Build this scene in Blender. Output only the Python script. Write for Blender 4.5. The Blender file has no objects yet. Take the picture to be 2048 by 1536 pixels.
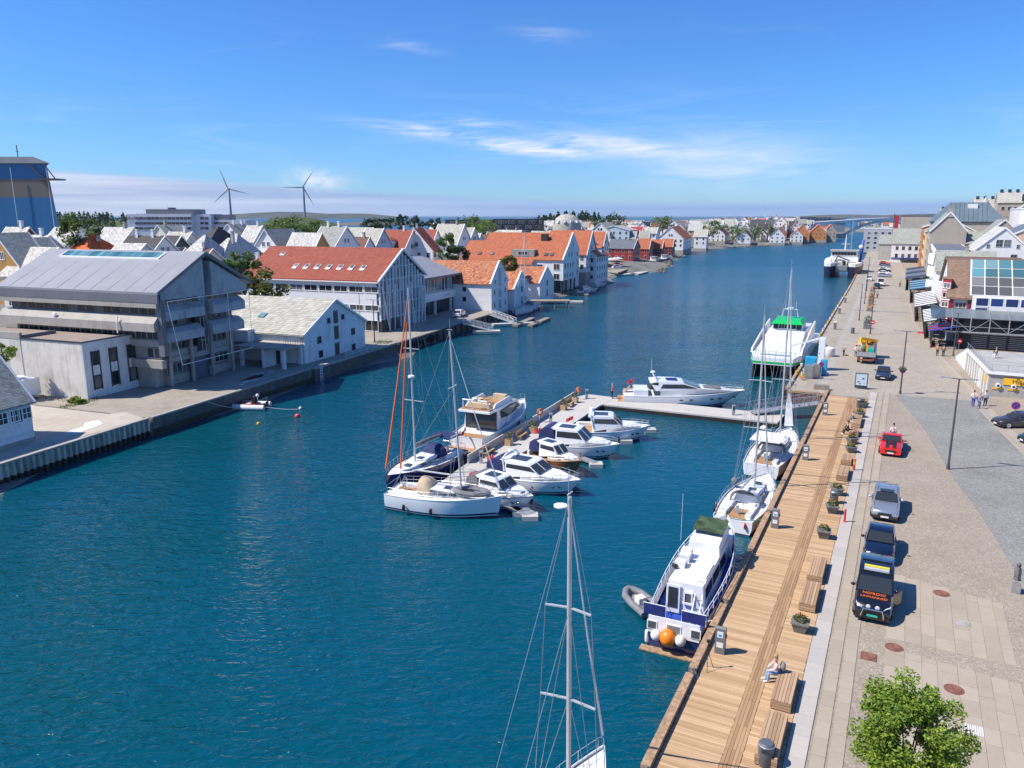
import bpy, math, random
from mathutils import Vector, Matrix
R = math.radians
rnd = random.Random(11)
SC = bpy.context.scene
COL = SC.collection
# ---------------------------------------------------------------- camera, sky, sun, exposure
F, H = 1539.0, 22.6
PITCH = math.atan((768 - 431) / F); CP, SP = math.cos(PITCH), math.sin(PITCH)
cam = bpy.data.cameras.new('camera'); co = bpy.data.objects.new('camera', cam); COL.objects.link(co)
cam.sensor_width = 36.0; cam.lens = 36.0 * F / 2048; cam.clip_start = 0.5; cam.clip_end = 90000
co.location = (0, 0, H); co.rotation_euler = (R(90) - PITCH, 0, 0)
SC.camera = co
SUN_EL = R(50); SUN_DIR = Vector((-1.0, -0.16, 0)).normalized() * math.cos(SUN_EL) + Vector((0, 0, math.sin(SUN_EL)))
sl = bpy.data.lights.new('sun', 'SUN'); so = bpy.data.objects.new('sun', sl); COL.objects.link(so)
sl.energy = 3.7; sl.angle = R(0.5); sl.color = (1.0, 0.925, 0.82)
so.rotation_euler = (-SUN_DIR).to_track_quat('-Z', 'Y').to_euler(); so.location = (0, 0, 200)
w = bpy.data.worlds.new('World'); SC.world = w; w.use_nodes = True
SC.view_settings.view_transform = 'Standard'; SC.view_settings.look = 'None'
SC.view_settings.exposure = 0.8; SC.view_settings.gamma = 1.0; SC.view_settings.use_curve_mapping = False
SC.render.engine = 'CYCLES'; cy = SC.cycles
cy.use_denoising = True; cy.use_adaptive_sampling = True; cy.adaptive_threshold = 0.02
cy.max_bounces = 5; cy.diffuse_bounces = 2; cy.glossy_bounces = 3; cy.transmission_bounces = 3; cy.transparent_max_bounces = 6; cy.volume_bounces = 0
cy.caustics_reflective = False; cy.caustics_refractive = False; cy.sample_clamp_indirect = 4; cy.sample_clamp_direct = 12

def nd(nt, typ, ins=None, **kw):
    n = nt.nodes.new(typ)
    for k, v in kw.items(): setattr(n, k, v)
    for k, v in (ins or {}).items():
        if isinstance(v, bpy.types.NodeSocket): nt.links.new(v, n.inputs[k])
        else: n.inputs[k].default_value = v
    return n
def mth(nt, op, a, b=0.0, c=0.0, clamp=False):
    n = nt.nodes.new('ShaderNodeMath'); n.operation = op; n.use_clamp = clamp
    for i, v in enumerate((a, b, c)):
        if isinstance(v, bpy.types.NodeSocket): nt.links.new(v, n.inputs[i])
        else: n.inputs[i].default_value = v
    return n.outputs[0]
def mixc(nt, f, a, b, blend='MIX'):
    n = nt.nodes.new('ShaderNodeMix'); n.data_type = 'RGBA'; n.blend_type = blend
    for i, v in ((0, f), (6, a), (7, b)):
        if isinstance(v, bpy.types.NodeSocket): nt.links.new(v, n.inputs[i])
        else: n.inputs[i].default_value = v if i == 0 else (tuple(v) + (1.0,))[:4]
    return n.outputs[2]
def ramp(nt, f, pts):
    n = nt.nodes.new('ShaderNodeValToRGB'); e = n.color_ramp.elements
    while len(e) < len(pts): e.new(0.5)
    for k, (p, c) in zip(e, pts):
        k.position = p; k.color = (tuple(c) + (1.0,))[:4] if hasattr(c, '__len__') else (c, c, c, 1)
    nt.links.new(f, n.inputs[0]); return n.outputs[0]

def build_world():
    nt = w.node_tree; nt.nodes.clear()
    sky = nd(nt, 'ShaderNodeTexSky', sky_type='NISHITA', sun_disc=False, sun_elevation=SUN_EL, sun_rotation=math.atan2(SUN_DIR.x, SUN_DIR.y), altitude=0, air_density=1.0, dust_density=0.2, ozone_density=3.0)
    tc = nd(nt, 'ShaderNodeTexCoord'); sx = nd(nt, 'ShaderNodeSeparateXYZ', {0: tc.outputs['Generated']})
    X, Y, Z = sx.outputs
    sp = nd(nt, 'ShaderNodeSeparateColor', {0: sky.outputs[0]}).outputs     # deep, saturated northern summer blue
    base = nd(nt, 'ShaderNodeCombineColor', {0: mth(nt, 'MULTIPLY', mth(nt, 'POWER', sp[0], 1.16), .265), 1: mth(nt, 'MULTIPLY', mth(nt, 'POWER', sp[1], 1.04), .56), 2: mth(nt, 'MULTIPLY', sp[2], 1.0)}).outputs[0]
    hor = mth(nt, 'SQRT', mth(nt, 'ADD', mth(nt, 'MULTIPLY', X, X), mth(nt, 'MULTIPLY', Y, Y)))
    el = mth(nt, 'ARCTAN2', Z, hor); az = mth(nt, 'ARCTAN2', X, Y)      # radians; azimuth 0 = +Y
    def nz(sa, se, scale, detail=6, rough=.6, dist=.4, off=0.0):
        v = nd(nt, 'ShaderNodeCombineXYZ', {0: mth(nt, 'MULTIPLY_ADD', az, sa, off), 1: mth(nt, 'MULTIPLY', el, se), 2: off})
        return nd(nt, 'ShaderNodeTexNoise', {'Vector': v.outputs[0], 'Scale': scale, 'Detail': detail, 'Roughness': rough, 'Distortion': dist}).outputs[0]
    def bump1(x, c, wd):                                               # smooth window around c
        t = mth(nt, 'DIVIDE', mth(nt, 'SUBTRACT', x, c), wd)
        return mth(nt, 'POWER', 2.718, mth(nt, 'MULTIPLY', mth(nt, 'MULTIPLY', t, t), -1.0))
    # pale marine cloud bank hugging the horizon; its top wavers and sinks towards the north-east
    top = mth(nt, 'ADD', mth(nt, 'MULTIPLY_ADD', mth(nt, 'SMOOTH_MIN', az, 0.05, 0.3), -0.055, 0.020), mth(nt, 'MULTIPLY', mth(nt, 'SUBTRACT', nz(1, 6, 3, 5), .5), 0.012))
    bank = nd(nt, 'ShaderNodeMapRange', {0: mth(nt, 'SUBTRACT', top, el), 1: -0.0015, 2: 0.006}, clamp=True).outputs[0]
    streak = nz(.8, 30, 3.2, 4, .55, .3, 2.0)
    left = nd(nt, 'ShaderNodeMapRange', {0: az, 1: -.45, 2: .05, 3: 1.0, 4: 0.0}).outputs[0]
    bankc = mixc(nt, left, ramp(nt, streak, [(.38, (1.5, 2.7, 4.9)), (.62, (2.0, 3.1, 5.4))]), ramp(nt, streak, [(.36, (2.6, 3.2, 4.8)), (.60, (4.2, 4.6, 5.8))]))
    c1 = mixc(nt, mth(nt, 'MULTIPLY', bank, 0.93), base, bankc)
    # thin cirrus: wispy streaks low in the sky, densest ahead and to the right
    wn = nz(1, 7.5, 5.0, 9, .62, .9, 5.3); wn2 = nz(1, 4, 2.1, 4, .5, .3, 9.1)
    wis = mth(nt, 'MULTIPLY', nd(nt, 'ShaderNodeMapRange', {0: wn, 1: .50, 2: .78}).outputs[0], nd(nt, 'ShaderNodeMapRange', {0: wn2, 1: .42, 2: .6}).outputs[0])
    low = bump1(el, 0.085, 0.05)
    patch = mth(nt, 'MULTIPLY', bump1(az, 0.27, 0.10), bump1(el, 0.062, 0.030))
    patch2 = mth(nt, 'MULTIPLY', bump1(az, 0.03, 0.13), bump1(el, 0.083, 0.014))
    pn = nd(nt, 'ShaderNodeMapRange', {0: nz(1, 4.5, 7, 9, .62, 1.2, 3.7), 1: .30, 2: .66}).outputs[0]
    pn2 = nd(nt, 'ShaderNodeMapRange', {0: nz(1, 9, 7, 9, .6, 1.0, 1.7), 1: .47, 2: .68}).outputs[0]
    high = mth(nt, 'MULTIPLY', bump1(el, 0.19, 0.03), nd(nt, 'ShaderNodeMapRange', {0: nz(1, 5, 6, 9, .6, .8, 7.7), 1: .58, 2: .85}).outputs[0])
    cl = mth(nt, 'ADD', mth(nt, 'MULTIPLY', mth(nt, 'MULTIPLY', wis, low), .55), mth(nt, 'ADD', mth(nt, 'MULTIPLY', patch, pn), mth(nt, 'ADD', mth(nt, 'MULTIPLY', patch2, pn2), mth(nt, 'MULTIPLY', high, .12))))
    puff = mth(nt, 'MULTIPLY', mth(nt, 'MULTIPLY', bump1(az, -0.243, 0.034), bump1(el, 0.042, 0.012)), nd(nt, 'ShaderNodeMapRange', {0: nz(1, 1.3, 22, 8, .6, .3, 4.4), 1: .34, 2: .58}).outputs[0])
    fine = nd(nt, 'ShaderNodeMapRange', {0: nz(1, 8, 9, 9, .62, 1.4, 6.1), 1: .38, 2: .62}).outputs[0]
    for a_, e_, wa, we, k_ in ((-.115, .103, .07, .007, 1.1), (-.04, .111, .05, .005, .9), (.03, .081, .075, .008, 1.3), (.10, .090, .06, .008, .9), (.175, .075, .05, .009, .9), (.045, .212, .04, .009, .3), (-.125, .196, .035, .006, .35), (.62, .070, .05, .01, .5)):
        cl = mth(nt, 'ADD', cl, mth(nt, 'MULTIPLY', mth(nt, 'MULTIPLY', mth(nt, 'MULTIPLY', bump1(az, a_, wa), bump1(mth(nt, 'ADD', el, mth(nt, 'MULTIPLY', mth(nt, 'SUBTRACT', az, a_), .09)), e_, we)), fine), k_))
    cl = mth(nt, 'MULTIPLY', mth(nt, 'ADD', cl, mth(nt, 'MULTIPLY', puff, 1.5)), 0.72, clamp=True)
    c2 = mixc(nt, cl, c1, (5.2, 5.6, 6.2))
    bg = nd(nt, 'ShaderNodeBackground', {0: c2, 1: SKY_STRENGTH}); out = nd(nt, 'ShaderNodeOutputWorld')
    nt.links.new(bg.outputs[0], out.inputs[0])
SKY_STRENGTH = 0.095
build_world()

# ---------------------------------------------------------------- frames: pixel helper, left quay frame, right quay frame
def px(u, v, z=0.0):                                   # ground point seen at a photo pixel
    a = (u - 1024) / F; b = -(v - 768) / F; t = (z - H) / (-SP + b * CP)
    return Vector((a * t, (CP + b * SP) * t, z))
def pz(u, v, Yd):                                      # point at known distance
    a = (u - 1024) / F; b = -(v - 768) / F; t = Yd / (CP + b * SP)
    return Vector((a * t, Yd, H + (-SP + b * CP) * t))
QA = math.atan(.5078); LA = R(20.5)
def Qp(s, n, z=1.6): return Vector((s * math.sin(QA) + n * math.cos(QA), s * math.cos(QA) - n * math.sin(QA), z))
def Lp(s, n, z=2.0): return Vector((s * math.sin(LA) - n * math.cos(LA), s * math.cos(LA) + n * math.sin(LA), z))
QR = R(90) - QA; LR = R(90) - LA                       # object rotations: local x runs along the quay, local y to its left

# ---------------------------------------------------------------- mesh builder
class MB:
    def __init__(s): s.v = []; s.f = []; s.m = []; s.c = 0
    def add(s, vs, fs):
        o = len(s.v); s.v += [tuple(p) for p in vs]; s.f += [tuple(i + o for i in f) for f in fs]; s.m += [s.c] * len(fs); return s
    def mat(s, i): s.c = i; return s
    def box(s, x0, x1, y0, y1, z0, z1):
        return s.add([(x0,y0,z0),(x1,y0,z0),(x1,y1,z0),(x0,y1,z0),(x0,y0,z1),(x1,y0,z1),(x1,y1,z1),(x0,y1,z1)], [(3,2,1,0),(4,5,6,7),(0,1,5,4),(1,2,6,5),(2,3,7,6),(3,0,4,7)])
    def prism(s, poly, z0, z1):
        n = len(poly)
        return s.add([(p[0],p[1],z0) for p in poly] + [(p[0],p[1],z1) for p in poly], [tuple(range(n))[::-1], tuple(range(n, 2*n))] + [(i, (i+1)%n, (i+1)%n+n, i+n) for i in range(n)])
    def side(s, poly, y0, y1):                         # extrude an x-z profile along y
        n = len(poly)
        return s.add([(p[0],y0,p[1]) for p in poly] + [(p[0],y1,p[1]) for p in poly], [tuple(range(n)), tuple(range(n, 2*n))[::-1]] + [(i+n, (i+1)%n+n, (i+1)%n, i) for i in range(n)])
    def front(s, poly, x0, x1):                        # extrude a y-z profile along x
        n = len(poly)
        return s.add([(x0,p[0],p[1]) for p in poly] + [(x1,p[0],p[1]) for p in poly], [tuple(range(n))[::-1], tuple(range(n, 2*n))] + [(i, (i+1)%n, (i+1)%n+n, i+n) for i in range(n)])
    def taper(s, poly, wf):                            # x-z profile mirrored about y=0 with half-width wf(x,z)
        n = len(poly)
        return s.add([(p[0],-wf(*p),p[1]) for p in poly] + [(p[0],wf(*p),p[1]) for p in poly], [tuple(range(n)), tuple(range(n, 2*n))[::-1]] + [(i+n, (i+1)%n+n, (i+1)%n, i) for i in range(n)])
    def bar(s, a, b, w, h=None):
        a, b = Vector(a), Vector(b); h = h or w; d = (b - a)
        if d.length < 1e-6: return s
        d.normalize(); up = Vector((0,0,1)) if abs(d.z) < .95 else Vector((0,1,0))
        x = d.cross(up).normalized() * (w/2); z = x.cross(d).normalized() * (h/2)
        q = [a-x-z, a+x-z, a+x+z, a-x+z, b-x-z, b+x-z, b+x+z, b-x+z]
        return s.add(q, [(3,2,1,0),(4,5,6,7),(0,1,5,4),(1,2,6,5),(2,3,7,6),(3,0,4,7)])
    def loft(s, rings, caps=True, closed=True):
        n = len(rings[0]); vs = [p for r in rings for p in r]; fs = []
        for k in range(len(rings)-1):
            for i in range(n if closed else n-1):
                j = (i+1) % n; fs.append((k*n+i, k*n+j, (k+1)*n+j, (k+1)*n+i))
        if caps: fs += [tuple(range(n))[::-1], tuple(range((len(rings)-1)*n, len(rings)*n))]
        return s.add(vs, fs)
    def tube(s, pts, r, n=6, r1=None):
        pts = [Vector(p) for p in pts]; r1 = r if r1 is None else r1; rings = []
        for i, p in enumerate(pts):
            d = (pts[min(i+1, len(pts)-1)] - pts[max(i-1, 0)]).normalized(); up = Vector((0,0,1)) if abs(d.z) < .9 else Vector((1,0,0))
            x = d.cross(up).normalized(); y = x.cross(d); q = r + (r1-r)*i/max(1, len(pts)-1)
            rings.append([p + x*q*math.cos(2*math.pi*k/n) + y*q*math.sin(2*math.pi*k/n) for k in range(n)])
        return s.loft(rings)
    def cyl(s, c, r, h, n=12, r1=None):
        return s.tube([c, Vector(c) + Vector((0,0,h))], r, n, r1)
    def lathe(s, c, prof, n=12):
        return s.loft([[(c[0]+r*math.cos(2*math.pi*k/n), c[1]+r*math.sin(2*math.pi*k/n), c[2]+z) for k in range(n)] for r, z in prof])
    def ball(s, c, r, nu=10, nv=6, sc=(1,1,1)):
        rings = []
        for j in range(nv+1):
            t = math.pi*j/nv; t = min(max(t, .08), math.pi-.08)
            rings.append([(c[0]+sc[0]*r*math.sin(t)*math.cos(2*math.pi*k/nu), c[1]+sc[1]*r*math.sin(t)*math.sin(2*math.pi*k/nu), c[2]-sc[2]*r*math.cos(t)) for k in range(nu)])
        return s.loft(rings)
    def torus(s, c, R0, r, n=16, m=6, axis='z', sx=1, sy=1):
        rings = []
        for i in range(n):
            a = 2*math.pi*i/n; q = []
            for k in range(m):
                b = 2*math.pi*k/m; p = ((R0+r*math.cos(b))*math.cos(a)*sx, (R0+r*math.cos(b))*math.sin(a)*sy, r*math.sin(b))
                if axis == 'x': p = (p[2], p[0], p[1])
                elif axis == 'y': p = (p[0], p[2], p[1])
                q.append((c[0]+p[0], c[1]+p[1], c[2]+p[2]))
            rings.append(q)
        rings.append(rings[0]); return s.loft(rings, caps=False)
    def quad(s, *p): return s.add(p, [tuple(range(len(p)))])
    def plate(s, pts, t):                              # planar polygon with thickness along its normal
        p = [Vector(q) for q in pts]; nrm = (p[1]-p[0]).cross(p[2]-p[1]).normalized()*t; n = len(p)
        return s.add(p + [q+nrm for q in p], [tuple(range(n))[::-1], tuple(range(n, 2*n))] + [(i, (i+1)%n, (i+1)%n+n, i+n) for i in range(n)])
    def mesh(s, name, mats, smooth=None):
        me = bpy.data.meshes.new(name); me.from_pydata(s.v, [], s.f)
        for m in (mats if isinstance(mats, (list, tuple)) else [mats]): me.materials.append(MT[m] if isinstance(m, str) else m)
        if s.c or any(s.m): me.polygons.foreach_set('material_index', s.m)
        if smooth is not None:
            me.polygons.foreach_set('use_smooth', [True]*len(me.polygons)); me.set_sharp_from_angle(angle=R(smooth))
        me.update(); return me
    def build(s, name, mats, parent=None, loc=None, rz=None, smooth=None):
        return put(name, s.mesh(name, mats, smooth), parent, loc, rz)
def put(name, me, parent=None, loc=None, rz=None):
    o = bpy.data.objects.new(name, me); COL.objects.link(o)
    if parent is not None: o.parent = parent
    if loc is not None: o.location = loc
    if rz is not None: o.rotation_euler = (0, 0, rz)
    return o
def tag(o, label=None, cat=None, group=None, kind=None):
    for k, v in (('label', label), ('category', cat), ('group', group), ('kind', kind)):
        if v: o[k] = v
    return o
def thing(name, label, cat, loc=(0,0,0), rz=0.0, group=None):
    return tag(put(name, None, None, loc, rz), label, cat, group)
def struct(o, label=None): return tag(o, label, None, None, 'structure')
def copy_tree(o, parent=None):
    c = o.copy(); COL.objects.link(c); c.parent = parent
    for ch in list(o.children): copy_tree(ch, c)
    return c
def box(name, m, parent, *b, smooth=None): return MB().box(*b).build(name, m, parent, smooth=smooth)
# ---------------------------------------------------------------- materials
MT = {}
def base_mat(name, rough=.6, metal=0.0, spec=.5):
    m = bpy.data.materials.new(name); m.use_nodes = True; nt = m.node_tree; b = nt.nodes['Principled BSDF']
    b.inputs['Roughness'].default_value = rough; b.inputs['Metallic'].default_value = metal; b.inputs['Specular IOR Level'].default_value = spec
    MT[name] = m; return m, nt, b
def coords(nt, kind='Object'): return nd(nt, 'ShaderNodeTexCoord').outputs[kind]
def noise(nt, vec, scale, detail=4, rough=.55, dist=0.0):
    return nd(nt, 'ShaderNodeTexNoise', {'Vector': vec, 'Scale': scale, 'Detail': detail, 'Roughness': rough, 'Distortion': dist}).outputs[0]
def add_bump(nt, b, h, strength=.3, dist=.02):
    n = nd(nt, 'ShaderNodeBump', {'Height': h, 'Strength': strength, 'Distance': dist}); nt.links.new(n.outputs[0], b.inputs['Normal'])
def sc(c, k): return tuple(min(1, x*k) for x in c[:3])
def plain(name, c, rough=.55, metal=0.0, var=.12, scale=2.5, spec=.5, bump=0.0, coat=0.0, streak=False):
    m, nt, b = base_mat(name, rough, metal, spec); v = coords(nt)
    if streak:
        mp = nd(nt, 'ShaderNodeMapping', {'Vector': v, 'Scale': (1, 1, .12)}); v2 = mp.outputs[0]
    else: v2 = v
    f = noise(nt, v2, scale, 6, .6)
    nt.links.new(ramp(nt, f, [(.3, sc(c, 1-var*1.6)), (.65, sc(c, 1+var*.5))]), b.inputs['Base Color'])
    if bump: add_bump(nt, b, noise(nt, v, scale*6, 4), bump, .02)
    if coat: b.inputs['Coat Weight'].default_value = coat; b.inputs['Coat Roughness'].default_value = .05
    return m
def objvar(name, c1, c2, rough=.6, **kw):              # colour varies from object to object
    m, nt, b = base_mat(name, rough, **kw); r = nd(nt, 'ShaderNodeObjectInfo').outputs['Random']; f = noise(nt, coords(nt), 3.5, 6, .65); g = noise(nt, coords(nt), .45, 6, .65, .6)
    k = mth(nt, 'ADD', mth(nt, 'MULTIPLY', r, .38), mth(nt, 'ADD', mth(nt, 'MULTIPLY', f, .42), mth(nt, 'MULTIPLY', g, .55))); k = mth(nt, 'SUBTRACT', k, .16)
    nt.links.new(ramp(nt, k, [(.15, c1), (.9, c2)]), b.inputs['Base Color']); add_bump(nt, b, noise(nt, coords(nt), 40, 3), .15, .01); return m
def weathered(name, c, dirt, amount=.5, scale=.8, rough=.75):   # render or concrete with stains and rain streaks
    m, nt, b = base_mat(name, rough); v = coords(nt)
    st = nd(nt, 'ShaderNodeMapping', {'Vector': v, 'Scale': (1, 1, .1)}).outputs[0]
    a = mth(nt, 'MULTIPLY', noise(nt, st, scale*2.2, 7, .65), noise(nt, v, scale*.7, 5, .6))
    f = nd(nt, 'ShaderNodeMapRange', {0: a, 1: .22, 2: .42, 3: 0, 4: amount}).outputs[0]
    fine = ramp(nt, noise(nt, v, scale*9, 6, .7), [(.3, sc(c, .84)), (.7, sc(c, 1.05))])
    nt.links.new(mixc(nt, f, fine, dirt), b.inputs['Base Color']); add_bump(nt, b, noise(nt, v, 14, 5), .25, .02); return m
def roof_tiles(name, c1, c2, tw=.28, th=.2, patch=.5, wave=.0, rough=.75, bstr=.5, moss=None):
    m, nt, b = base_mat(name, rough, 0, .3); v = coords(nt); s = nd(nt, 'ShaderNodeSeparateXYZ', {0: v}).outputs
    hx = mth(nt, 'ADD', s[0], s[1]); row = mth(nt, 'DIVIDE', s[2], th); ri = mth(nt, 'FLOOR', row)
    cx = mth(nt, 'ADD', mth(nt, 'DIVIDE', hx, tw), mth(nt, 'MULTIPLY', mth(nt, 'MODULO', ri, 2.0), .5)); ci = mth(nt, 'FLOOR', cx)
    wn = nd(nt, 'ShaderNodeTexWhiteNoise', {'Vector': nd(nt, 'ShaderNodeCombineXYZ', {0: ci, 1: ri, 2: nd(nt, 'ShaderNodeObjectInfo').outputs['Random']}).outputs[0]}).outputs[0]
    f = mth(nt, 'ADD', mth(nt, 'MULTIPLY', wn, 1-patch), mth(nt, 'MULTIPLY', noise(nt, v, .7, 6, .7), patch))
    c = ramp(nt, f, [(.2, c1), (.8, c2)])
    if moss: c = mixc(nt, nd(nt, 'ShaderNodeMapRange', {0: noise(nt, v, .45, 7, .7), 1: .5, 2: .72, 3: 0, 4: .6}).outputs[0], c, moss)
    fr = mth(nt, 'FRACT', row); fx = mth(nt, 'FRACT', cx)
    edge = mth(nt, 'MAXIMUM', mth(nt, 'LESS_THAN', fr, .16), mth(nt, 'LESS_THAN', fx, .07))
    c = mixc(nt, mth(nt, 'MULTIPLY', edge, .4), c, sc(c1, .35)); nt.links.new(c, b.inputs['Base Color'])
    h = mth(nt, 'SUBTRACT', 1.0, fr)
    if wave: h = mth(nt, 'ADD', h, mth(nt, 'MULTIPLY', mth(nt, 'SINE', mth(nt, 'MULTIPLY', hx, 6.283/tw)), wave))
    add_bump(nt, b, mth(nt, 'ADD', h, mth(nt, 'MULTIPLY', wn, .5)), bstr, .05); return m
def siding(name, c, pitch=.16, axis=2, var=.08, rough=.55, dirt=None):   # painted boards: grooves every pitch metres
    m, nt, b = base_mat(name, rough); v = coords(nt); s = nd(nt, 'ShaderNodeSeparateXYZ', {0: v}).outputs
    q = s[2] if axis == 2 else mth(nt, 'ADD', s[0], s[1])
    t = mth(nt, 'DIVIDE', q, pitch); fr = mth(nt, 'FRACT', t)
    r = nd(nt, 'ShaderNodeTexWhiteNoise', {'W': mth(nt, 'FLOOR', t)}, noise_dimensions='1D').outputs[0]
    f = mth(nt, 'ADD', mth(nt, 'MULTIPLY', r, .5), mth(nt, 'MULTIPLY', noise(nt, v, 1.3, 6, .65), .6))
    cc = ramp(nt, f, [(.2, sc(c, 1-var*1.5)), (.8, sc(c, 1+var*.5))])
    if dirt: cc = mixc(nt, nd(nt, 'ShaderNodeMapRange', {0: noise(nt, v, 2.4, 8, .75, .5), 1: .56, 2: .7, 3: 0, 4: .75}).outputs[0], cc, dirt)
    g = mth(nt, 'LESS_THAN', fr, .1)
    nt.links.new(mixc(nt, mth(nt, 'MULTIPLY', g, .3), cc, sc(c, .4)), b.inputs['Base Color']); add_bump(nt, b, fr, .35, .02); return m
def glass(name, c, rough=.06, var=True, spec=.6):
    m, nt, b = base_mat(name, rough, 0, spec)
    if var:
        r = nd(nt, 'ShaderNodeObjectInfo').outputs['Random']
        nt.links.new(ramp(nt, r, [(.0, sc(c, .6)), (.55, c), (.8, sc(c, 1.5)), (1, tuple(x*.5+.14 for x in c))]), b.inputs['Base Color'])
    else: b.inputs['Base Color'].default_value = tuple(c)+(1,)
    return m
# walls
siding('white_boards', (.84, .84, .82)); siding('white_boards_worn', (.76, .76, .75), .18, dirt=(.32, .27, .22)); siding('cream_boards', (.72, .69, .58)); siding('ochre_boards', (.50, .27, .07))
siding('grey_boards', (.42, .44, .45)); siding('pale_blue_boards', (.50, .60, .68)); siding('red_boards', (.36, .035, .03), .17, 0); siding('dark_red_boards', (.17, .03, .035), .17, 0)
siding('orange_boards', (.62, .25, .07)); siding('dark_boards', (.045, .05, .055), .2, 0); siding('yellow_boards', (.70, .52, .22)); siding('cladding_panels', (.80, .81, .82), 1.1, var=.03)
weathered('white_render', (.78, .78, .76), (.45, .42, .37), .25); weathered('annex_render', (.70, .67, .61), (.30, .27, .23), .62, .9); weathered('annex_front', (.80, .81, .80), (.42, .40, .38), .5, .9)
weathered('warehouse_render', (.82, .83, .84), (.40, .33, .25), .55, .6); weathered('beige_render', (.42, .38, .32), (.28, .25, .21), .5, .4); weathered('peach_render', (.68, .50, .36), (.5, .4, .3), .3); weathered('yellow_render', (.74, .62, .36), (.5, .4, .3), .3); weathered('orange_render', (.60, .20, .06), (.4, .14, .05), .3)
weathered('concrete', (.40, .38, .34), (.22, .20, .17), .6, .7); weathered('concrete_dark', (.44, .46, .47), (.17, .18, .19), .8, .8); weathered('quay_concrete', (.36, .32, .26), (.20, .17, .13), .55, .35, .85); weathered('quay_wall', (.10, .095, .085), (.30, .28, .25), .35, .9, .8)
weathered('pale_slab', (.50, .45, .37), (.33, .27, .2), .5, .25, .85); weathered('pontoon_concrete', (.52, .50, .46), (.36, .34, .30), .4, .5, .8)  # first one: paler concrete for the near end of the west apron
# roofs
roof_tiles('slate_white', (.33, .32, .29), (.66, .65, .61), .30, .22, .45); roof_tiles('slate_grey', (.20, .21, .20), (.40, .41, .38), .28, .2, .5, moss=(.28, .29, .2)); roof_tiles('slate_warm', (.30, .29, .25), (.56, .55, .49), .32, .24, .5, moss=(.36, .36, .26))
roof_tiles('slate_mossy', (.23, .24, .21), (.42, .43, .38), .3, .2, .5, moss=(.25, .28, .19)); roof_tiles('tile_red', (.25, .062, .038), (.36, .10, .06), .3, .24, .45, .3); roof_tiles('tile_orange', (.33, .095, .045), (.50, .165, .08), .28, .24, .4, .35)
roof_tiles('pantile_old', (.28, .085, .04), (.62, .26, .13), .26, .24, .3, .4, moss=(.4, .22, .14)); roof_tiles('tile_bright', (.66, .10, .02), (.80, .17, .05), .28, .24, .5, .3); roof_tiles('tile_brown', (.12, .06, .045), (.22, .11, .08), .28, .24, .5, .3); roof_tiles('tile_dark', (.045, .042, .044), (.09, .085, .085), .3, .24, .6, .2)
roof_tiles('tile_tan', (.20, .13, .09), (.30, .20, .14), .28, .26, .4, .5); plain('roof_sheet', (.27, .28, .30), .5, 0, .06, .35); plain('roof_sheet_dark', (.15, .16, .18), .5, 0, .1, .4); plain('roof_metal_green', (.17, .23, .26), .45, .3, .1, .5); plain('roof_felt', (.30, .24, .20), .9, 0, .12, .6)
plain('roof_flat_light', (.40, .39, .37), .85, 0, .12, .6)
# paint, metal, plastics
plain('white_paint', (.80, .80, .79), .45, 0, .05); plain('white_trim', (.84, .84, .83), .5, 0, .04); plain('gelcoat', (.82, .83, .83), .18, 0, .03, 1.0, .5, 0, .4); plain('gelcoat_cream', (.74, .70, .60), .2, 0, .04, 1.0, .5, 0, .3); plain('deck_white', (.74, .74, .72), .6, 0, .07, 2)
plain('navy_hull', (.018, .03, .12), .12, 0, .1, 1, .5, 0, .6); plain('navy_canvas', (.02, .03, .12), .85, 0, .25, 2); plain('navy_panel', (.02, .03, .16), .5, 0, .2, 2); plain('blue_deck', (.02, .075, .42), .6, 0, .25, 3); plain('grey_canvas', (.16, .16, .17), .85, 0, .15); plain('tan_canvas', (.58, .46, .30), .85, 0, .1); plain('white_canvas', (.72, .72, .72), .8, 0, .1, 2, bump=.5); plain('green_tarp', (.06, .10, .04), .75, 0, .4, 2.2, bump=1.0)
plain('teak', (.42, .24, .11), .55, 0, .2, 6, streak=False); plain('varnish', (.34, .13, .05), .2, 0, .25, 4, .5, 0, .5); plain('alloy', (.66, .67, .68), .35, .85, .06); plain('alloy_mast', (.60, .61, .60), .4, .35, .06, 1); plain('steel_wire', (.45, .46, .48), .4, .6, .05); plain('galvanised', (.48, .50, .52), .5, .6, .15, 4)
plain('black_plastic', (.02, .02, .022), .45, 0, .15); plain('rubber', (.02, .02, .02), .8, 0, .2); plain('antifoul', (.04, .05, .08), .7, 0, .2); plain('red_antifoul', (.42, .10, .06), .7, 0, .2); plain('rib_grey', (.20, .20, .21), .7, 0, .15); plain('rib_red', (.42, .04, .05), .6, 0, .15); plain('orange_buoy', (.85, .22, .01), .4, 0, .08); plain('white_buoy', (.75, .74, .70), .45, 0, .08); plain('red_buoy', (.70, .06, .06), .4, 0, .1); plain('orange_sail', (.72, .15, .04), .8, 0, .12, 6)
plain('signal_red', (.62, .02, .03), .45, 0, .06); plain('signal_yellow', (.85, .48, .02), .45, 0, .06); plain('signal_blue', (.03, .05, .30), .5, 0, .06); plain('lamp_grey', (.11, .10, .12), .4, .4, .06); plain('dark_frame', (.035, .04, .045), .45, 0, .1); plain('door_brown', (.10, .07, .06), .6, 0, .2); plain('door_blue', (.02, .06, .30), .5, 0, .1); plain('steel_door', (.10, .13, .17), .5, 0, .15)
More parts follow.
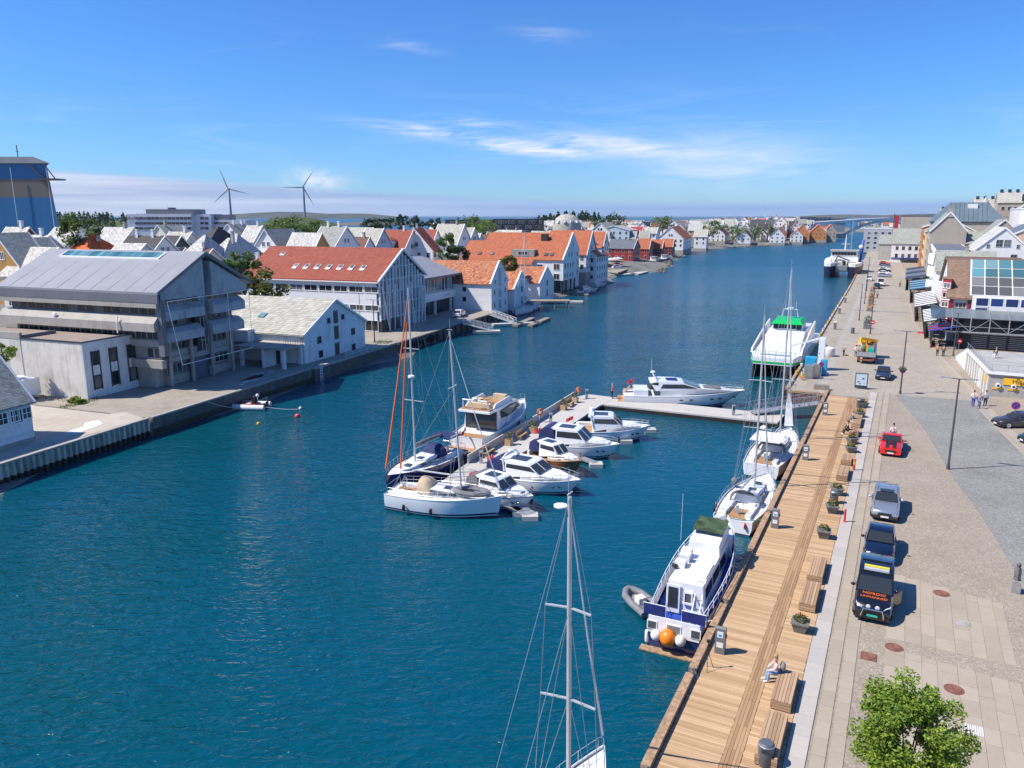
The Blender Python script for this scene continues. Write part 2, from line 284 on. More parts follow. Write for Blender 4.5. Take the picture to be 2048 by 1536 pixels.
plain('bin_grey', (.13, .15, .17), .45, .2, .08); plain('pedestal_grey', (.16, .165, .17), .5, 0, .08); plain('planter_grey', (.17, .17, .16), .7, 0, .12); plain('skin', (.55, .34, .25), .55, 0, .05); plain('hair_blond', (.45, .30, .15), .6, 0, .3, 20); plain('hair_dark', (.03, .022, .018), .6, 0, .3, 20); plain('hair_grey', (.4, .39, .37), .6, 0, .2, 20)
plain('cloth_pink', (.70, .52, .52), .85, 0, .1); plain('cloth_jeans', (.12, .19, .36), .85, 0, .15); plain('cloth_red', (.60, .02, .03), .8, 0, .1); plain('cloth_black', (.015, .016, .018), .85, 0, .2); plain('cloth_blue', (.03, .07, .30), .85, 0, .1); plain('cloth_lightblue', (.25, .40, .62), .85, 0, .1); plain('cloth_white', (.74, .73, .71), .85, 0, .08); plain('cloth_grey', (.22, .22, .23), .85, 0, .1); plain('cloth_orange', (.8, .2, .02), .8, 0, .1); plain('cloth_hivis', (.75, .62, .05), .8, 0, .1)
plain('car_red', (.72, .015, .012), .25, 0, .03, 1, .5, 0, 1.0); plain('car_silver', (.42, .45, .49), .3, .6, .03, 1, .5, 0, 1.0); plain('car_navy', (.006, .012, .035), .2, 0, .05, 1, .5, 0, 1.0); plain('car_black', (.008, .009, .014), .22, 0, .05, 1, .5, 0, 1.0); plain('car_bluegrey', (.035, .05, .08), .25, .3, .04, 1, .5, 0, 1.0); plain('car_brown', (.07, .06, .058), .25, .4, .04, 1, .5, 0, 1.0); plain('car_white', (.80, .80, .80), .3, 0, .03, 1, .5, 0, 1.0); plain('car_teal', (.01, .05, .06), .25, .2, .04, 1, .5, 0, 1.0)
plain('chrome', (.75, .76, .78), .12, 1.0, .02); plain('headlight', (.75, .78, .8), .1, .3, .05); plain('plate_white', (.8, .8, .8), .4, 0, .03); plain('plate_green', (.02, .45, .34), .4, 0, .05); plain('crane_yellow', (.85, .42, .02), .4, 0, .1, 3); plain('rust', (.28, .12, .06), .85, 0, .4, 4); plain('hall_blue', (.02, .17, .36), .55, 0, .12, .12, streak=True); plain('hall_brown', (.20, .165, .13), .6, 0, .12, .12, streak=True); plain('hall_cap', (.42, .40, .36), .6, 0, .1, .2)
plain('turbine_grey', (.22, .25, .30), .5, 0, .05, .3); plain('office_white', (.66, .67, .72), .5, 0, .05, .3); plain('bark', (.10, .075, .055), .9, 0, .3, 8, bump=.6); plain('statue_stone', (.16, .155, .14), .9, 0, .3, 6, bump=.6); plain('statue_plinth', (.34, .33, .31), .9, 0, .2, 4); plain('ferry_green', (.0, .46, .10), .35, 0, .05); plain('work_blue', (.012, .02, .055), .4, 0, .15); plain('crane_blue', (.01, .03, .42), .4, 0, .1); plain('bridge_white', (.74, .74, .72), .6, 0, .08, .2); plain('banner_red', (.42, .015, .03), .7, 0, .1)
plain('rock', (.16, .14, .12), .9, 0, .4, .5, bump=.8); plain('grassland', (.06, .095, .03), .95, 0, .35, .02); plain('earth', (.20, .19, .17), .95, 0, .3, .15); plain('far_island', (.06, .075, .06), .95, 0, .3, .004); plain('sack_white', (.74, .74, .72), .8, 0, .08, 3); plain('cyan_tank', (.02, .36, .62), .45, 0, .1); plain('steel_plate', (.34, .34, .32), .45, .5, .1, 2); plain('lifebuoy', (.80, .16, .02), .5, 0, .08); plain('manhole_rust', (.24, .10, .07), .8, 0, .3, 5, bump=.4); plain('timber', (.42, .27, .16), .8, 0, .3, 5); plain('timber_grey', (.30, .26, .21), .85, 0, .25, 5); plain('pile_timber', (.30, .17, .10), .85, 0, .35, 2.5, streak=True); plain('paint_red_tile', (.65, .01, .03), .6, 0, .1); plain('tube_steel', (.3, .31, .32), .4, .6, .1)
plain('sheet_pile', (.58, .51, .42), .75, 0, .35, 2.2, streak=True); plain('flag_red', (.62, .02, .05), .8, 0, .08); plain('slat_black', (.03, .033, .036), .6, 0, .1); plain('oxide_red', (.35, .02, .035), .55, 0, .08); plain('umbrella', (.55, .55, .58), .8, 0, .06); plain('weed_wall', (.035, .035, .025), .7, 0, .3, 2); plain('wet_patch', (.07, .065, .06), .12, 0, .2, 2); plain('gravel', (.30, .27, .23), .95, 0, .3, 6)
glass('window_glass', (.045, .055, .065)); glass('dark_glass', (.018, .022, .028), .05); glass('car_glass', (.03, .036, .04), .05, False); glass('office_glass', (.05, .055, .06), .1); glass('teal_glass', (.09, .22, .25), .07); glass('blue_glass', (.01, .03, .14), .08); glass('grey_glass', (.13, .13, .13), .12); glass('canopy_glass', (.09, .12, .125), .3); glass('gable_glass', (.24, .32, .36), .05); glass('boat_glass', (.04, .046, .052), .06, False)
objvar('granite', (.38, .35, .31), (.52, .485, .44), .75); objvar('slab', (.325, .275, .21), (.435, .375, .295), .8); objvar('slab_warm', (.325, .272, .205), (.445, .38, .295), .8)
def island_wood(name, cols, rough=.75, gs=(2, 40, 40)):
    m, nt, b = base_mat(name, rough, 0, .3); r = mth(nt, 'FRACT', mth(nt, 'ADD', nd(nt, 'ShaderNodeNewGeometry').outputs['Random Per Island'], nd(nt, 'ShaderNodeObjectInfo').outputs['Random'])); v = coords(nt)
    g = noise(nt, nd(nt, 'ShaderNodeMapping', {'Vector': v, 'Scale': gs}).outputs[0], 1.0, 5, .6); p = noise(nt, v, .35, 5, .6)
    f = mth(nt, 'ADD', mth(nt, 'MULTIPLY', r, .42), mth(nt, 'ADD', mth(nt, 'MULTIPLY', g, .36), mth(nt, 'MULTIPLY', p, .25)))
    nt.links.new(ramp(nt, f, [(.25, cols[0]), (.55, cols[1]), (.85, cols[2])]), b.inputs['Base Color']); add_bump(nt, b, g, .2, .01); return m
island_wood('deck_wood', [(.38, .245, .13), (.50, .335, .19), (.62, .445, .27)], gs=(40, 2, 40)); island_wood('deck_wood_dark', [(.29, .175, .09), (.38, .24, .13), (.46, .30, .17)], gs=(2, 40, 40)); island_wood('bench_wood', [(.30, .19, .11), (.42, .28, .17), (.55, .38, .24)], gs=(2, 30, 30))
def cobble(name, c1, c2, scale=7.5, light=(.6, .57, .52)):
    m, nt, b = base_mat(name, .85, 0, .3); v = coords(nt)
    vo = nd(nt, 'ShaderNodeTexVoronoi', {'Vector': v, 'Scale': scale, 'Randomness': .7}); d = nd(nt, 'ShaderNodeTexVoronoi', {'Vector': v, 'Scale': scale, 'Randomness': .7}, feature='DISTANCE_TO_EDGE').outputs[0]
    r = nd(nt, 'ShaderNodeSeparateXYZ', {0: vo.outputs['Color']}).outputs[0]
    pt = noise(nt, v, .22, 6, .65); lp = noise(nt, nd(nt, 'ShaderNodeMapping', {'Vector': v, 'Scale': (1, 3, 1)}).outputs[0], 2.6, 4, .6)
    f = mth(nt, 'ADD', mth(nt, 'MULTIPLY', r, .35), mth(nt, 'ADD', mth(nt, 'MULTIPLY', pt, .7), mth(nt, 'MULTIPLY', lp, .25)))
    c = ramp(nt, f, [(.35, c1), (.85, c2)]); c = mixc(nt, nd(nt, 'ShaderNodeMapRange', {0: lp, 1: .64, 2: .72, 3: 0, 4: .5}).outputs[0], c, light)
    c = mixc(nt, nd(nt, 'ShaderNodeMapRange', {0: d, 1: .02, 2: .12, 3: .4, 4: 0}).outputs[0], c, sc(c1, .5)); nt.links.new(c, b.inputs['Base Color'])
    add_bump(nt, b, mth(nt, 'MINIMUM', d, .25), .5, .05); return m
cobble('cobble_pink', (.275, .23, .175), (.41, .352, .28)); cobble('cobble_grey', (.185, .18, .165), (.33, .325, .30), light=(.46, .45, .43)); cobble('cobble_sand', (.31, .27, .218), (.42, .375, .31), 4.0)
def water_mat():
    m, nt, b = base_mat('water', .06, 0, .8); b.inputs['IOR'].default_value = 1.333
    v = coords(nt); s = nd(nt, 'ShaderNodeSeparateXYZ', {0: v}).outputs
    p = noise(nt, v, .02, 5, .6, .6)
    nt.links.new(ramp(nt, p, [(.36, (.0, .060, .078)), (.66, (.0, .069, .126))]), b.inputs['Base Color'])
    mp = nd(nt, 'ShaderNodeMapping', {'Vector': v, 'Rotation': (0, 0, R(27)), 'Scale': (.62, 1.35, 1)}).outputs[0]
    a1 = noise(nt, mp, .62, 2, .45, .9); a2 = noise(nt, mp, 1.7, 2, .5, 1.2); a3 = noise(nt, v, .09, 3, .5)
    calm = nd(nt, 'ShaderNodeMapRange', {0: noise(nt, nd(nt, 'ShaderNodeMapping', {'Vector': v, 'Rotation': (0, 0, R(-25)), 'Scale': (.5, 1.4, 1)}).outputs[0], .028, 5, .6, 1.0), 1: .35, 2: .62, 3: .55, 4: 1.0}).outputs[0]
    # open water carries more wind than the corner between pontoon and quay
    dx_ = mth(nt, 'SUBTRACT', s[0], 9.0); dy_ = mth(nt, 'SUBTRACT', s[1], 64.0)
    wind = nd(nt, 'ShaderNodeMapRange', {0: mth(nt, 'SQRT', mth(nt, 'ADD', mth(nt, 'MULTIPLY', dx_, dx_), mth(nt, 'MULTIPLY', mth(nt, 'MULTIPLY', dy_, dy_), .5))), 1: 8.0, 2: 26.0, 3: .22, 4: 1.1}).outputs[0]
    h = mth(nt, 'ADD', mth(nt, 'MULTIPLY', a1, 1.0), mth(nt, 'ADD', mth(nt, 'MULTIPLY', a2, .75), mth(nt, 'MULTIPLY', a3, .8)))
    h = mth(nt, 'MULTIPLY', h, mth(nt, 'MULTIPLY', calm, wind))
    add_bump(nt, b, h, 1.0, .25)
    nt.links.new(nd(nt, 'ShaderNodeMapRange', {0: s[1], 1: 60, 2: 380, 3: .03, 4: .30}).outputs[0], b.inputs['Roughness'])
water_mat()
def leaf_mat(name, c1, c2, c3):
    m, nt, b = base_mat(name, .55, 0, .35); r = nd(nt, 'ShaderNodeNewGeometry').outputs['Random Per Island']
    f = mth(nt, 'ADD', mth(nt, 'MULTIPLY', r, .6), mth(nt, 'MULTIPLY', noise(nt, coords(nt), .9, 4), .4))
    c = ramp(nt, f, [(.2, c1), (.5, c2), (.8, c3)]); nt.links.new(c, b.inputs['Base Color'])
    t = nd(nt, 'ShaderNodeBsdfTranslucent', {0: c}); mx = nd(nt, 'ShaderNodeMixShader', {0: .35}); out = nt.nodes['Material Output']
    nt.links.new(b.outputs[0], mx.inputs[1]); nt.links.new(t.outputs[0], mx.inputs[2]); nt.links.new(mx.outputs[0], out.inputs[0]); return m
leaf_mat('leaf_lime', (.10, .17, .018), (.20, .31, .035), (.33, .43, .06)); leaf_mat('leaf_green', (.06, .11, .025), (.11, .18, .04), (.17, .25, .06)); leaf_mat('leaf_dark', (.02, .05, .02), (.04, .085, .03), (.07, .12, .045)); leaf_mat('leaf_olive', (.07, .09, .02), (.13, .15, .035), (.2, .2, .05))
# ---------------------------------------------------------------- house plan: near ridge end (u, v, distance), far ridge end u, then sizes
DL = {'n': Vector((-math.cos(LA), math.sin(LA), 0)), 's': Vector((math.sin(LA), math.cos(LA), 0))}
def ridge(kind, u, v, uf, D):
    p = pz(u, v, D)
    d = DL[kind] if kind in DL else Vector((math.sin(R(kind)), math.cos(R(kind)), 0))
    k = (uf - 1024) / F; den = CP                      # solve (p+t d) projecting to uf:  x = k*depth
    z = p.z - H
    t = (k * (p.y * CP - z * SP) - p.x) / (d.x - k * d.y * CP)
    return p, d, t
# kind, u, v, u_far, D, width, eave, rise, wall, roof, opts, label
HOUSES = [
 ('s',-8,468,36,118,8,6.5,4.5,'ochre_boards','slate_grey','w','ochre timber house with white window trim, at the frame edge above the hut'),
 ('n',57,456,15,150,8,5,4.5,'dark_red_boards','slate_white','c','dark red gabled house with pale speckled slate roof'),
 ('s',39,478,69,124,5.5,4.5,3,'white_render','slate_grey','','small white gabled house squeezed beside the ochre house'),
 ('n',97,472,73,140,8.5,5,3.6,'cream_boards','slate_white','c','cream gabled house with bay window behind the long grey roof'),
 ('n',160,456,112,185,9,5,4,'white_boards','slate_white','c','white house with broad pale slate roof beside a green tree'),
 ('n',116,497,60,112,10,5,3.6,'white_render','slate_white','','white house whose pale slate roof hides behind the concrete building'),
 ('n',213,470,158,150,10,5,4,'white_render','tile_bright','hc','house with bright orange hipped roof and dark chimney'),
 ('n',266,456,212,185,8.5,5,4,'white_boards','slate_white','c','white house with mottled slate roof below the wooded hill'),
 ('n',328,474,258,150,8,5,3.4,'white_boards','tile_dark','cc','white gabled house with dark brown roof and two chimneys'),
 ('n',361,473,337,158,8,5,3.8,'dark_boards','tile_dark','','charcoal gabled house between pale slate roofs'),
 ('n',290,489,239,128,8,4.5,3,'white_render','slate_white','','low white house with pale slate roof behind the skylight strip'),
 ('s',316,451,362,215,10,5,5,'cream_boards','slate_warm','c','cream gabled house in front of the white office slab'),
 ('n',383,465,341,180,9,5,4,'cream_boards','slate_warm','c','house with pale warm slate roof and beige gable'),
 ('n',450,453,432,215,15,5,5,'white_boards','tile_dark','h','large house under a dark brown pyramid roof'),
 ('n',430,470,408,152,9,5,4.4,'white_boards','slate_white','h','house with pale hipped slate roof beside a tall brick chimney'),
 ('n',478,476,455,138,11,5,4.6,'white_render','slate_white','hc','largest pale hipped slate roof behind the concrete gable'),
 ('n',492,468,472,168,8,5,4,'white_boards','slate_white','h','smaller pale hipped roof peeping over its larger neighbour'),
 ('s',456,449,492,235,9,5,4.5,'white_boards','slate_grey','cc','grey slate house with white chimneys by the office slab'),
 ('s',530,460,583,185,7.5,6.5,4.6,'white_boards','slate_grey','b','white gabled house with balcony above the red office roof'),
 ('n',524,452,505,235,9,5,4.5,'white_boards','slate_white','c','pale slate house left of the balcony house'),
 ('n',531,519,479,118,7,4,2.8,'white_render','tile_brown','c','low brown-roofed house with stout chimney beside the red office'),
 ('n',515,550,470,108,6,3.5,2,'white_render','tile_bright','','low outbuilding with bright orange roof behind the tree'),
 ('n',424,499,374,118,8,4.5,3,'cream_boards','tile_brown','c','brown-roofed cream house right behind the grey roof'),
 ('n',642,467,588,150,8,5,4.4,'ochre_boards','slate_white','','ochre gabled house with white bargeboards and slate roof'),
 ('n',692,454,645,190,11,6,4.5,'white_boards','slate_grey','cc','broad white house with grey slate roof and white chimneys'),
 ('n',745,456,690,228,9,5,4.2,'white_boards','slate_warm','','long slate-roofed house behind the blue gable'),
 ('n',766,458,733,205,9,5.5,4.4,'pale_blue_boards','slate_warm','','pale blue gabled house between red and grey roofs'),
 ('n',738,475,715,160,8,4.5,4,'white_boards','tile_brown','c','brown-roofed house beside the broad white house'),
 ('n',825,461,767,150,10,6,5,'white_boards','tile_red','cd','red-tiled white house with a dormer and balconies'),
 ('s',828,457,846,170,9,6,5,'white_boards','tile_red','c','red-tiled house with black chimney behind the dormer house'),
 ('n',874,460,848,165,7,6,4.2,'white_boards','tile_red','','narrow white house with red tiled roof beside the trees'),
 ('n',928,449,878,150,9.5,10,5,'white_boards','slate_warm','c','tall white villa with attic gable and tall windows'),
 ('n',948,456,931,166,8,8,4,'white_boards','slate_warm','','slate-roofed house behind the tall white villa'),
 ('n',961,467,944,148,7,7,3.6,'white_boards','slate_warm','','white house adjoining the tall villa'),
 ('n',998,470,964,162,9,6,4,'cream_boards','tile_brown','','house with faded pinkish brown roof above the pantile warehouses'),
 ('n',1050,477,992,182,10,5,5,'white_boards','tile_orange','','white house with broad orange roof behind the warehouses'),
 ('n',978,517,910,154,6.5,3.5,2.4,'white_render','tile_bright','c','low house with vivid orange roof and tiny dormers'),
 ('n',1184,462,1102,250,13,6,7,'white_boards','tile_orange','d','long orange-roofed house behind the big waterfront gable'),
 ('n',1212,464,1192,262,9,7,5,'white_boards','tile_orange','','white gabled house with orange roof next to the blue wall'),
 ('s',1200,446,1222,330,9,6,4,'white_boards','slate_warm','','pale house with slate roof under the dome-roofed building'),
 ('s',1228,452,1244,330,14,10,2,'pale_blue_boards','roof_flat_light','','windowless blue-grey block among the far houses'),
 ('s',1284,445,1302,420,11,6,5,'white_boards','tile_dark','','white cube-like house with black roof on the far hillside'),
 ('n',1318,446,1305,430,11,6,5,'cream_boards','tile_brown','','brown-roofed house near the hilltop trees'),
 ('n',1273,463,1249,330,10,5,5,'white_boards','slate_grey','','grey-roofed white house above the red boathouse'),
 ('n',1286,454,1262,380,9,6,4.5,'white_boards','oxide_red','d','white house with deep red roof and small front gable'),
 ('n',1316,455,1296,365,9,8,3,'white_boards','slate_warm','','tall white house with shallow slate roof above the boathouses'),
 ('n',1300,462,1288,335,9,6,5,'cream_boards','slate_mossy','','olive-roofed gable directly behind the red boathouses'),
 ('s',1342,454,1376,375,13,7,6,'white_boards','tile_orange','','large white house with broad orange roof above the bare shore'),
 ('s',1346,440,1366,470,10,6,5,'white_boards','slate_warm','','white gabled house high on the far hillside'),
 ('n',1416,460,1391,505,13,9,5,'white_boards','slate_warm','','white waterfront house with three rows of windows and slate roof'),
 ('s',1437,456,1448,585,10,5,5,'white_boards','oxide_red','','small white house with red roof in the shrubs by the shore'),
 ('s',1488,461.5,1519,592,17,8,9,'white_boards','tile_brown','','white waterfront gable house with brown roof, half way to the bridge'),
 ('s',1556,457,1583,605,17,8,9,'white_boards','tile_bright','','white waterfront gable house with bright red roof near the bridge'),
 ('s',1594,460,1606,625,11,6,5,'white_boards','tile_bright','','low white shed with bright red roof next to the orange houses'),
 ('s',1606,449,1622,655,13,8,8,'orange_boards','tile_bright','','orange timber house with red roof, first of the bridge row'),
 ('s',1638,449,1652,670,16,8,8,'orange_boards','tile_bright','d','orange timber house with red roof, middle of the bridge row'),
 ('s',1662,449,1671,690,12,8,8,'beige_render','tile_bright','','brown timber house with red roof, last before the bridge'),
 ('n',1538,437,1503,760,12,4,4,'white_boards','tile_bright','h','long low house with flame orange roof above the shrubs'),
 ('s',1551,431,1560,700,11,8,6,'white_boards','slate_warm','c','bright white gabled house beside the radar mast'),
 ('s',1562,432,1572,690,11,8,6,'white_boards','slate_warm','c','bright white gabled house, lower twin beside the radar mast'),
]
LAND_PTS = [(Lp(s, n, 0), 2.0) for s in range(30, 240, 14) for n in (64, 82)] + [(Lp(s, 98, 0), 3.5) for s in range(40, 240, 20)]
HPLAN = []
def push_back(h):                                      # keep second-row houses behind the quayside buildings
    h = list(h); k = .35 - .937*(h[1]-1024)/F*.98
    if h[1] < 1060 and k > 0:
        D = max(h[4], 106/k if 'low' not in h[11] else 101/k); f = D/h[4]
        h[5] *= min(1.3, f); h[7] *= min(1.25, f); h[4] = D
    if 1190 < h[1] < 1390 and h[4] < 475: f = 1.22; h[4] *= f; h[5] *= 1.15; h[7] *= 1.1
    return h
HOUSES = [push_back(h) for h in HOUSES]
for h in HOUSES:
    p, d, L = ridge(*h[:5]); L = max(5.0, min(abs(L), 34.0)); f = min(1, (p.z-1.6)/(h[6]+h[7]))
    if f < 1: h[6] *= f; h[7] *= f; h[5] *= max(.6, f)
    zb = p.z - h[6] - h[7]
    HPLAN.append((p, d, L, zb)); c = p + d*(L/2); LAND_PTS += [(c, zb), (p, zb)]
# scattered far houses: slopes of packed white gables out to the sea
FAR = []
def hill(x, y): return 2.2 + 12.0 * math.exp(-((x-120)/190)**2 - ((y-640)/200)**2) + 4.5*math.exp(-((x-330)/130)**2 - ((y-930)/220)**2) + 5*math.exp(-((x+120)/150)**2 - ((y-330)/130)**2)
SHORE = [Lp(20, 62.6), Lp(158, 62.2), Vector((0,182,0)), Vector((8,214,0)), Vector((26,240,0)), Vector((42,300,0)), Vector((60,312,0)), Vector((82,400,0)), Vector((116,505,0)), Vector((170,585,0)), Vector((225,632,0)), Vector((300,745,0)), Vector((352,840,0)), Vector((440,1010,0)), Vector((640,1500,0)), Vector((420,1750,0)), Vector((150,1320,0)), Vector((-120,1150,0)), Vector((-420,900,0)), Vector((-520,520,0)), Vector((-420,250,0)), Vector((-330,100,0)), Vector((-230,20,0))]
def inside(x, y, poly):
    r = False; n = len(poly)
    for i in range(n):
        a, b = poly[i], poly[(i+1) % n]
        if (a.y > y) != (b.y > y) and x < (b.x-a.x)*(y-a.y)/(b.y-a.y)+a.x: r = not r
    return r
def shore_dist(x, y, poly):
    m = 1e9; n = len(poly)
    for i in range(n):
        a, b = poly[i], poly[(i+1) % n]; ex, ey = b.x-a.x, b.y-a.y
        t = max(0, min(1, ((x-a.x)*ex+(y-a.y)*ey)/(ex*ex+ey*ey))); m = min(m, math.hypot(x-a.x-ex*t, y-a.y-ey*t))
    return m
def land_z(x, y):
    sw = sz = 0.0
    for p, z in LAND_PTS:
        q = (p.x-x)**2 + (p.y-y)**2
        if q < 1: return z
        wgt = 1/(q*q); sw += wgt; sz += wgt*z
    hz = hill(x, y); wgt = 1/(70.0**4); return (sz + wgt*hz)/(sw + wgt)
frnd = random.Random(5)
cells = {}
for p, d, L, zb in HPLAN: cells[(int(p.x//12), int(p.y//12))] = 1
tries = 0
while len(FAR) < 300 and tries < 20000:
    tries += 1
    y = 260 + 560*frnd.random()**1.1; u = frnd.uniform(880, 1600); x = (u-1024)/F*y*1.02
    if not inside(x, y, SHORE) or shore_dist(x, y, SHORE) < 16: continue
    if (u < 900 and y < 330) or (1170 < u < 1410 and y < 470) or (u > 1410 and y < 640): continue
    k = (int(x//12), int(y//12))
    if any((k[0]+i, k[1]+j) in cells for i in (-1,0,1) for j in (-1,0,1) if abs(i)+abs(j) < 2): continue
    cells[k] = 1; FAR.append((x, y))

# ---------------------------------------------------------------- water, island terrain, distant land
struct(MB().quad((-20000,-300,0),(20000,-300,0),(20000,20000,0),(-20000,20000,0)).build('sea_water', 'water'))
def terrain(name, poly, zf, step, m, drop=14.0, low=-2.5):
    xs = [p.x for p in poly]; ys = [p.y for p in poly]; x0, x1, y0, y1 = min(xs)-step, max(xs)+step, min(ys)-step, max(ys)+step
    nx = int((x1-x0)/step)+1; ny = int((y1-y0)/step)+1; vs = []; ok = []
    for j in range(ny):
        for i in range(nx):
            x, y = x0+i*step, y0+j*step; ins = inside(x, y, poly); ds = shore_dist(x, y, poly)
            if not ins: z = low if ds > step*.6 else -.6
            else: z = -.3 + min(1, ds/drop)*(min(zf(x, y), 1.7+max(0, ds-14)*.16)+.3)
            vs.append((x, y, z)); ok.append(ins or ds < 2*step)
    fs = [(j*nx+i, j*nx+i+1, (j+1)*nx+i+1, (j+1)*nx+i) for j in range(ny-1) for i in range(nx-1) if ok[j*nx+i] or ok[(j+1)*nx+i+1]]
    me = bpy.data.meshes.new(name); me.from_pydata(vs, [], fs); me.materials.append(MT[m]); me.polygons.foreach_set('use_smooth', [True]*len(fs))
    return struct(put(name, me))
terrain('island_ground', SHORE, lambda x, y: land_z(x, y)-.25, 13, 'earth', 5.0)
# green headland, islets and the blue outer islands
def mound(name, c, rx, ry, h, m, n=40, seed=1, rot=0):
    q = random.Random(seed); ph = [q.uniform(0, 6.28) for _ in range(8)]; mb = MB(); rings = []
    for j in range(9):
        t = j/8; ring = []
        for i in range(n):
            a = 2*math.pi*i/n; rr = (1-t)*(1+.16*math.sin(3*a+ph[0])+.1*math.sin(7*a+ph[1])+.05*math.sin(13*a+ph[2]))
            z = h*(1-(1-t)**2)*(1+.22*math.sin(2*a+ph[3]+2*t)*math.sin(4*a+ph[4])*(1-t*.5)) - .6*(j == 0)
            x, y = rx*rr*math.cos(a), ry*rr*math.sin(a)
            ring.append((c[0]+x*math.cos(rot)-y*math.sin(rot), c[1]+x*math.sin(rot)+y*math.cos(rot), z))
        rings.append(ring)
    return struct(mb.loft(rings).build(name, m, smooth=60))
mound('green_headland', (-345, 1250), 75, 60, 19, 'grassland', seed=3); mound('wooded_hill', (-500, 900), 190, 110, 17, 'grassland', seed=4); mound('pine_hill', (78, 980), 75, 60, 15, 'grassland', seed=14)
for i, (x, y, rx, ry, h) in enumerate([(-330, 1900, 120, 60, 7), (-180, 2100, 90, 50, 6), (-60, 1800, 60, 30, 3.5), (-1750, 6200, 700, 300, 46), (-1350, 6600, 500, 300, 36), (3500, 8200, 800, 400, 30), (4300, 8000, 700, 400, 36), (5300, 8000, 900, 400, 30)]):
    mound('rocky_islet' if y < 3000 else 'outer_island', (x, y), rx, ry, h, 'rock' if y < 3000 else 'far_island', seed=20+i)

FARLAND = [Vector((395, 800, 0)), Vector((470, 960, 0)), Vector((500, 1060, 0)), Vector((470, 1180, 0)), Vector((560, 1300, 0)), Vector((900, 1500, 0)), Vector((1500, 1400, 0)), Vector((900, 700, 0)), Vector((600, 500, 0))]
terrain('mainland_ground', FARLAND, lambda x, y: 3.0+8*math.exp(-((x-800)/220)**2-((y-1150)/260)**2), 22, 'earth', 20.0)
# ---------------------------------------------------------------- left quay (stone wall, concrete apron, corrugated sheet piling)
LQ = struct(put('quay_west', None))
LQ.rotation_euler = (0, 0, LR)                         # local x = along quay, local y = inland
MB().box(59.6, 112, 62.6, 120, -3, 1.95).build('apron', 'quay_concrete', LQ); MB().box(112, 157, 62.2, 120, -3, 1.95).build('apron', 'quay_concrete', LQ)
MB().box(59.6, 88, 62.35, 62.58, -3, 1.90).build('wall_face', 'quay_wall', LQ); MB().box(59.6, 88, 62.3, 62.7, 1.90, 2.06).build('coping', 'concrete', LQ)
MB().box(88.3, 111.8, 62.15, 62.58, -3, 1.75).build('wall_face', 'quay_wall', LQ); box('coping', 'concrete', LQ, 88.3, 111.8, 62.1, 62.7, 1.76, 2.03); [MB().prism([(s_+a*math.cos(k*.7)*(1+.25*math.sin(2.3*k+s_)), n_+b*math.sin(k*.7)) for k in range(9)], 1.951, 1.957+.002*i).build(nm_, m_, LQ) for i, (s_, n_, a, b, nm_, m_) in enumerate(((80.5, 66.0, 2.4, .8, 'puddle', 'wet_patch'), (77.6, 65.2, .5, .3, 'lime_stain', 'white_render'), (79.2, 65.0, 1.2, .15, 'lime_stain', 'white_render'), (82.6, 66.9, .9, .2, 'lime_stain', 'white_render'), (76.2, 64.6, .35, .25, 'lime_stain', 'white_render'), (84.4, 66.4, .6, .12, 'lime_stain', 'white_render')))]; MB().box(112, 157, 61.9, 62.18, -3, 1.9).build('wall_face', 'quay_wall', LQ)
MB().box(20, 59.3, 62.9, 120, -3, 1.94).build('apron', 'pale_slab', LQ)
mb = MB(); n = 0; x = 20.0; prof = []
while x < 59.4: prof += [(x, 62.85), (x+.12, 62.55), (x+.34, 62.55), (x+.46, 62.85)]; x += .62
mb.loft([[(a, b, .62) for a, b in prof], [(a, b, 1.85) for a, b in prof]], caps=False, closed=False).build('sheet_piling', 'sheet_pile', LQ); MB().loft([[(a, b, -3) for a, b in prof], [(a, b, .62) for a, b in prof]], caps=False, closed=False).build('tide_band', 'weed_wall', LQ); box('tide_band', 'weed_wall', LQ, 59.6, 88, 62.32, 62.349, -3, .75)
MB().box(20, 59.4, 62.5, 63.0, 1.852, 2.02).build('coping', 'concrete', LQ)
MB().prism([(59.2, 62.95), (60.5, 67), (58, 69), (54, 67.5), (47, 70.5), (46, 66), (52, 63.3)], 1.945, 1.965).build('asphalt_patch', 'pale_slab', LQ)
MB().prism([(52.5,64.6),(56,65.2),(57,66.9),(55.6,67.2),(54.6,66.2),(52.2,66.0)], 1.966, 1.985).build('sand_pile', 'white_render', LQ)
for k in range(24):                                    # fender timbers and tyres on the wall under the glass gable
    MB().torus((113+k*.0+ (k%8)*1.9, 61.75, .9), .42, .16, 14, 6, 'y').build('tyre_fender', 'rubber', LQ) if k < 8 else MB().box(112.5+(k-8)*2.7, 112.75+(k-8)*2.7, 61.68, 61.88, -1, 1.8).build('fender_post', 'rubber', LQ)
# rough shore with boulders, beyond the stone quay
rk = MB(); q = random.Random(8)
for i in range(260):
    t = q.random(); seg = q.choice([(Lp(157,62.2), Vector((0,182,0))), (Vector((0,182,0)), Vector((8,214,0))), (Vector((8,214,0)), Vector((26,240,0))), (Vector((60,312,0)), Vector((82,400,0))), (Vector((82,400,0)), Vector((116,505,0))), (Vector((116,505,0)), Vector((225,632,0))), (Vector((225,632,0)), Vector((352,840,0)))])
    p = seg[0].lerp(seg[1], t) + Vector((q.uniform(-2.5, 1), q.uniform(-1.5, 1.5), 0)); r = q.uniform(.4, 1.1)
    rk.ball((p.x, p.y, .1), r, 6, 4, (q.uniform(.8, 1.5), q.uniform(.8, 1.5), q.uniform(.5, .9)))
tag(rk.build('shore_boulders', 'rock'), 'dark boulders lining the far shore', None, None, 'stuff')

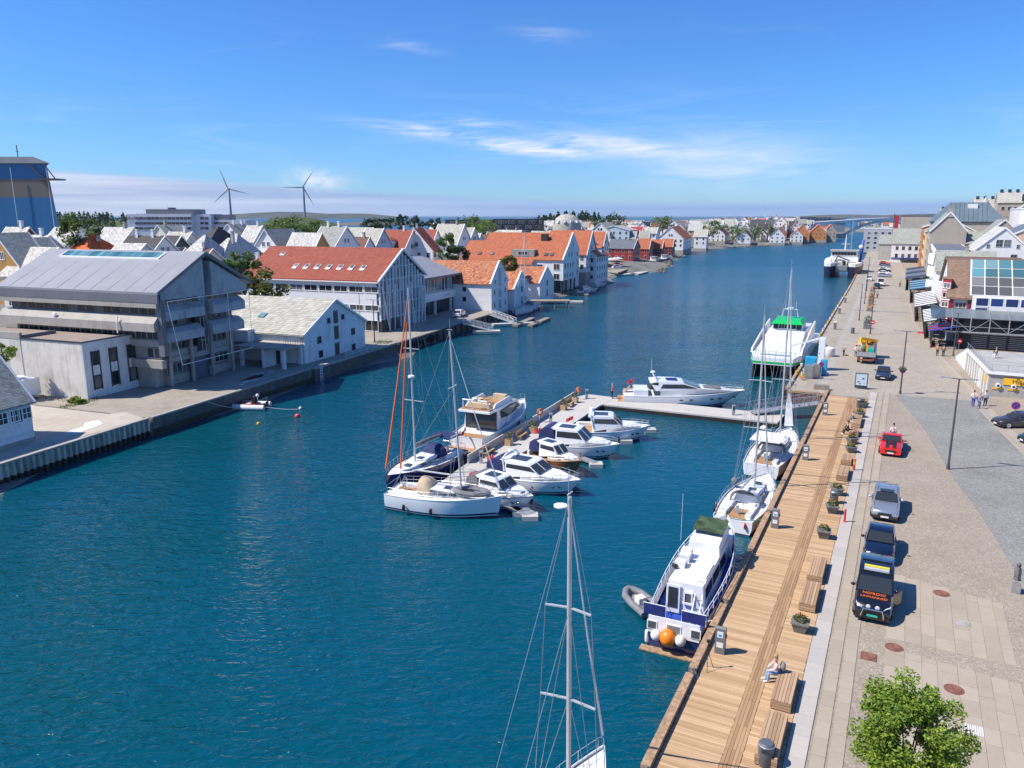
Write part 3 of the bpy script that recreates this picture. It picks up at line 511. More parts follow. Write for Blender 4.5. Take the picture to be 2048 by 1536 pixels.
# ---------------------------------------------------------------- right quay: deck, stone bands, cobbles
RQ = struct(put('quay_east', None)); RQ.rotation_euler = (0, 0, QR)    # local x = s, local y = -n
def qpoly(pts): return [(s, -n) for s, n in pts]
MB().prism(qpoly([(5, -2.5), (97.6, -2.5), (97.6, -11.6), (120, -11.9), (172, -12.9), (260, -14.6), (420, -19), (760, -28.5), (760, 420), (5, 420)]), -3, 1.55).build('quay_body', 'concrete', RQ)
BW = struct(put('boardwalk', None)); BW.rotation_euler = (0, 0, QR)
box('bearer', 'dark_frame', BW, 5, 97.2, 2.55, 7.0, .9, 1.50); box('fascia', 'pile_timber', BW, 5, 97.2, 7.02, 7.16, -.3, 1.52)
meP = [MB().box(0, .132, a, b, 1.50, 1.598).mesh('deck_plank', 'deck_wood') for a, b in ((4.66, 6.92), (2.46, 3.93))]
pl = MB(); q = random.Random(3); s = 21.0
while s < 97.1:
    g = q.uniform(.0, .006)
    for j, (a, b) in enumerate(((4.66, 6.92), (2.46, 3.93))):
        if 25.6 < s < 47.4: put('deck_plank', meP[j], BW, (s, q.uniform(-.012, .012), q.uniform(-.004, .004)))
        elif not (s > 88 and b < 4): pl.box(s, s+.132, a+q.uniform(-.012, .012), b, 1.50, 1.598+q.uniform(-.004, .004))
    s += .145
tag(pl.build('deck_planks', 'deck_wood', BW), 'weathered boards laid across the boardwalk', None, None, 'stuff')
pl = MB()
for k in range(5):
    s = 21.0 + (k % 2)*1.7
    while s < 97: pl.box(s, min(s+3.58, 97.1), 3.95+k*.142, 3.95+k*.142+.13, 1.50, 1.600); s += 3.6
tag(pl.build('runner_planks', 'deck_wood_dark', BW), 'darker boards running lengthways along the deck', None, None, 'stuff')
pl = MB(); s = 88.0
while s < 97.1: pl.box(s, s+.132, 2.46, 3.93, 1.50, 1.599); s += .145
tag(pl.build('dark_planks', 'deck_wood_dark', BW), None, None, None, 'stuff')
s = 18.0
while s < 96:
    box('edge_beam', 'timber', BW, s, s+6.9, 6.95, 7.32, 1.52, 1.86); MB().box(s+6.95, s+7.25, 6.80, 7.34, 1.52, 1.66).cyl((s+7.1, 7.05, 1.66), .09, .28, 8).box(s+6.85, s+7.35, 7.0, 7.1, 1.86, 1.94).build('mooring_cleat', 'steel_plate', BW); s += 7.4
for k in range(13): MB().cyl((20+k*6.2, 6.75, -3), .17, 4.3, 8).build('pile', 'pile_timber', BW)
# stone bands beside the deck
ST = struct(put('stone_bands', None)); ST.rotation_euler = (0, 0, QR)
meG = MB().box(0, 1.46, 0, .76, -.06, 0).mesh('granite_slab', 'granite'); meB = MB().box(0, 1.18, 0, .54, -.06, 0).mesh('band_slab', 'slab')
s = 20.0
while s < 101: put('granite_slab', meG, ST, (s, 1.66, 1.62+rnd.uniform(0, .006))); s += 1.475
for off in (.98, .33):
    s = 20.0+off
    while s < 101: put('band_slab', meB, ST, (s, off, 1.605+rnd.uniform(0, .006))); s += 1.195
box('joint_strip', 'cobble_pink', ST, 5, 101.5, .3, 2.44, 1.5, 1.578)
# ground sheets
def sheet(name, pts, z, m): return struct(MB().prism(qpoly(pts), z-.05, z).build(name, m, None, (0, 0, 0), QR))
sheet('cobbled_road', [(5, -.3), (101, -.3), (101, .3), (85, 3.3), (71.2, 4.9), (61.5, 6.5), (50.2, 7.9), (40, 9.6), (5, 13.5)], 1.585, 'cobble_pink')
sheet('cobbled_square', [(101, .32), (101.5, 8.2), (90.4, 9.5), (80.7, 10.9), (60, 14), (5, 24), (5, 13.55), (40, 9.63), (50.2, 7.93), (61.5, 6.53), (71.2, 4.93), (85, 3.33)], 1.583, 'cobble_grey')
sheet('promenade', [(97.7, -11.5), (172, -12.8), (260, -14.5), (420, -18.9), (760, -28.4), (760, -6), (290, 1.5), (177, 3.4), (131.2, 7), (101.52, 9.7), (101.5, -.28), (101.5, -2.3), (97.7, -2.3)], 1.59, 'cobble_sand')
sheet('promenade_track', [(98, -8.3), (260, -11.3), (420, -15), (420, -14.2), (260, -10.5), (98, -7.5)], 1.596, 'concrete'); sheet('promenade_band', [(98, -9.9), (260, -12.9), (420, -17), (420, -15.4), (260, -11.6), (98, -8.6)], 1.5955, 'quay_concrete')
for a in (139.5, 190, 222, 262): sheet('cross_band', [(a, -6.6-a*.016), (a+1.6, -6.6-a*.016), (a+1.6, 2.2), (a, 2.4)], 1.5962, 'slab' if a < 150 else 'cobble_grey')
KB = [(60, 13.0), (80.7, 11.1), (90.4, 9.7), (131.2, 5.1), (150, 3.2), (177.3, 1.3), (289, -.9), (420, -4)]
for o1, o2, m in ((0, .42, 'slab'), (.75, 1.15, 'slab')):
    sheet('gutter_band', [(s, n+o1) for s, n in KB] + [(s, n+o2) for s, n in KB[::-1]], 1.601, m)
sheet('side_pavement', [(s, n+1.25) for s, n in KB] + [(420, 40), (60, 60)], 1.598, 'cobble_pink')
for s, n in ((157.5, 3.0), (141, 4.7), (215, .6)):
    sheet('red_crossing_mat', [(s, n), (s+2.6, n-.1), (s+2.6, n+1.3), (s, n+1.5)] if s < 200 else [(s, n-1.2), (s+.35, n-1.2), (s+.35, n+1.6), (s, n+1.6)], 1.612, 'paint_red_tile')
# large slabs of the two paved fields
PV = struct(put('paved_field', None)); PV.rotation_euler = (0, 0, QR); q = random.Random(21); cols = [.9, 1.75, 2.5, 3.15, 4.0, 4.75, 5.35, 6.05, 6.55]
for s0, s1, wob in ((40.3, 48.4, 1), (20.0, 39.3, 2)):
    for a, b in zip(cols, cols[1:]):
        s = s0 + (.35*a if wob == 2 and a > 5.4 else 0); e = s1 - .13*(6.5-a)*0 - (.25*(a-.9) if wob == 1 else .12*(a-.9))
        while s < e-.3:
            l = min(q.choice([1.2, 1.5, 1.9, 2.4]), e-s); MB().box(s+.008, s+l-.008, -b+.008, -a-.008, 1.55, 1.598+q.uniform(0, .008)).build('paving_slab', 'slab_warm', PV); s += l
# face of the promenade towards the boats: vertical timber piles, and the long quay wall with fenders
PW = thing('timber_quay_wall', 'wall of upright brown timbers closing the end of the boardwalk', 'quay wall', Qp(97.35, -11.4, 0), QR)
for k in range(26): box('timber_post', 'pile_timber', PW, -.22-.05*(k%3), 0, -4.35+k*.167, -4.35+k*.167+.125, -2, 1.45)
box('cap_beam', 'timber', PW, -.34, .1, -4.5, .1, 1.5, 1.76)
FQ = thing('timber_fender_line', 'timber edge beam with white and yellow bollards along the far promenade', 'quay edge', (0,0,0), QR)
pts = [(98, -11.6), (120, -11.95), (172, -12.95), (260, -14.65), (340, -16.8)]
for (a, b), (c, d) in zip(pts, pts[1:]):
    MB().bar((a, -b+.1, 1.72), (c, -d+.1, 1.72), .35, .3).build('edge_beam', 'timber', FQ); MB().bar((a, -b+.3, .9), (c, -d+.3, .9), .3, 1.2).build('fascia', 'rubber', FQ)
for k in range(26):
    s = 101+k*6.2; n = -11.6-(s-98)*.0188-.03
    MB().cyl((s, -n-.1, 1.87), .16, .42, 8, .2).build('bollard', ['white_buoy', 'signal_yellow'][k % 3 == 1], FQ)
# ---------------------------------------------------------------- building kit
_wc = {}
def win_mesh(w, h, frame='white_trim', pane='window_glass', cols=2, rows=1, fw=.08, depth=.07):
    k = (round(w,2), round(h,2), frame, pane, cols, rows, fw)
    if k not in _wc:
        mb = MB(); x0, x1 = -.03, depth
        mb.box(x0, x1, -w/2, -w/2+fw, -h/2, h/2).box(x0, x1, w/2-fw, w/2, -h/2, h/2).box(x0, x1+.02, -w/2-.04, w/2+.04, -h/2-.03, -h/2+fw).box(x0, x1, -w/2+fw, w/2-fw, h/2-fw, h/2)
        for c in range(1, cols): y = -w/2+w*c/cols; mb.box(x0, x1-.02, y-fw*.35, y+fw*.35, -h/2+fw, h/2-fw)
        for r in range(1, rows): z = -h/2+h*r/rows; mb.box(x0, x1-.025, -w/2+fw, w/2-fw, z-fw*.35, z+fw*.35)
        _wc[k] = (mb.mesh('window_frame', frame), MB().box(-.02, .025, -w/2+fw*.9, w/2-fw*.9, -h/2+fw*.9, h/2-fw*.9).mesh('pane', pane), mb)
    return _wc[k]
_fw = {}
def far_win(w, h, frame='white_trim', pane='window_glass'):
    k = (w, h, frame, pane)
    if k not in _fw: _fw[k] = MB().box(-.02, .05, -w/2-.08, w/2+.08, -h/2-.08, h/2+.08).mat(1).box(.05, .07, -w/2, w/2, -h/2, h/2).mesh('window', [frame, pane])
    return _fw[k]
NRM = {'+x': 0, '-x': math.pi, '+y': math.pi/2, '-y': -math.pi/2}
def win(parent, x, y, z, face, w=1.0, h=1.3, far=False, name='window', **kw):
    rz = NRM[face] if isinstance(face, str) else face
    if far: return put(name, far_win(w, h, **kw), parent, (x, y, z), rz)
    a, b, _ = win_mesh(w, h, **kw); o = put(name, a, parent, (x, y, z), rz); put('pane', b, o); return o
def text(s, size, m, parent, loc, rot, name='lettering', ext=.01):
    cu = bpy.data.curves.new(name, 'FONT'); cu.body = s; cu.size = size; cu.extrude = ext; cu.align_x = 'CENTER'; cu.align_y = 'CENTER'; cu.materials.append(MT[m])
    tmp = bpy.data.objects.new('tmp', cu); COL.objects.link(tmp); bpy.context.view_layer.update()
    me = bpy.data.meshes.new_from_object(tmp.evaluated_get(bpy.context.evaluated_depsgraph_get())); bpy.data.objects.remove(tmp)
    o = put(name, me, parent, loc); o.rotation_euler = rot; return o
def chevron(w, he, rise, o, t):                        # y-z outline of a gable roof
    k = rise/(w/2); a = w/2+o; zl = he-o*k
    return [(-a, zl), (0, he+rise), (a, zl), (a, zl+t), (0, he+rise+t*1.15), (-a, zl+t)]
def gable_roof(parent, L, w, he, rise, m, o=.35, og=.3, t=.16, trim='white_trim', x0=None):
    x0 = -L/2 if x0 is None else x0
    r = MB().front(chevron(w, he, rise, o, t), x0-og, x0+L+og).build('roof', m, parent)
    if trim:
        for a in (x0-og-.06, x0+L+og-.1): MB().front(chevron(w, he-.02, rise, o+.02, t+.07), a, a+.16).build('bargeboard', trim, parent)
    return r
def chimney(parent, x, y, z, m='concrete_dark', h=1.4, a=.55):
    return MB().box(x-a/2, x+a/2, y-a/2, y+a/2, z-1.2, z+h).box(x-a/2-.06, x+a/2+.06, y-a/2-.06, y+a/2+.06, z+h-.2, z+h-.05).build('chimney', m, parent)
def house(name, label, c, d, L, zb, w, he, rise, wall, roof, opts='', side=1, far=False, base=2.5, group=None, cat='house', wstyle=None):
    t = thing(name, label, cat, (c.x, c.y, zb), math.atan2(d.y, d.x), group); ws = wstyle or {}
    MB().front([(-w/2, -base), (w/2, -base), (w/2, he)] + ([] if 'h' in opts else [(0, he+rise)]) + [(-w/2, he)], -L/2, L/2).build('wall', wall, t)
    MB().box(-L/2-.04, L/2+.04, -w/2-.04, w/2+.04, -base, .35).build('foundation', 'concrete', t)
    if 'h' in opts:
        a, b, o = L/2+.35, w/2+.35, min(L/2-.3, rise*1.0)
        rf = MB().add([(-a,-b,he-.1),(a,-b,he-.1),(a,b,he-.1),(-a,b,he-.1),(-a,-b,he+.08),(a,-b,he+.08),(a,b,he+.08),(-a,b,he+.08),(-L/2+o,0,he+rise),(L/2-o,0,he+rise)], [(3,2,1,0),(0,1,5,4),(1,2,6,5),(2,3,7,6),(3,0,4,7),(4,5,9,8),(6,7,8,9),(5,6,9),(7,4,8)]).build('roof', roof, t)
    else: rf = gable_roof(t, L, w, he, rise, roof)
    nch = opts.count('c')
    for i in range(nch): chimney(rf, (-.22+.45*i)*L, .15*side, he+rise, rnd.choice(['concrete_dark', 'concrete', 'white_render']) if nch < 2 else 'white_render')
    st = max(1, int((he+.4)//2.7)); W = dict(w=1.0, h=1.35)
    for k in range(st):
        z = he-1.25-k*2.65
        n = max(1, int(L//2.7))
        for i in range(n): win(t, -L/2+L*(i+.5)/n, side*w/2, z, '+y' if side > 0 else '-y', far=far, **W, **ws)
        n = max(1, int(w//2.9))
        for i in range(n): win(t, -L/2, -w/2+w*(i+.5)/n, z, '-x', far=far, **W, **ws)
    if 'h' not in opts and rise > 2.5:
        for y in ((-.7, .7) if w > 7 else (0,)): win(t, -L/2, y, he+rise*.28, '-x', far=far, w=.9, h=1.2, **ws)
    if 'd' in opts:
        q = side*w*.25; zt = he+rise*.5; dm = put('dormer', MB().box(-1.3, 1.3, min(q, q*2.0), max(q, q*2.0), he+.2, he+rise*.5+.3).mesh('dormer', 'white_boards'), t)
        MB().front([(-1.5, 0), (1.5, 0), (1.5, .12), (0, .9), (-1.5, .12)], 0, abs(q)+.3).build('dormer_roof', roof, dm, (0, side*(w*.5+.05), he+rise*.5+.28), -side*math.pi/2)
        for i in (-.6, .6): win(dm, i, side*w*.5, he+1.4, '+y' if side > 0 else '-y', far=far, w=.9, h=1.1)
    if 'b' in opts:
        b = MB().box(-L/2-1.5, -L/2, -w*.36, w*.36, he-.6, he-.45)
        for y in range(9): b.box(-L/2-1.48, -L/2-1.42, -w*.36+y*w*.09-.03, -w*.36+y*w*.09+.03, he-.45, he+.5)
        b.box(-L/2-1.52, -L/2-1.38, -w*.36, w*.36, he+.45, he+.55)
        for y in (-w*.34, w*.34): b.box(-L/2-1.45, -L/2-1.3, y-.07, y+.07, -.5, he-.6)
        b.build('balcony', 'white_trim', t)
    return t
# red boathouses and waterfront neighbours share the same ridge solver
HOUSES2 = [
 ('n',1274,479,1222,362,16,6.4,3.9,'red_boards','roof_sheet_dark','','long red boathouse with dark grey roof beside the quay with parasols'),
 ('n',1302,477.7,1277,386,10,7,4.6,'red_boards','tile_orange','','red boathouse with steep orange roof, next to the grey-roofed one'),
 ('n',1327,480,1305,412,9,5,4,'dark_red_boards','tile_orange','','small red boathouse with orange roof, third along the shore'),
 ('n',1348,478,1325,428,9,5,4,'dark_red_boards','tile_orange','','small red boathouse with orange roof, last before the moored hulk'),
 ('s',1166,487,1191,250,9,9,4,'white_boards','tile_orange','d','white waterfront house with orange roof behind the yellow crane'),
]
for h in HOUSES: pass
for hs, plans in ((HOUSES, HPLAN), (HOUSES2, None)):
    for i, h in enumerate(hs):
        if plans: p, d, L, zb = plans[i]
        else:
            p, d, L = ridge(*h[:5]); L = max(6, min(abs(L), 30)); zb = p.z-h[6]-h[7]
        c = p + d*(L/2)
        house('boathouse' if 'boathouse' in h[11] else 'house', h[11], c, d, L, zb, h[5], h[6], h[7], h[8], h[9], h[10], side=1 if h[0] == 'n' else -1, far=h[4] > 215, base=4.0)
# packed far houses: a few builds copied about
protos = []
for i, (L, w_, he, rise, wall, roof, o) in enumerate([(9,8,5.2,4,'white_boards','slate_warm','c'),(10,8,5.4,4.2,'white_boards','slate_white','c'),(8,7.5,5.2,4,'white_boards','slate_grey',''),(10,8,5.2,3.8,'cream_boards','slate_warm','c'),(9,8,5.4,4.2,'white_boards','tile_orange',''),(9,8,5.2,4,'white_boards','tile_dark','c'),(11,8,5,4.2,'grey_boards','slate_mossy',''),(8,8,5.2,4,'white_boards','tile_brown','c'),(9,8,5.4,4.4,'yellow_boards','slate_white','')]):
    protos.append((i, (L, w_, he, rise, wall, roof, o)))
KIND = {'slate_warm': 'pale slate', 'slate_white': 'white-flecked slate', 'slate_grey': 'grey slate', 'tile_orange': 'orange tiled', 'tile_dark': 'black tiled', 'slate_mossy': 'mossy slate', 'tile_brown': 'brown tiled'}
first = {}
wts = [0,0,1,1,1,2,2,3,4,5,5,6,7,8,1,0,2]
for x, y in FAR:
    i = frnd.choice(wts); L, w_, he, rise, wall, roof, o = protos[i][1]
    ns = frnd.random() < .5; u_ = 1024+x/y*F/1.02; pl_ = 'by the dark flats' if u_ < 1000 else 'behind the orange roofs' if u_ < 1180 else 'above the red boathouses' if u_ < 1300 else 'on the crowded hill' if u_ < 1430 else 'towards the bridge'; pd_ = 'lower slope' if y < 400 else 'mid slope' if y < 560 else 'near the skyline'; key = (i, ns); zb = land_z(x, y)-.1
    if key not in first:
        wn = wall.split('_')[0]
        lab_ = lambda: '%s house, %s roof, gable %s, %s, %s' % (wn, KIND[roof], 'to harbour' if not ns else 'to viewer', pl_, pd_)
        first[key] = house('far_house', lab_(), Vector((x, y, 0)), DL['s' if ns else 'n'], L, zb, w_, he, rise, wall, roof, o, side=-1 if ns else 1, far=True, base=5, group='small %s houses with %s roofs on the far slopes' % (wn, KIND[roof]))
    else:
        wn = wall.split('_')[0]; c = copy_tree(first[key]); c['label'] = '%s house, %s roof, gable %s, %s, %s' % (wn, KIND[roof], 'to harbour' if not ns else 'to viewer', pl_, pd_); c.location = (x, y, zb); c.rotation_euler.z += R(frnd.uniform(-14, 14))

MAIN = []
while len(MAIN) < 46:
    y = frnd.uniform(960, 1300); u = frnd.uniform(1690, 1850); x = (u-1024)/F*y*1.02
    if inside(x, y, FARLAND) and all(abs(x-a)+abs(y-b) > 15 for a, b in MAIN): MAIN.append((x, y))
for j, (x, y) in enumerate(MAIN):
    key = frnd.choice(sorted(first, key=str)); c = copy_tree(first[key]); wn = protos[key[0]][1][4].split('_')[0]; c['label'] = '%s house, %s roof, on the mainland beyond the bridge' % (wn, KIND[protos[key[0]][1][5]]); c.location = (x, y, 3.0+8*math.exp(-((x-800)/220)**2-((y-1150)/260)**2)-.3)
def lroot(name, label, s, n, cat='building', z=2.0): return thing(name, label, cat, Lp(s, n, z), LR)
# ---------------------------------------------------------------- concrete office with long grey roof  (local x = along quay, y = inland)
t = lroot('concrete_office', 'weathered concrete office block with long grey sheet roof and stacked window bands', 77.6, 72.2); t.scale = (.76, .94, 1)
box('wall', 'concrete', t, -9, 9, .6, 24.6, 0, 10.6); box('plinth', 'concrete', t, -7.2, 7.4, .2, .58, 0, 1.2); box('ground_beam', 'concrete', t, -7.4, 7.6, -.4, .58, 2.9, 3.5)
MB().front([(-9.9, 10.3), (9.9, 10.3), (9.9, 11.1), (0, 15.5), (-9.9, 11.1)], -.0, .0).v and None
def gablewall(y0, y1, x0, x1, m):                      # slice of the big gable between x0 and x1
    zt = lambda x: 15.55-abs(x)*(3.85/9.9)
    pts = [(x0, 10.85), (x1, 10.85), (x1, zt(x1))] + ([(0, zt(0))] if x0 < 0 < x1 else []) + [(x0, zt(x0))]
    return MB().side(pts, y0, y1).build('gable_wall', m, t)
gablewall(-2.2, .58, -9.9, -.4, 'concrete_dark'); gablewall(-2.2, .58, 1.3, 9.9, 'concrete_dark'); gablewall(24.6, 24.9, -9.9, 9.9, 'concrete')
MB().side([(-11.0, 11.6), (0, 15.9), (11.0, 11.6), (11.0, 11.85), (0, 16.2), (-11.0, 11.85)], -2.6, 25.6).build('roof', 'roof_sheet', t)
box('fascia', 'roof_sheet_dark', t, -11.05, -10.7, -2.55, 25.55, 10.6, 11.6); box('eave_beam', 'concrete', t, -11.0, -9.9, -2.2, 25.4, 10.0, 10.58)
MB().bar((-11, -2.62, 11.7), (0, -2.62, 16.02), .12, .4).bar((0, -2.62, 16.02), (11, -2.62, 11.7), .12, .4).build('verge_trim', 'roof_sheet_dark', t)
# left long side: sloping concrete apron, window bands
MB().side([(-11.3, 7.2), (-9.2, 7.2), (-9.2, 9.0), (-10.3, 9.0), (-11.3, 8.2)], -1.8, 25.5).build('concrete_apron', 'concrete', t)
box('window_sill_beam', 'concrete', t, -9.7, -9.02, -1.4, 25, 5.2, 6.0); box('spandrel', 'concrete', t, -9.9, -9.02, -1.4, 25, 2.6, 3.6)
for k in range(17): win(t, -9.75, -.6+k*1.5, 9.5, '-x', w=1.44, h=.95, frame='concrete', pane='dark_glass', cols=1, fw=.05)
for k in range(13): win(t, -9.25, .2+k*1.9, 6.6, '-x', w=1.85, h=1.15, frame='galvanised', pane='office_glass', cols=2, fw=.06)
for k in range(2): win(t, -9.3, -.4+k*1.2, 4.4, '-x', w=1.1, h=1.3, frame='galvanised', pane='office_glass', cols=1)
box('corner_duct', 'roof_sheet_dark', t, -10.4, -9.6, -2.4, -1.5, 4.2, 10.8); MB().tube([(-11.32, 4, 8.9), (-11.6, 4, 8.1), (-11.6, 4, 6.9)], .1, 6).build('downpipe', 'white_paint', t)
MB().ball((-11.2, 15, 8.6), .35, 8, 5, (.6, 1, 1)).build('alarm_box', 'white_paint', t)
# gable front: two stacks of protruding bands either side of a glazed slot
for x0, x1 in ((-9.2, -.6), (1.5, 9.4)):
    for z0, z1, o in ((8.3, 10.0, -2.1), (5.6, 7.3, -1.7)):
        MB().front([(o, z0), (.6, z0), (.6, z1), (o+.9, z1), (o, z1-.6)], x0, x1).build('concrete_band', 'concrete_dark', t)
    n = 6; dx = (x1-x0)/n
    for k in range(n):
        win(t, x0+dx*(k+.5), -.9, 10.42, '-y', w=dx-.06, h=.82, frame='galvanised', pane='grey_glass', cols=1, fw=.05)
        win(t, x0+dx*(k+.5), .45, 7.8, '-y', w=dx-.06, h=1.0, frame='galvanised', pane='grey_glass' if k % 3 else 'office_glass', cols=1, fw=.05)
    box('lintel', 'concrete_dark', t, x0, x1, -.88, .58, 10.02-.0, 10.03)
for x0, x1 in ((-7.0, -2.4), (-2.2, 2.1), (2.3, 7.2)):
    for k in range(4):
        dx = (x1-x0)/4; win(t, x0+dx*(k+.5), .2, 4.95, '-y', w=dx-.08, h=1.35, frame='galvanised', pane='office_glass', cols=1, fw=.06)
    box('balustrade_panel', 'concrete', t, x0, x1, -.2, .18, 3.52, 4.25)
for k in range(4): win(t, -6.6+k*1.1, .18, 2.0, '-y', w=1.04, h=1.3, frame='galvanised', pane='office_glass', cols=1, fw=.06); win(t, 3.3+k*1.1, .18, 2.1, '-y', w=1.04, h=1.2, frame='galvanised', pane='office_glass', cols=1, fw=.06)
gd_ = box('garage_door', 'steel_door', t, -2.2, 2.2, -.05, .19, 0, 2.85)
for k in range(6): box('door_rib', 'roof_sheet_dark', gd_, -2.2, 2.2, -.08, -.051, .2+k*.45, .26+k*.45)
for x in (-7.2, -2.4, 2.3, 7.3): MB().cyl((x, -.6, 0), .27, 5.65, 12).build('column', 'concrete', t)
box('slot_glass', 'gable_glass', t, -.38, 1.28, -.9, .4, 8.2, 15.1); box('slot_glass', 'office_glass', t, -.55, 1.45, -.3, .5, 3.6, 8.15)
for z in (5, 6.4, 8.2, 9.6, 11, 12.4, 13.6): box('slot_mullion', 'galvanised', t, -.5, 1.4, -.98, -.92, z, z+.07)
for x in (-.36, .45, 1.22): box('slot_mullion', 'galvanised', t, x-.04, x+.04, -1.0, -.93, 3.6, 14.9)
MB().tube([(-9.6, -2.9, 10.7), (9.4, -2.9, 10.9), (9.4, -2.9, 3.0), (-7.6, -2.9, 2.9), (-9.6, -2.9, 10.7)], .055, 5).tube([(3.9, -2.92, 10.85), (3.9, -2.92, 3.0)], .055, 5).build('white_pipe_frame', 'white_paint', t)
for k in range(9): MB().bar((-10.9, -.2+k*2.9, 11.9), (-2.6, -.2+k*2.9, 15.15), .05, .05).build('roof_seam', 'roof_sheet', t)
sk = MB().box(-2.45, -.75, 3.6, 21.4, 14.6, 15.2).build('skylight_kerb', 'white_trim', t); sk.rotation_euler = (0, 0, 0)
for k in range(24):
    y = 3.8+k*.73; MB().plate([(-2.35, y, 15.42), (-.85, y, 16.0), (-.85, y+.66, 16.0), (-2.35, y+.66, 15.42)], .05).build('skylight_pane', 'teal_glass', t)
MB().side([(-2.5, 15.1), (-.7, 15.9), (-.7, 16.04), (-2.5, 15.38)], 3.5, 21.5).build('skylight_base', 'white_trim', t)
# ---------------------------------------------------------------- annex
t = lroot('concrete_annex', 'low flat-roofed annex with stained render and tall boarded windows', 63.4, 75.8)
box('wall', 'annex_render', t, 0, 6.0, 0, 24, -.5, 6.45); box('front_wall', 'annex_front', t, .02, 8.9, -.14, -.001, -.5, 6.45); box('rear_block', 'annex_render', t, -.06, 5.9, 9.5, 24.1, 0, 6.46)
box('roof', 'roof_felt', t, .25, 6.2, .25, 23.8, 6.4, 6.5); box('parapet', 'dark_frame', t, -.08, .2, -.2, 9.4, 6.46, 6.62); box('parapet', 'concrete', t, -.1, .25, 9.4, 24.2, 6.46, 7.2); box('parapet', 'roof_sheet_dark', t, -.06, 9.0, -.22, .0, 6.46, 6.64)
box('upstand', 'roof_sheet_dark', t, .25, 4.6, 9.3, 9.5, 6.5, 6.9)
for k, x in enumerate((1.6, 4.1, 6.7)):
    box('shaft_frame', 'dark_frame', t, x-.62, x-.5, -.22, -.141, .8, 5.4); box('shaft_frame', 'dark_frame', t, x+.5, x+.62, -.22, -.141, .8, 5.4)
    for z in (1.75, 4.55): win(t, x, -.16, z, '-y', w=.98, h=1.6, frame='dark_frame', pane=['dark_glass', 'grey_glass'][(k+int(z)) % 2], cols=1)
MB().box(8.3, 8.5, -.25, -.15, 0, 6.4).build('downpipe', 'roof_sheet_dark', t); box('vent_unit', 'white_paint', t, 7.9, 8.6, -.7, -.2, .3, 1.1)
# ---------------------------------------------------------------- boat hut at the near left
d = DL['s']; t = house('boat_hut', 'white boarded quayside hut with worn paint and diamond slate roof', Lp(42.6, 70.0), d, 13.6, 2.0, 7.4, 3.9, 3.9, 'white_boards_worn', 'slate_grey', '', side=-1, base=.5, cat='hut')
for k in range(4): win(t, 6.3-k*1.15, -3.72, 2.75, '-y', w=.95, h=1.15, cols=2, rows=2)
# ---------------------------------------------------------------- white warehouse with slate roof
t = lroot('white_warehouse', 'old white rendered warehouse with mottled slate roof and brown loading doors', 98.6, 65.2)
W_ = 16.2; MB().side([(-8.1, -2), (8.1, -2), (8.1, 4.2), (0, 8.2), (-8.1, 4.2)], 0, 19).build('wall', 'warehouse_render', t)
MB().side([(-8.5, 3.95), (0, 8.2), (8.5, 3.95), (8.5, 4.15), (0, 8.42), (-8.5, 4.15)], -.25, 19.2).build('roof', 'slate_warm', t)
MB().bar((-8.5, -.27, 4.05), (0, -.27, 8.3), .1, .3).bar((0, -.27, 8.3), (8.5, -.27, 4.05), .1, .3).build('bargeboard', 'white_trim', t)
for z0, z1 in ((.0, 1.75), (2.35, 4.3), (4.75, 6.6)): box('loading_door', 'door_brown', t, -.55, .55, -.08, -.001, z0, z1); box('door_ledge', 'concrete', t, -.6, .6, -.22, -.001, z1-.0, z1+.1)
for x, z in ((-1.9, 5.4), (1.9, 5.5), (-4.5, 2.9), (4.6, 2.9), (-4.3, .8), (4.6, .4)): win(t, x, -.02, z, '-y', w=.95 if z < 5 else .7, h=1.0 if z < 5 else .75, frame='dark_frame', pane='dark_glass', cols=2, rows=2, fw=.1)
MB().plate([(-5.2, 9.0, 5.85), (-4.2, 9.0, 6.35), (-4.2, 10.1, 6.35), (-5.2, 10.1, 5.85)], .12).build('rooflight', 'teal_glass', t)
box('terrace_slab', 'concrete', t, -12.6, -8.12, .2, 8.5, 2.55, 2.85); box('loft_entrance', 'warehouse_render', t, -9.6, -8.12, 8.5, 16, 2.85, 4.6)
for x, y in ((-12.3, .5), (-8.5, .45), (-12.3, 7.5)): box('post', 'warehouse_render', t, x-.22, x+.22, y-.22, y+.22, -.5, 2.54)
for x in range(9): MB().cyl((-12.5+x*.55, .3, 2.85), .03, .9, 5).build('railing_post', 'rust', t)
box('undercroft_wall', 'warehouse_render', t, -12.6, -8.12, 3.6, 3.9, -.5, 2.54); box('dark_opening', 'dark_frame', t, -9.9, -9.1, 3.5, 3.59, 0, 2.0)
chimney(t, -9.6, 17.5, 6.0, 'concrete', 2.2, .9)
for x in range(5): win(t, -8.14, 9.4+x*1.6, 3.5, '-x', w=1.0, h=.8, frame='dark_frame', pane='dark_glass') if x in (0, 2) else None
MB().tube([(-2, -2.7, .65), (8.4, -2.7, .65)], .04, 5).tube([(-2, -2.7, .3), (8.4, -2.7, .3)], .04, 5).build('quay_rail', 'white_paint', t)
for k in range(6): MB().cyl((-2+k*2.08, -2.7, 0), .035, .68, 5).build('rail_post', 'white_paint', t)
lad = MB().box(-9.2, -9.12, -3.2, -3.1, -2, .3).box(-8.7, -8.62, -3.2, -3.1, -2, .3)
for k in range(5): lad.box(-9.15, -8.65, -3.19, -3.13, -1.5+k*.4, -1.42+k*.4)
lad.build('ladder', 'white_paint', t)
# slate cottage squeezed behind the warehouse and the concrete office
house('cottage', 'mossy slate cottage wedged between concrete office and warehouse', Lp(92.5, 84), DL['s'], 9, 2.0, 7, 3.6, 3.8, 'warehouse_render', 'slate_mossy', 'c', side=-1, base=1)
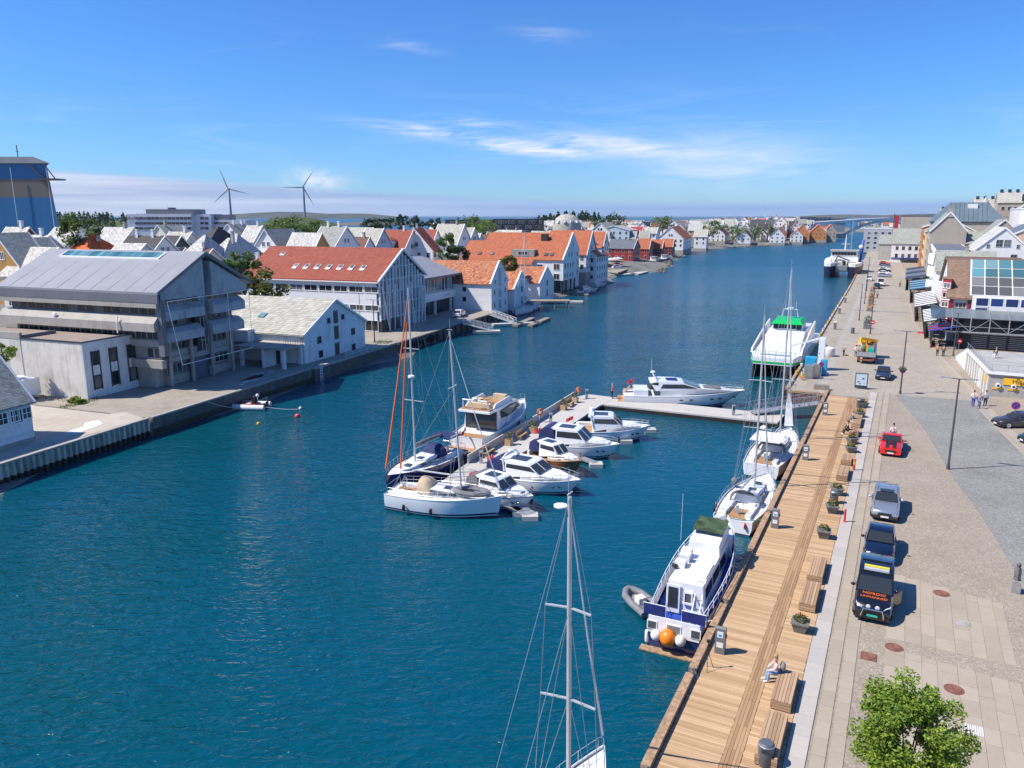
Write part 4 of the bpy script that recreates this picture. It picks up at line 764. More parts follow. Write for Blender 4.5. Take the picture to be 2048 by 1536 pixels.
# ---------------------------------------------------------------- red-roofed office with glass gable
t = lroot('red_roof_office', 'long red-tiled office with white walls and a fully glazed gable', 129.8, 70.5)
A = 9.0; zt = lambda x: 14.4-abs(x)*(5.3/A)
MB().side([(-A, -1), (A, -1), (A, 9.0), (0, 14.2), (-A, 9.0)], .6, 29.5).build('wall', 'cladding_panels', t)
MB().side([(-A-.5, 8.95), (0, 14.35), (A+.5, 8.95), (A+.5, 9.2), (0, 14.65), (-A-.5, 9.2)], -.15, 29.8).build('roof', 'tile_red', t)
MB().bar((-A-.5, -.18, 9.0), (0, -.18, 14.45), .3, .4).bar((0, -.18, 14.45), (A+.5, -.18, 9.0), .3, .4).build('bargeboard', 'white_trim', t); box('gutter', 'white_trim', t, -A-.55, -A-.35, -.1, 29.7, 8.8, 9.0)
for k in range(9): win(t, -A, 1.6+k*3.2, 7.6, '-x', w=2.9, h=1.15, frame='white_trim', pane='dark_glass', cols=2, fw=.1)
for k in range(4): win(t, -A, 1.6+k*3.2, 4.3, '-x', w=2.9, h=1.1, frame='white_trim', pane='office_glass', cols=2, fw=.1)
for y in (4.2,): box('wall_joint', 'galvanised', t, -A-.03, -A-.005, y-.05, y+.05, 0, 8.8)
win(t, -A, 2.4, 1.1, '-x', w=4.0, h=2.0, frame='white_trim', pane='dark_glass', cols=3)
text('deloitte', 1.0, 'dark_frame', t, (-A-.02, 6.5, 2.75), (R(90), 0, R(-90)))
for k in range(8):
    x0, x1 = (-6.8, -5.4) if k < 7 else (-3.0, -2.0); y = 4.4+k*2.45 if k < 7 else 24.5; z0, z1 = 14.65-abs(x0)*.574, 14.65-abs(x1)*.574
    f = MB().plate([(x0, y, z0), (x1, y, z1), (x1, y+.95, z1), (x0, y+.95, z0)], .14).build('roof_window', 'white_trim', t); MB().plate([(x0+.15, y+.1, z0+.21), (x1-.15, y+.1, z1+.09), (x1-.15, y+.85, z1+.09), (x0+.15, y+.85, z0+.21)], .02).build('pane', 'grey_glass', f)
gl = MB().side([(-A+.2, -1), (A-.2, -1), (A-.2, 8.8), (0, 14.0), (-A+.2, 8.8)], .25, .58).build('glass_wall', 'gable_glass', t)
cols_ = 15
for k in range(cols_):
    x = -A+.3+k*(2*A-.6)/(cols_-1); box('mullion', 'white_trim', t, x-.09, x+.09, -.06, .24, -.6, zt(x)-.4)
for k, z in enumerate((2.2, 4.6, 6.9, 9.2, 11.4)):
    xe = A-.2 if z < 9 else (14.2-z)*A/5.3; box('transom', 'white_trim', t, -xe, xe, .04, .23, z-.06, z+.06)
for k in range(cols_-1):                               # separate panes, a shade apart
    x = -A+.3+(k+.5)*(2*A-.6)/(cols_-1)
    for z0, z1 in ((2.3, 4.5), (4.7, 6.8), (7.0, 9.1), (9.3, 11.3)):
        if zt(abs(x)+.7) > z1+.2: box('glass_pane', 'gable_glass' if (k*7+int(z0*3)) % 4 else 'grey_glass', t, x-.52, x+.52, .2, .245, z0, z1)
for x0, x1 in ((-8.4, -6.3), (-6.0, -6.4), (-3.6, -4.6), (2.5, 3.6), (6.2, 4.8), (7.6, 6.5), (8.4, 7.7)): MB().bar((x1, -.5, -.6), (x0, -.25, 8.2 if x0 < 5 else 6.6), .16, .16).build('slanted_strut', 'white_trim', t)
for k in range(12): box('louvre', 'white_trim', t, 6.2, 8.7, -.3, -.1, 2.6+k*.38, 2.72+k*.38)
box('entrance_box', 'dark_frame', t, -A+.1, -2.4, -.3, .2, -.5, 1.9)
# ---------------------------------------------------------------- glazed restaurant building with grey roof
t = lroot('glazed_restaurant', 'white quayside building with grey sheet roof and glazed upper floor', 151.3, 72.6)
box('wall', 'white_render', t, -12, 12, .4, 17, -1, 7.6); box('white_band', 'white_paint', t, -12, 12, -.3, .39, 3.0, 4.6)
MB().front([(-.9, 7.75), (-.9, 8.05), (11.5, 11.4), (17.5, 9.6), (17.5, 9.3), (11.5, 11.0)], -12.3, 12.3).build('roof', 'roof_sheet', t); box('fascia', 'roof_sheet_dark', t, -12.32, 12.32, -.98, -.86, 7.7, 8.1)
MB().front([(.4, 7.6), (17, 7.6), (17, 9.4), (11.5, 11.0)], -11.9, 11.9).build('gable_infill', 'white_render', t)
for k in range(14):
    x = -11.0+k*1.69; win(t, x, .35, 6.15, '-y', w=1.5, h=2.8, frame='white_trim', pane='dark_glass' if k % 3 else 'teal_glass', cols=2, rows=1, fw=.09); win(t, x, .3, 1.45, '-y', w=1.5, h=2.7, frame='dark_frame', pane='dark_glass', cols=2, rows=1, fw=.06)
for k in range(4): box('pier', 'white_trim', t, -11.9+k*7.85, -11.6+k*7.85, -.25, .38, 0, 3.0)
win(t, 12.0, 3.0, 6.0, '+x', w=3.5, h=2.4, pane='dark_glass', cols=3); text('brasserie', .7, 'galvanised', t, (1.5, -.32, 3.8), (R(90), 0, 0))
# ---------------------------------------------------------------- pantiled warehouses along the shore
def shed(name, label, s0, s1, n0, n1, ze, zr, roof, wins, wall='white_boards', cat='warehouse', base=3.0):
    t = lroot(name, label, (s0+s1)/2, n0, cat); a = (s1-s0)/2; ze -= 2; zr -= 2; L = n1-n0
    MB().side([(-a, -base), (a, -base), (a, ze), (0, zr), (-a, ze)], 0, L).build('wall', wall, t); k = (zr-ze)/a
    MB().side([(-a-.35, ze-.35*k), (0, zr), (a+.35, ze-.35*k), (a+.35, ze-.35*k+.2), (0, zr+.22), (-a-.35, ze-.35*k+.2)], .3, L+.2).build('roof', roof, t)
    MB().bar((-a-.35, .12, ze-.2*k), (0, .12, zr+.2), .36, .5).bar((0, .12, zr+.2), (a+.35, .12, ze-.2*k), .36, .5).build('verge', 'white_trim', t)
    for x, z, w_, h_ in wins: win(t, x, -.02, z, '-y', w=w_, h=h_, pane='dark_glass')
    return t
t = shed('pantile_warehouse', 'white warehouse with old speckled pantile roof beside the white car', 157.2, 167.4, 63.6, 87, 8.0, 12.4, 'pantile_old', [(-3.4, 1.1, .9, 1.2), (-3.4, 4.0, .9, 1.2), (3.2, 1.1, .9, 1.2), (3.2, 4.0, .9, 1.2), (-3.0, 6.2, .8, 1.0), (3.2, 6.2, .8, 1.0)])
for z in (.9, 3.5, 6.1, 8.0): box('loading_door', 'galvanised', t, -.7, .7, -.1, -.001, z-.9, z+1.1)
for z in (2.4, 4.6): win(t, -5.1, 6.5, z, '-x', w=.8, h=1.0, frame='dark_frame', pane='dark_glass')
t = shed('pantile_warehouse', 'small white warehouse with pantile roof behind the moored sloop', 169, 179, 62.6, 84, 5.7, 9.3, 'pantile_old', [(0, 3.4, 1.4, 1.6), (0, .9, 1.4, 1.8), (2.8, .9, .9, 1.1)])
t = shed('pantile_warehouse', 'small white warehouse with pantile roof, next to the tall red-roofed gable', 189, 201, 63, 86, 5.6, 9.2, 'pantile_old', [(0, 3.2, 1.4, 1.8), (0, .6, 1.5, 2.0)]); win(t, -6, 5, 2.2, '-x', w=1.4, h=1.0)
t = shed('waterfront_gable', 'white waterfront block with red roof and dormer, standing on pillars over the shore', 213, 227, 64, 96, 10.2, 15.0, 'tile_orange', [(x, z, 1.3, 1.5) for z in (3.6, 6.4) for x in (-5.2, -2.6, 0, 2.6)] + [(x, 9.4, 1.2, 1.4) for x in (-1.5, 1.5)], base=-2.3, cat='building')
for x in (-6.5, -2, 2.5, 6.5): MB().cyl((x, .5, -3), .25, 5.3, 8).build('pillar', 'dark_frame', t)
box('undercroft', 'dark_frame', t, -6.8, 6.8, 3, 30, -3, 2.29); dm = box('dormer', 'slate_grey', t, -6.4, -3.2, 9, 16, 8.9, 10.9); win(dm, -6.42, 12.5, 9.9, '-x', w=3.0, h=1.2, cols=3)
for y in (3.5, 5.2, 22, 26): MB().plate([(-5.9, y, 9.2), (-4.9, y, 9.9), (-4.9, y+1, 9.9), (-5.9, y+1, 9.2)], .2).build('roof_window', 'grey_glass', t)
for z in (3.4, 6.2): win(t, -7.02, 2.0, z, '-x', w=1.8, h=1.8); win(t, -7.02, 7.0, z, '-x', w=1.6, h=1.4)
box('left_wing', 'white_boards', t, -9.5, -7.02, 9, 31, -2, 7.0); MB().side([(-10, 6.7), (-7.1, 8.0), (-7.1, 8.2), (-10, 6.9)], 8.7, 31.3).build('wing_roof', 'tile_orange', t)
t = shed('rear_waterfront_gable', 'taller white waterfront block with orange roof and black chimney behind the pillared one', 220, 234, 65.2, 92, 12.2, 17.3, 'tile_orange', [(x, z, 1.3, 1.6) for z in (3.6, 6.4, 9.2) for x in (2, 4.6)] + [(0, 12.2, 1.2, 1.4)], cat='building'); box('chimney', 'dark_frame', t, -3.6, -2.2, 7, 9, 12.0, 15.2)
t = shed('dark_glass_gable', 'narrow dark glazed gable with orange roof between white waterfront blocks', 243, 251, 68, 88, 12.2, 16.4, 'tile_orange', [(x, z, 1.6, 2.2) for x in (-2.6, 0, 2.6) for z in (2, 4.6, 7.2, 9.6)], 'dark_boards', 'building')
# ---------------------------------------------------------------- town on the east quay (local x = along quay away, y = left towards the water)
def qroot(name, label, s, n, cat='building', z=1.6, rz=QR): return thing(name, label, cat, Qp(s, n, z), rz)
def block(name, label, s0, s1, n0, n1, he, rise, wall, roof, ridge_s=True, wins=(), cat='building', hip=False, flat=False, trim='white_trim', wk=None, far=True, ht=1.4):
    """plain town house: faces the viewer at x=0 (south) and the quay at y=0 (west)"""
    t = qroot(name, label, s0, n0, cat); L = s1-s0; W = n1-n0; wk = wk or {}
    if flat:
        box('wall', wall, t, 0, L, -W, 0, -1, he); box('parapet', trim, t, -.15, L+.15, -W-.15, .15, he, he+.35); box('roof', roof, t, .2, L-.2, -W+.2, -.2, he+.3, he+.4)
    elif ridge_s:                                       # ridge runs along the quay, gable to the viewer
        MB().front([(-W, -1), (0, -1), (0, he), (-W/2, he+rise), (-W, he)], 0, L).build('wall', wall, t); k = rise/(W/2)
        MB().front([(.35, he-.35*k), (.35, he-.35*k+.2), (-W/2, he+rise+.22), (-W-.35, he-.35*k+.2), (-W-.35, he-.35*k), (-W/2, he+rise)], -.2, L+.2).build('roof', roof, t)
        if trim: MB().bar((-.12, .35, he-.3*k+.1), (-.12, -W/2, he+rise+.15), .3, .35).bar((-.12, -W/2, he+rise+.15), (-.12, -W-.35, he-.3*k+.1), .3, .35).build('bargeboard', trim, t)
    else:
        MB().side([(0, -1), (L, -1), (L, he), (L/2, he+rise), (0, he)], -W, 0).build('wall', wall, t); k = rise/(L/2)
        MB().side([(-.35, he-.35*k), (L/2, he+rise), (L+.35, he-.35*k), (L+.35, he-.35*k+.2), (L/2, he+rise+.22), (-.35, he-.35*k+.2)], -W-.2, .2).build('roof', roof, t)
    for f, a, b, w_, h_, z0, dz, nz_ in wins:            # facade rows: (face, start, end, w, h, z0, dz, rows)
        n = max(1, int(round(abs(b-a)/(w_*2.1))))
        for r in range(nz_):
            for i in range(n):
                c = a+(b-a)*(i+.5)/n; z = z0+r*dz
                win(t, 0 if f == '-x' else c, c if f == '-x' else 0, z, f, w=w_, h=h_, far=far, **wk)
    return t
t = block('customs_hall', 'white two-storey quay hall with broad slate roof and blue shopfront', 400, 416, -7, 5, 8.4, 6.5, 'white_render', 'slate_mossy', False, [('-x', -1, -11.5, 1.2, 1.7, 3.0, 3.4, 2)], far=True)
box('shop_fascia', 'signal_blue', t, -.35, -.05, -11.8, -.2, 1.6, 2.1); box('awning', 'dark_frame', t, -3.2, -.1, -11.8, -4, .9, 1.4)
block('slate_annex', 'grey slate-roofed store beyond the white quay hall', 418, 440, -13, -7.2, 7.5, 4, 'concrete', 'slate_mossy', False)
t = block('grey_flats', 'grey harbour block with rows of dark windows below the bridge', 520, 560, -25, -8, 13, 0, 'grey_boards', 'roof_flat_light', flat=True, wins=[('-x', -1, -16, 1.6, 1.3, 2, 2.9, 4), ('+y', 1, 39, 1.6, 1.3, 2, 2.9, 4)])
block('warehouse_shed', 'low pale concrete shed at the far end of the promenade', 450, 500, -14, 2, 9, 0, 'concrete', 'roof_flat_light', flat=True)
t = block('long_flat_building', 'long low building with dark roof edge beside the bridge head', 560, 600, -6, 70, 20.5, 0, 'beige_render', 'roof_sheet_dark', flat=True, trim='dark_frame')
t = block('orange_townhouse', 'narrow orange-red townhouse with dark window bays on the promenade', 345, 390, 4.2, 22, 16.5, 3, 'orange_render', 'slate_grey', True, [('+y', 2, 43, 1.1, 1.9, 3, 3.6, 4), ('-x', -2, -15, 1.0, 1.7, 5, 3.4, 3)])
t = block('yellow_townhouse', 'pale yellow townhouse beside the orange one', 305, 344.5, 4.8, 20, 15.5, 4, 'yellow_render', 'slate_grey', True, [('+y', 2, 38, 1.1, 1.8, 3, 3.4, 4)])
t = block('grey_gable_building', 'tall building with blank brown-grey rendered gable and white coping', 262, 304.5, 5.4, 14.6, 16.6, 5.2, 'beige_render', 'slate_grey', True, [('+y', 2, 40, 1.1, 1.8, 3, 3.4, 4)])
chimney(t, .6, -4.6, 21.8, 'concrete', 1.8, 1.6)
t = block('white_bay_building', 'white corner house with stacked bay windows above dark awnings', 215, 261, 5.9, 13.5, 12.5, 0, 'white_render', 'roof_sheet_dark', True, [('+y', 10, 44, 1.1, 1.8, 4, 3.4, 3)], flat=True)
for z in (4.2, 7.6, 10.6):
    b = MB().prism([(1.2, 0), (1.8, 1.2), (4.2, 1.2), (4.8, 0)], z-1.2, z+1.3).build('bay_window', 'white_paint', t); win(b, 3, 1.2, z, '+y', w=2.0, h=1.7, cols=3)
t = block('slate_roof_building', 'mossy slate-roofed building behind the glazed hotel', 196, 214.5, 5.9, 17.5, 9.0, 4.0, 'white_render', 'slate_mossy', False); chimney(t, 9, -6, 13, 'concrete', 1.2, .8)
t = block('small_slate_roof', 'small grey slate roof tucked between hotel and white corner house', 190.5, 195.8, 7.4, 10.5, 8.4, 1.6, 'white_render', 'slate_mossy', False)
t = block('white_gable_house', 'large white gabled house with dark framed windows above the hotel', 216, 240, 14.0, 25.6, 12.8, 5.3, 'white_render', 'slate_white', True, [], far=False)
for y, z, w_, h_ in ((-5.0, 14.6, 1.4, 1.7), (-6.6, 14.6, 1.4, 1.7), (-2.8, 13.9, .7, .9), (-8.8, 13.9, .7, .9), (-3.4, 11.2, 1.3, 1.8), (-8.2, 11.2, 1.3, 1.8), (-3.4, 7.8, 1.3, 1.8), (-8.2, 7.8, 1.3, 1.8)): win(t, 0, y, z, '-x', w=w_, h=h_, frame='grey_boards', pane='window_glass', cols=2, rows=2)
t = block('second_grey_gable', 'smaller grey rendered gable right of the tall blank one', 262, 285, 19.5, 28, 15.5, 4.2, 'beige_render', 'slate_grey', True); chimney(t, 1, -4.2, 19.4, 'concrete', 1.5, 1.4)
t = block('infill_house', 'low dark-windowed house between the two grey gables', 262, 276, 14.8, 19.4, 13.0, 3.2, 'beige_render', 'slate_mossy', False, [('-x', -.5, -4.2, 1.3, 1.5, 9, 2.5, 1)])
t = block('green_metal_roof', 'large building under a ribbed blue-green metal roof', 318, 346, 6.5, 29, 18.5, 0, 'beige_render', 'roof_metal_green', flat=True, trim='roof_metal_green')
MB().loft([[(-.6, .6, 18.9), (28.6, .6, 18.9), (28.6, -23.1, 18.9), (-.6, -23.1, 18.9)], [(9, -5.5, 25.6), (19, -5.5, 25.6), (19, -17, 25.6), (9, -17, 25.6)]]).build('hipped_roof', 'roof_metal_green', t)
for k in range(9): MB().bar((-.5, -5.6-k*1.4, 19.05), (8.9, -5.6-k*1.4, 25.65), .12, .2).build('roof_rib', 'roof_metal_green', t)
box('roof_plant', 'white_paint', t, 6, 9, -14, -11, 23, 25)
t = block('peach_building', 'peach rendered block with sloping metal-edged roof', 232, 258, 23.5, 42, 16.5, 4.5, 'peach_render', 'roof_sheet_dark', True)
t = block('white_modern_block', 'white modern block with dark window strip on the hillside', 300, 330, 31, 70, 23, 0, 'white_paint', 'roof_flat_light', flat=True, wins=[('-x', -2, -36, 2.4, 1.8, 20.6, 3, 1)], wk=dict(pane='dark_glass')); box('terrace', 'white_paint', t, -12, 0, -36, 2, 16, 18.6)
for i, (s, n, h, lb, rf) in enumerate([(420, 25, 18, 'hilltop villa with pointed turret and many chimneys', 'slate_warm'), (405, 33, 20.5, 'hilltop house with long slate roof and chimney stacks', 'slate_warm'), (390, 40, 18.0, 'ochre hilltop house at the right picture edge', 'slate_warm'), (440, 12, 13.5, 'distant flat-topped block left of the metal roof', 'slate_grey')]):
    t = block('hill_house', lb, s, s+14, n, n+(9 if i < 2 else 14), h+6, 4.5, ['cream_boards', 'beige_render', 'ochre_boards', 'concrete'][i], rf, i == 2, [('-x', -1, -8, 1.2, 1.6, h+3.5, 3, 1)])
    for k in range(3): chimney(t, 7, -1.5-k*3, h+10.2, 'dark_frame', 1.6, 1.2)
    if i == 0: MB().lathe((2, -4.5, h+4), [(1.6, 0), (1.6, 4.5), (.1, 7.5)], 8).build('turret', 'slate_white', t)
# red banner and small kiosk wall by the bridge
t = qroot('red_banner', 'tall red vertical banner on the far building corner', 470, -8.0, 'banner'); box('cloth', 'banner_red', t, 0, .3, -1.9, 0, 8, 21); MB().cyl((.5, .3, 0), .25, 22, 8).build('mast', 'lamp_grey', t)
# ---------------------------------------------------------------- glazed hotel
t = qroot('glazed_hotel', 'quayside hotel with brown tile roof, red bay front and white-framed glass atrium', 143, 7.2)
box('wall', 'white_render', t, 6, 46, -34, 0, 0, 7.4); MB().side([(5.4, 7.3), (18, 13.0), (30, 13.0), (46.4, 7.3), (46.4, 7.6), (30, 13.3), (18, 13.3), (5.4, 7.6)], -11.5, .7).build('roof', 'tile_tan', t)
MB().side([(6, 7.5), (45.5, 7.5), (30, 12.9), (18, 12.9)], -11.3, .2).build('attic_wall', 'white_render', t); MB().side([(10, 8.0), (18, 14.3), (34, 14.3), (42, 8.0), (42, 8.2), (34, 14.6), (18, 14.6), (10, 8.2)], -40, -29).build('roof', 'tile_tan', t)
rb = MB().prism([(7.8, 0.05), (8.6, 1.3), (11.4, 1.3), (12.2, 0.05)], 1.6, 10.4).build('red_bay', 'oxide_red', t)
MB().prism([(7.7, 0.05), (8.5, 1.42), (11.5, 1.42), (12.3, 0.05)], 10.41, 10.6).build('bay_roof', 'tile_tan', rb)
for z in (2.6, 4.2, 5.8, 7.4, 9.0):
    box('white_rail', 'white_trim', rb, 8.5, 11.5, 1.3, 1.36, z-.55, z-.35); win(rb, 10, 1.3, z+.35, '+y', w=2.6, h=.95, frame='white_trim', pane='dark_glass', cols=3)
    MB().bar((7.75, .12, z-.45), (8.57, 1.36, z-.45), .06, .2).build('white_rail', 'white_trim', rb); win(rb, 8.18, .70, z+.35, R(147), w=1.2, h=.95, cols=2, pane='dark_glass')
box('red_pilaster', 'oxide_red', t, 5.7, 5.98, -.4, .1, 2.8, 7.3)
win(t, 5.98, -1.5, 5.9, '-x', w=1.7, h=1.9, cols=3, rows=2, frame='white_trim', pane='grey_glass'); box('red_frame', 'oxide_red', t, 5.75, 5.97, -2.9, -2.5, 3.6, 7.2)
# sloping atrium
at = MB().plate([(4.6, -2.6, 8.2), (4.6, -24.3, 8.2), (12.5, -24.3, 13.6), (12.5, -2.6, 13.6)], -.25).build('atrium_frame', 'white_trim', t)
for i in range(11):
    for j in range(4):
        y0 = -2.7-i*1.95; f0, f1 = j/4+.012, (j+1)/4-.012; P = lambda f, y: (4.6+7.9*f-.06, y, 8.2+5.4*f+.08)
        MB().plate([P(f0, y0-.09), P(f0, y0-1.86), P(f1, y0-1.86), P(f1, y0-.09)], -.06).build('atrium_pane', 'teal_glass' if j > 1 else 'grey_glass', at)
MB().front([(-3.0, 4.9), (-28, 4.9), (-28, 8.1), (-3.0, 8.1)], 2.6, 4.6).build('lower_gallery', 'white_paint', t)
for i in range(10):
    for z in (5.75, 7.3): win(t, 2.58, -4.3-i*2.05, z, '-x', w=1.85, h=1.4, frame='white_trim', pane='blue_glass', cols=1, fw=.09)
bn = box('event_banner', 'cloth_white', t, 2.36, 2.4, -10.2, -5.4, 5.0, 6.7); text('Big    Dream', .75, 'dark_frame', bn, (2.34, -7.8, 5.35), (R(90), 0, R(-90)))
# glass canopy with diagonal steel and the dark ground floor
MB().plate([(-1.6, .8, 5.0), (-1.6, -30, 5.0), (2.6, -30, 6.0), (2.6, .8, 6.0)], .06).build('canopy_glass', 'canopy_glass', t); MB().plate([(-1.6, .8, 5.0), (2.6, .8, 6.0), (10, 2.6, 6.0), (10, 2.7, 5.0), (0, 2.7, 4.6)], .05).build('canopy_corner', 'canopy_glass', t)
box('winter_garden', 'dark_glass', t, -1.2, 2.6, -30, -.2, 2.9, 4.95); box('ground_floor', 'slat_black', t, -.2, 5.9, -33, -1.5, 0, 2.85); box('balcony_slab', 'galvanised', t, -1.7, 2.6, -30, .6, 2.7, 2.9)
for k in range(12):
    y = -.2-k*2.6; box('canopy_post', 'galvanised', t, -1.66, -1.5, y-.07, y+.07, 2.6, 5.2); MB().bar((-1.6, y, 5.1), (2.6, y, 6.1), .1, .12).build('canopy_rib', 'galvanised', t)
    if k < 11: MB().bar((-1.56, y, 2.9 if k % 2 else 5), (-1.56, y-2.6, 5 if k % 2 else 2.9), .07).build('diagonal_brace', 'galvanised', t); MB().tube([(-1.6, y, 3.7), (-1.6, y-2.6, 3.7)], .035, 5).build('handrail', 'galvanised', t)
for g in range(4):
    for k in range(8): box('timber_slat', 'galvanised', t, -.28, -.22, -3.2-g*2.6-2.2, -3.2-g*2.6, .3+k*.3, .36+k*.3)
box('vent_unit', 'white_paint', t, -.7, -.2, -15.4, -13.6, 1.9, 2.75); box('entrance', 'dark_glass', t, -.3, -.21, -20.5, -16.5, 0, 2.4)
# ---------------------------------------------------------------- pavement pavilions and striped awnings
def pavilion(label, s0, s1, n0, n1, z, stripes, m0, m1, frame='dark_frame'):
    t = qroot('awning_pavilion', label, s0, n0, 'awning'); L = s1-s0; W = n1-n0
    for i in range(int(L//3)+1):
        x = i*L/int(L//3+.0)
        for y in (0, -W): box('post', frame, t, x-.08, x+.08, y-.08, y+.08, 0, z if y == 0 else z+.9)
    box('floor', 'timber_grey', t, 0, L, -W, 0, .02, .14); box('back_wall', 'dark_glass', t, 0, L, -W-.1, -W, .1, z+.6)
    n = stripes*2+1
    for i in range(n):
        a, b = L*i/n, L*(i+1)/n; MB().plate([(a, .35, z), (b, .35, z), (b, -W, z+1.0), (a, -W, z+1.0)], .06).build('awning_stripe', m0 if i % 2 else m1, t)
    box('valance', m1, t, 0, L, .3, .36, z-.3, z); box('screen', 'car_glass', t, 0, L, -.05, .02, .15, 1.1)
    for i in range(int(L//2.6)):
        x = 1.2+i*2.6; MB().box(x-.45, x+.45, -W*.45-.45, -W*.45+.45, .7, .74).cyl((x, -W*.45, .14), .05, .56, 6).build('table', 'timber_grey', t); MB().box(x-.2, x+.2, -W*.2-.2, -W*.2+.2, .42, .48).box(x-.2, x+.2, -W*.2+.15, -W*.2+.2, .48, .95).build('chair', 'slat_black', t)
    return t
pavilion('black and white striped awning, nearer half of the cafe terrace', 151, 172, 4.0, 8.0, 2.9, 8, 'cloth_white', 'slat_black')
pavilion('black and white striped awning, farther half with rounded end', 175, 207, 2.6, 6.2, 2.9, 8, 'cloth_white', 'slat_black')
pavilion('dark green glass terrace pavilion beyond the striped awnings', 212, 244, 1.6, 6.5, 3.2, 4, 'teal_glass', 'dark_frame'); pavilion('black terrace pavilion farthest along the promenade', 248, 300, .4, 5.6, 3.2, 2, 'roof_sheet_dark', 'dark_frame')
pavilion('red and blue awning at the corner of the hotel', 141, 149, 4.8, 8.4, 2.7, 2, 'oxide_red', 'door_blue')
# ---------------------------------------------------------------- recycling kiosk with roof terrace
t = qroot('recycling_kiosk', 'low grey recycling station with white roof terrace and yellow signs', 105.2, 10.0); zt_ = 2.65
P = lambda n0, s_: n0-.09*s_
MB().prism([(0, 0), (17, 1.35), (17, -40), (0, -40)], -.3, zt_).build('wall', 'concrete', t); MB().prism([(-.15, .15), (17, 1.5), (17, -40), (-.15, -40)], zt_, zt_+.14).build('roof_terrace', 'roof_flat_light', t)
MB().bar((-.1, .1, zt_+.2), (17, 1.45, zt_+.2), .3, .3).bar((-.1, .1, zt_+.2), (-.1, -40, zt_+.2), .3, .3).build('parapet', 'white_trim', t)
MB().prism([(17.05, 1.4), (26, 2.1), (26, -7), (17.05, -7)], -.3, .35).build('stair_base', 'concrete', t)
for k in range(10): MB().prism([(17.05, -.3), (17.05, -6), (25.2-k*.8, -6), (25.2-k*.8, -.3)], .36+k*.24, .58+k*.24).build('step', 'roof_flat_light', t)
MB().add([(17, 1.42, -.3), (26, 2.1, -.3), (26, 2.1, .5), (17, 1.42, zt_+.3), (17, 1.12, -.3), (26, 1.8, -.3), (26, 1.8, .5), (17, 1.12, zt_+.3)], [(0,1,2,3),(7,6,5,4),(0,4,5,1),(1,5,6,2),(2,6,7,3),(3,7,4,0)]).build('stair_wall', 'white_paint', t)
for k in range(9): MB().bar((.6+k*1.8, .08+k*.143+.02, -.2), (.6+k*1.8, .08+k*.143+.02, zt_), .12, .12).build('pilaster', 'white_paint', t)
for k in range(14): MB().cyl((-.1, -.2-k*1.6, zt_+.3), .025, .95, 5).build('railing_post', 'galvanised', t)
for k in range(11): MB().cyl((.3+k*1.6, .1+k*.127, zt_+.3), .025, .95, 5).build('railing_post', 'galvanised', t)
for z in (.6, 1.2): MB().tube([(-.1, -22, zt_+z), (-.1, .1, zt_+z), (17, 1.45, zt_+z)], .022, 5).build('railing_bar', 'galvanised', t)
sg = box('sign_board', 'signal_yellow', t, -.1, -.02, -6.5, -1.5, 1.55, 2.35); text('Miljøstasjon', .68, 'dark_frame', sg, (-.11, -4.0, 1.93), (R(90), 0, R(-90)))
for k in range(3):
    y = -1.0-k*1.55; box('small_sign', 'signal_yellow', t, -.08, -.02, y-.55, y+.55, .92, 1.12); MB().tube([(-.3, y, 1.4), (0, y, 1.4)], .26, 12).build('collection_port', 'white_paint', t); MB().tube([(-.32, y, 1.4), (-.29, y, 1.4)], .15, 12).build('port_hole', 'dark_frame', t)
sg = MB().plate([(1.2, .13, 1.3), (2.6, .24, 1.3), (2.6, .24, 2.2), (1.2, .13, 2.2)], -.06).build('sign_board', 'signal_yellow', t); box('door', 'white_paint', t, 5.2, 6.4, .3, .62, 0, 2.1)
for k in range(2):
    y = -2.8-k*2.2; MB().bar((-.1, y, zt_), (-.5, y, 2.45), .05).ball((-.5, y, 2.42), .12, 6, 4).build('sign_lamp', 'dark_frame', t)
# ---------------------------------------------------------------- bridge
t = thing('arch_bridge', 'slender white concrete arch bridge crossing the far end of the sound', 'bridge', (0, 0, 0))
dk = [(1530, 452, 800), (1600, 449, 806), (1660, 444.5, 815), (1720, 440.5, 828), (1775, 438, 840), (1830, 439, 850), (1900, 446, 860)]
D_ = [pz(*p) for p in dk]
for a, b in zip(D_, D_[1:]): MB().bar(a, b, 9, 2.8).build('deck_span', 'bridge_white', t)
A0 = pz(1683, 473, 820); A1 = pz(1772, 441.5, 840); A2 = Vector((2*A1.x-A0.x, 2*A1.y-A0.y, 0)); pts = []
for k in range(21):
    f = k/20; pts.append(Vector((A0.x+(A2.x-A0.x)*f, A0.y+(A2.y-A0.y)*f, A0.z+(A1.z-.6-A0.z)*(1-(2*f-1)**2))))
for o in (-2.5, 2.5): MB().loft([[p+Vector((0, o+a, b)) for a, b in ((-.8,-1),(.8,-1),(.8,1),(-.8,1))] for p in pts]).build('arch_rib', 'bridge_white', t)
for k in (2, 4, 6, 14, 16, 18):
    p = pts[k]; zt2 = D_[3].z; MB().bar(p, (p.x, p.y, zt2-1), .8).build('spandrel_column', 'bridge_white', t)
for p in (D_[0], D_[1], D_[2], D_[1].lerp(D_[2], .5)): MB().bar((p.x, p.y, p.z-.5), (p.x, p.y, 0), 1.2).build('pier', 'bridge_white', t)
box('abutment', 'concrete', t, A0.x-6, A0.x+3, A0.y-6, A0.y+6, -1, 4)
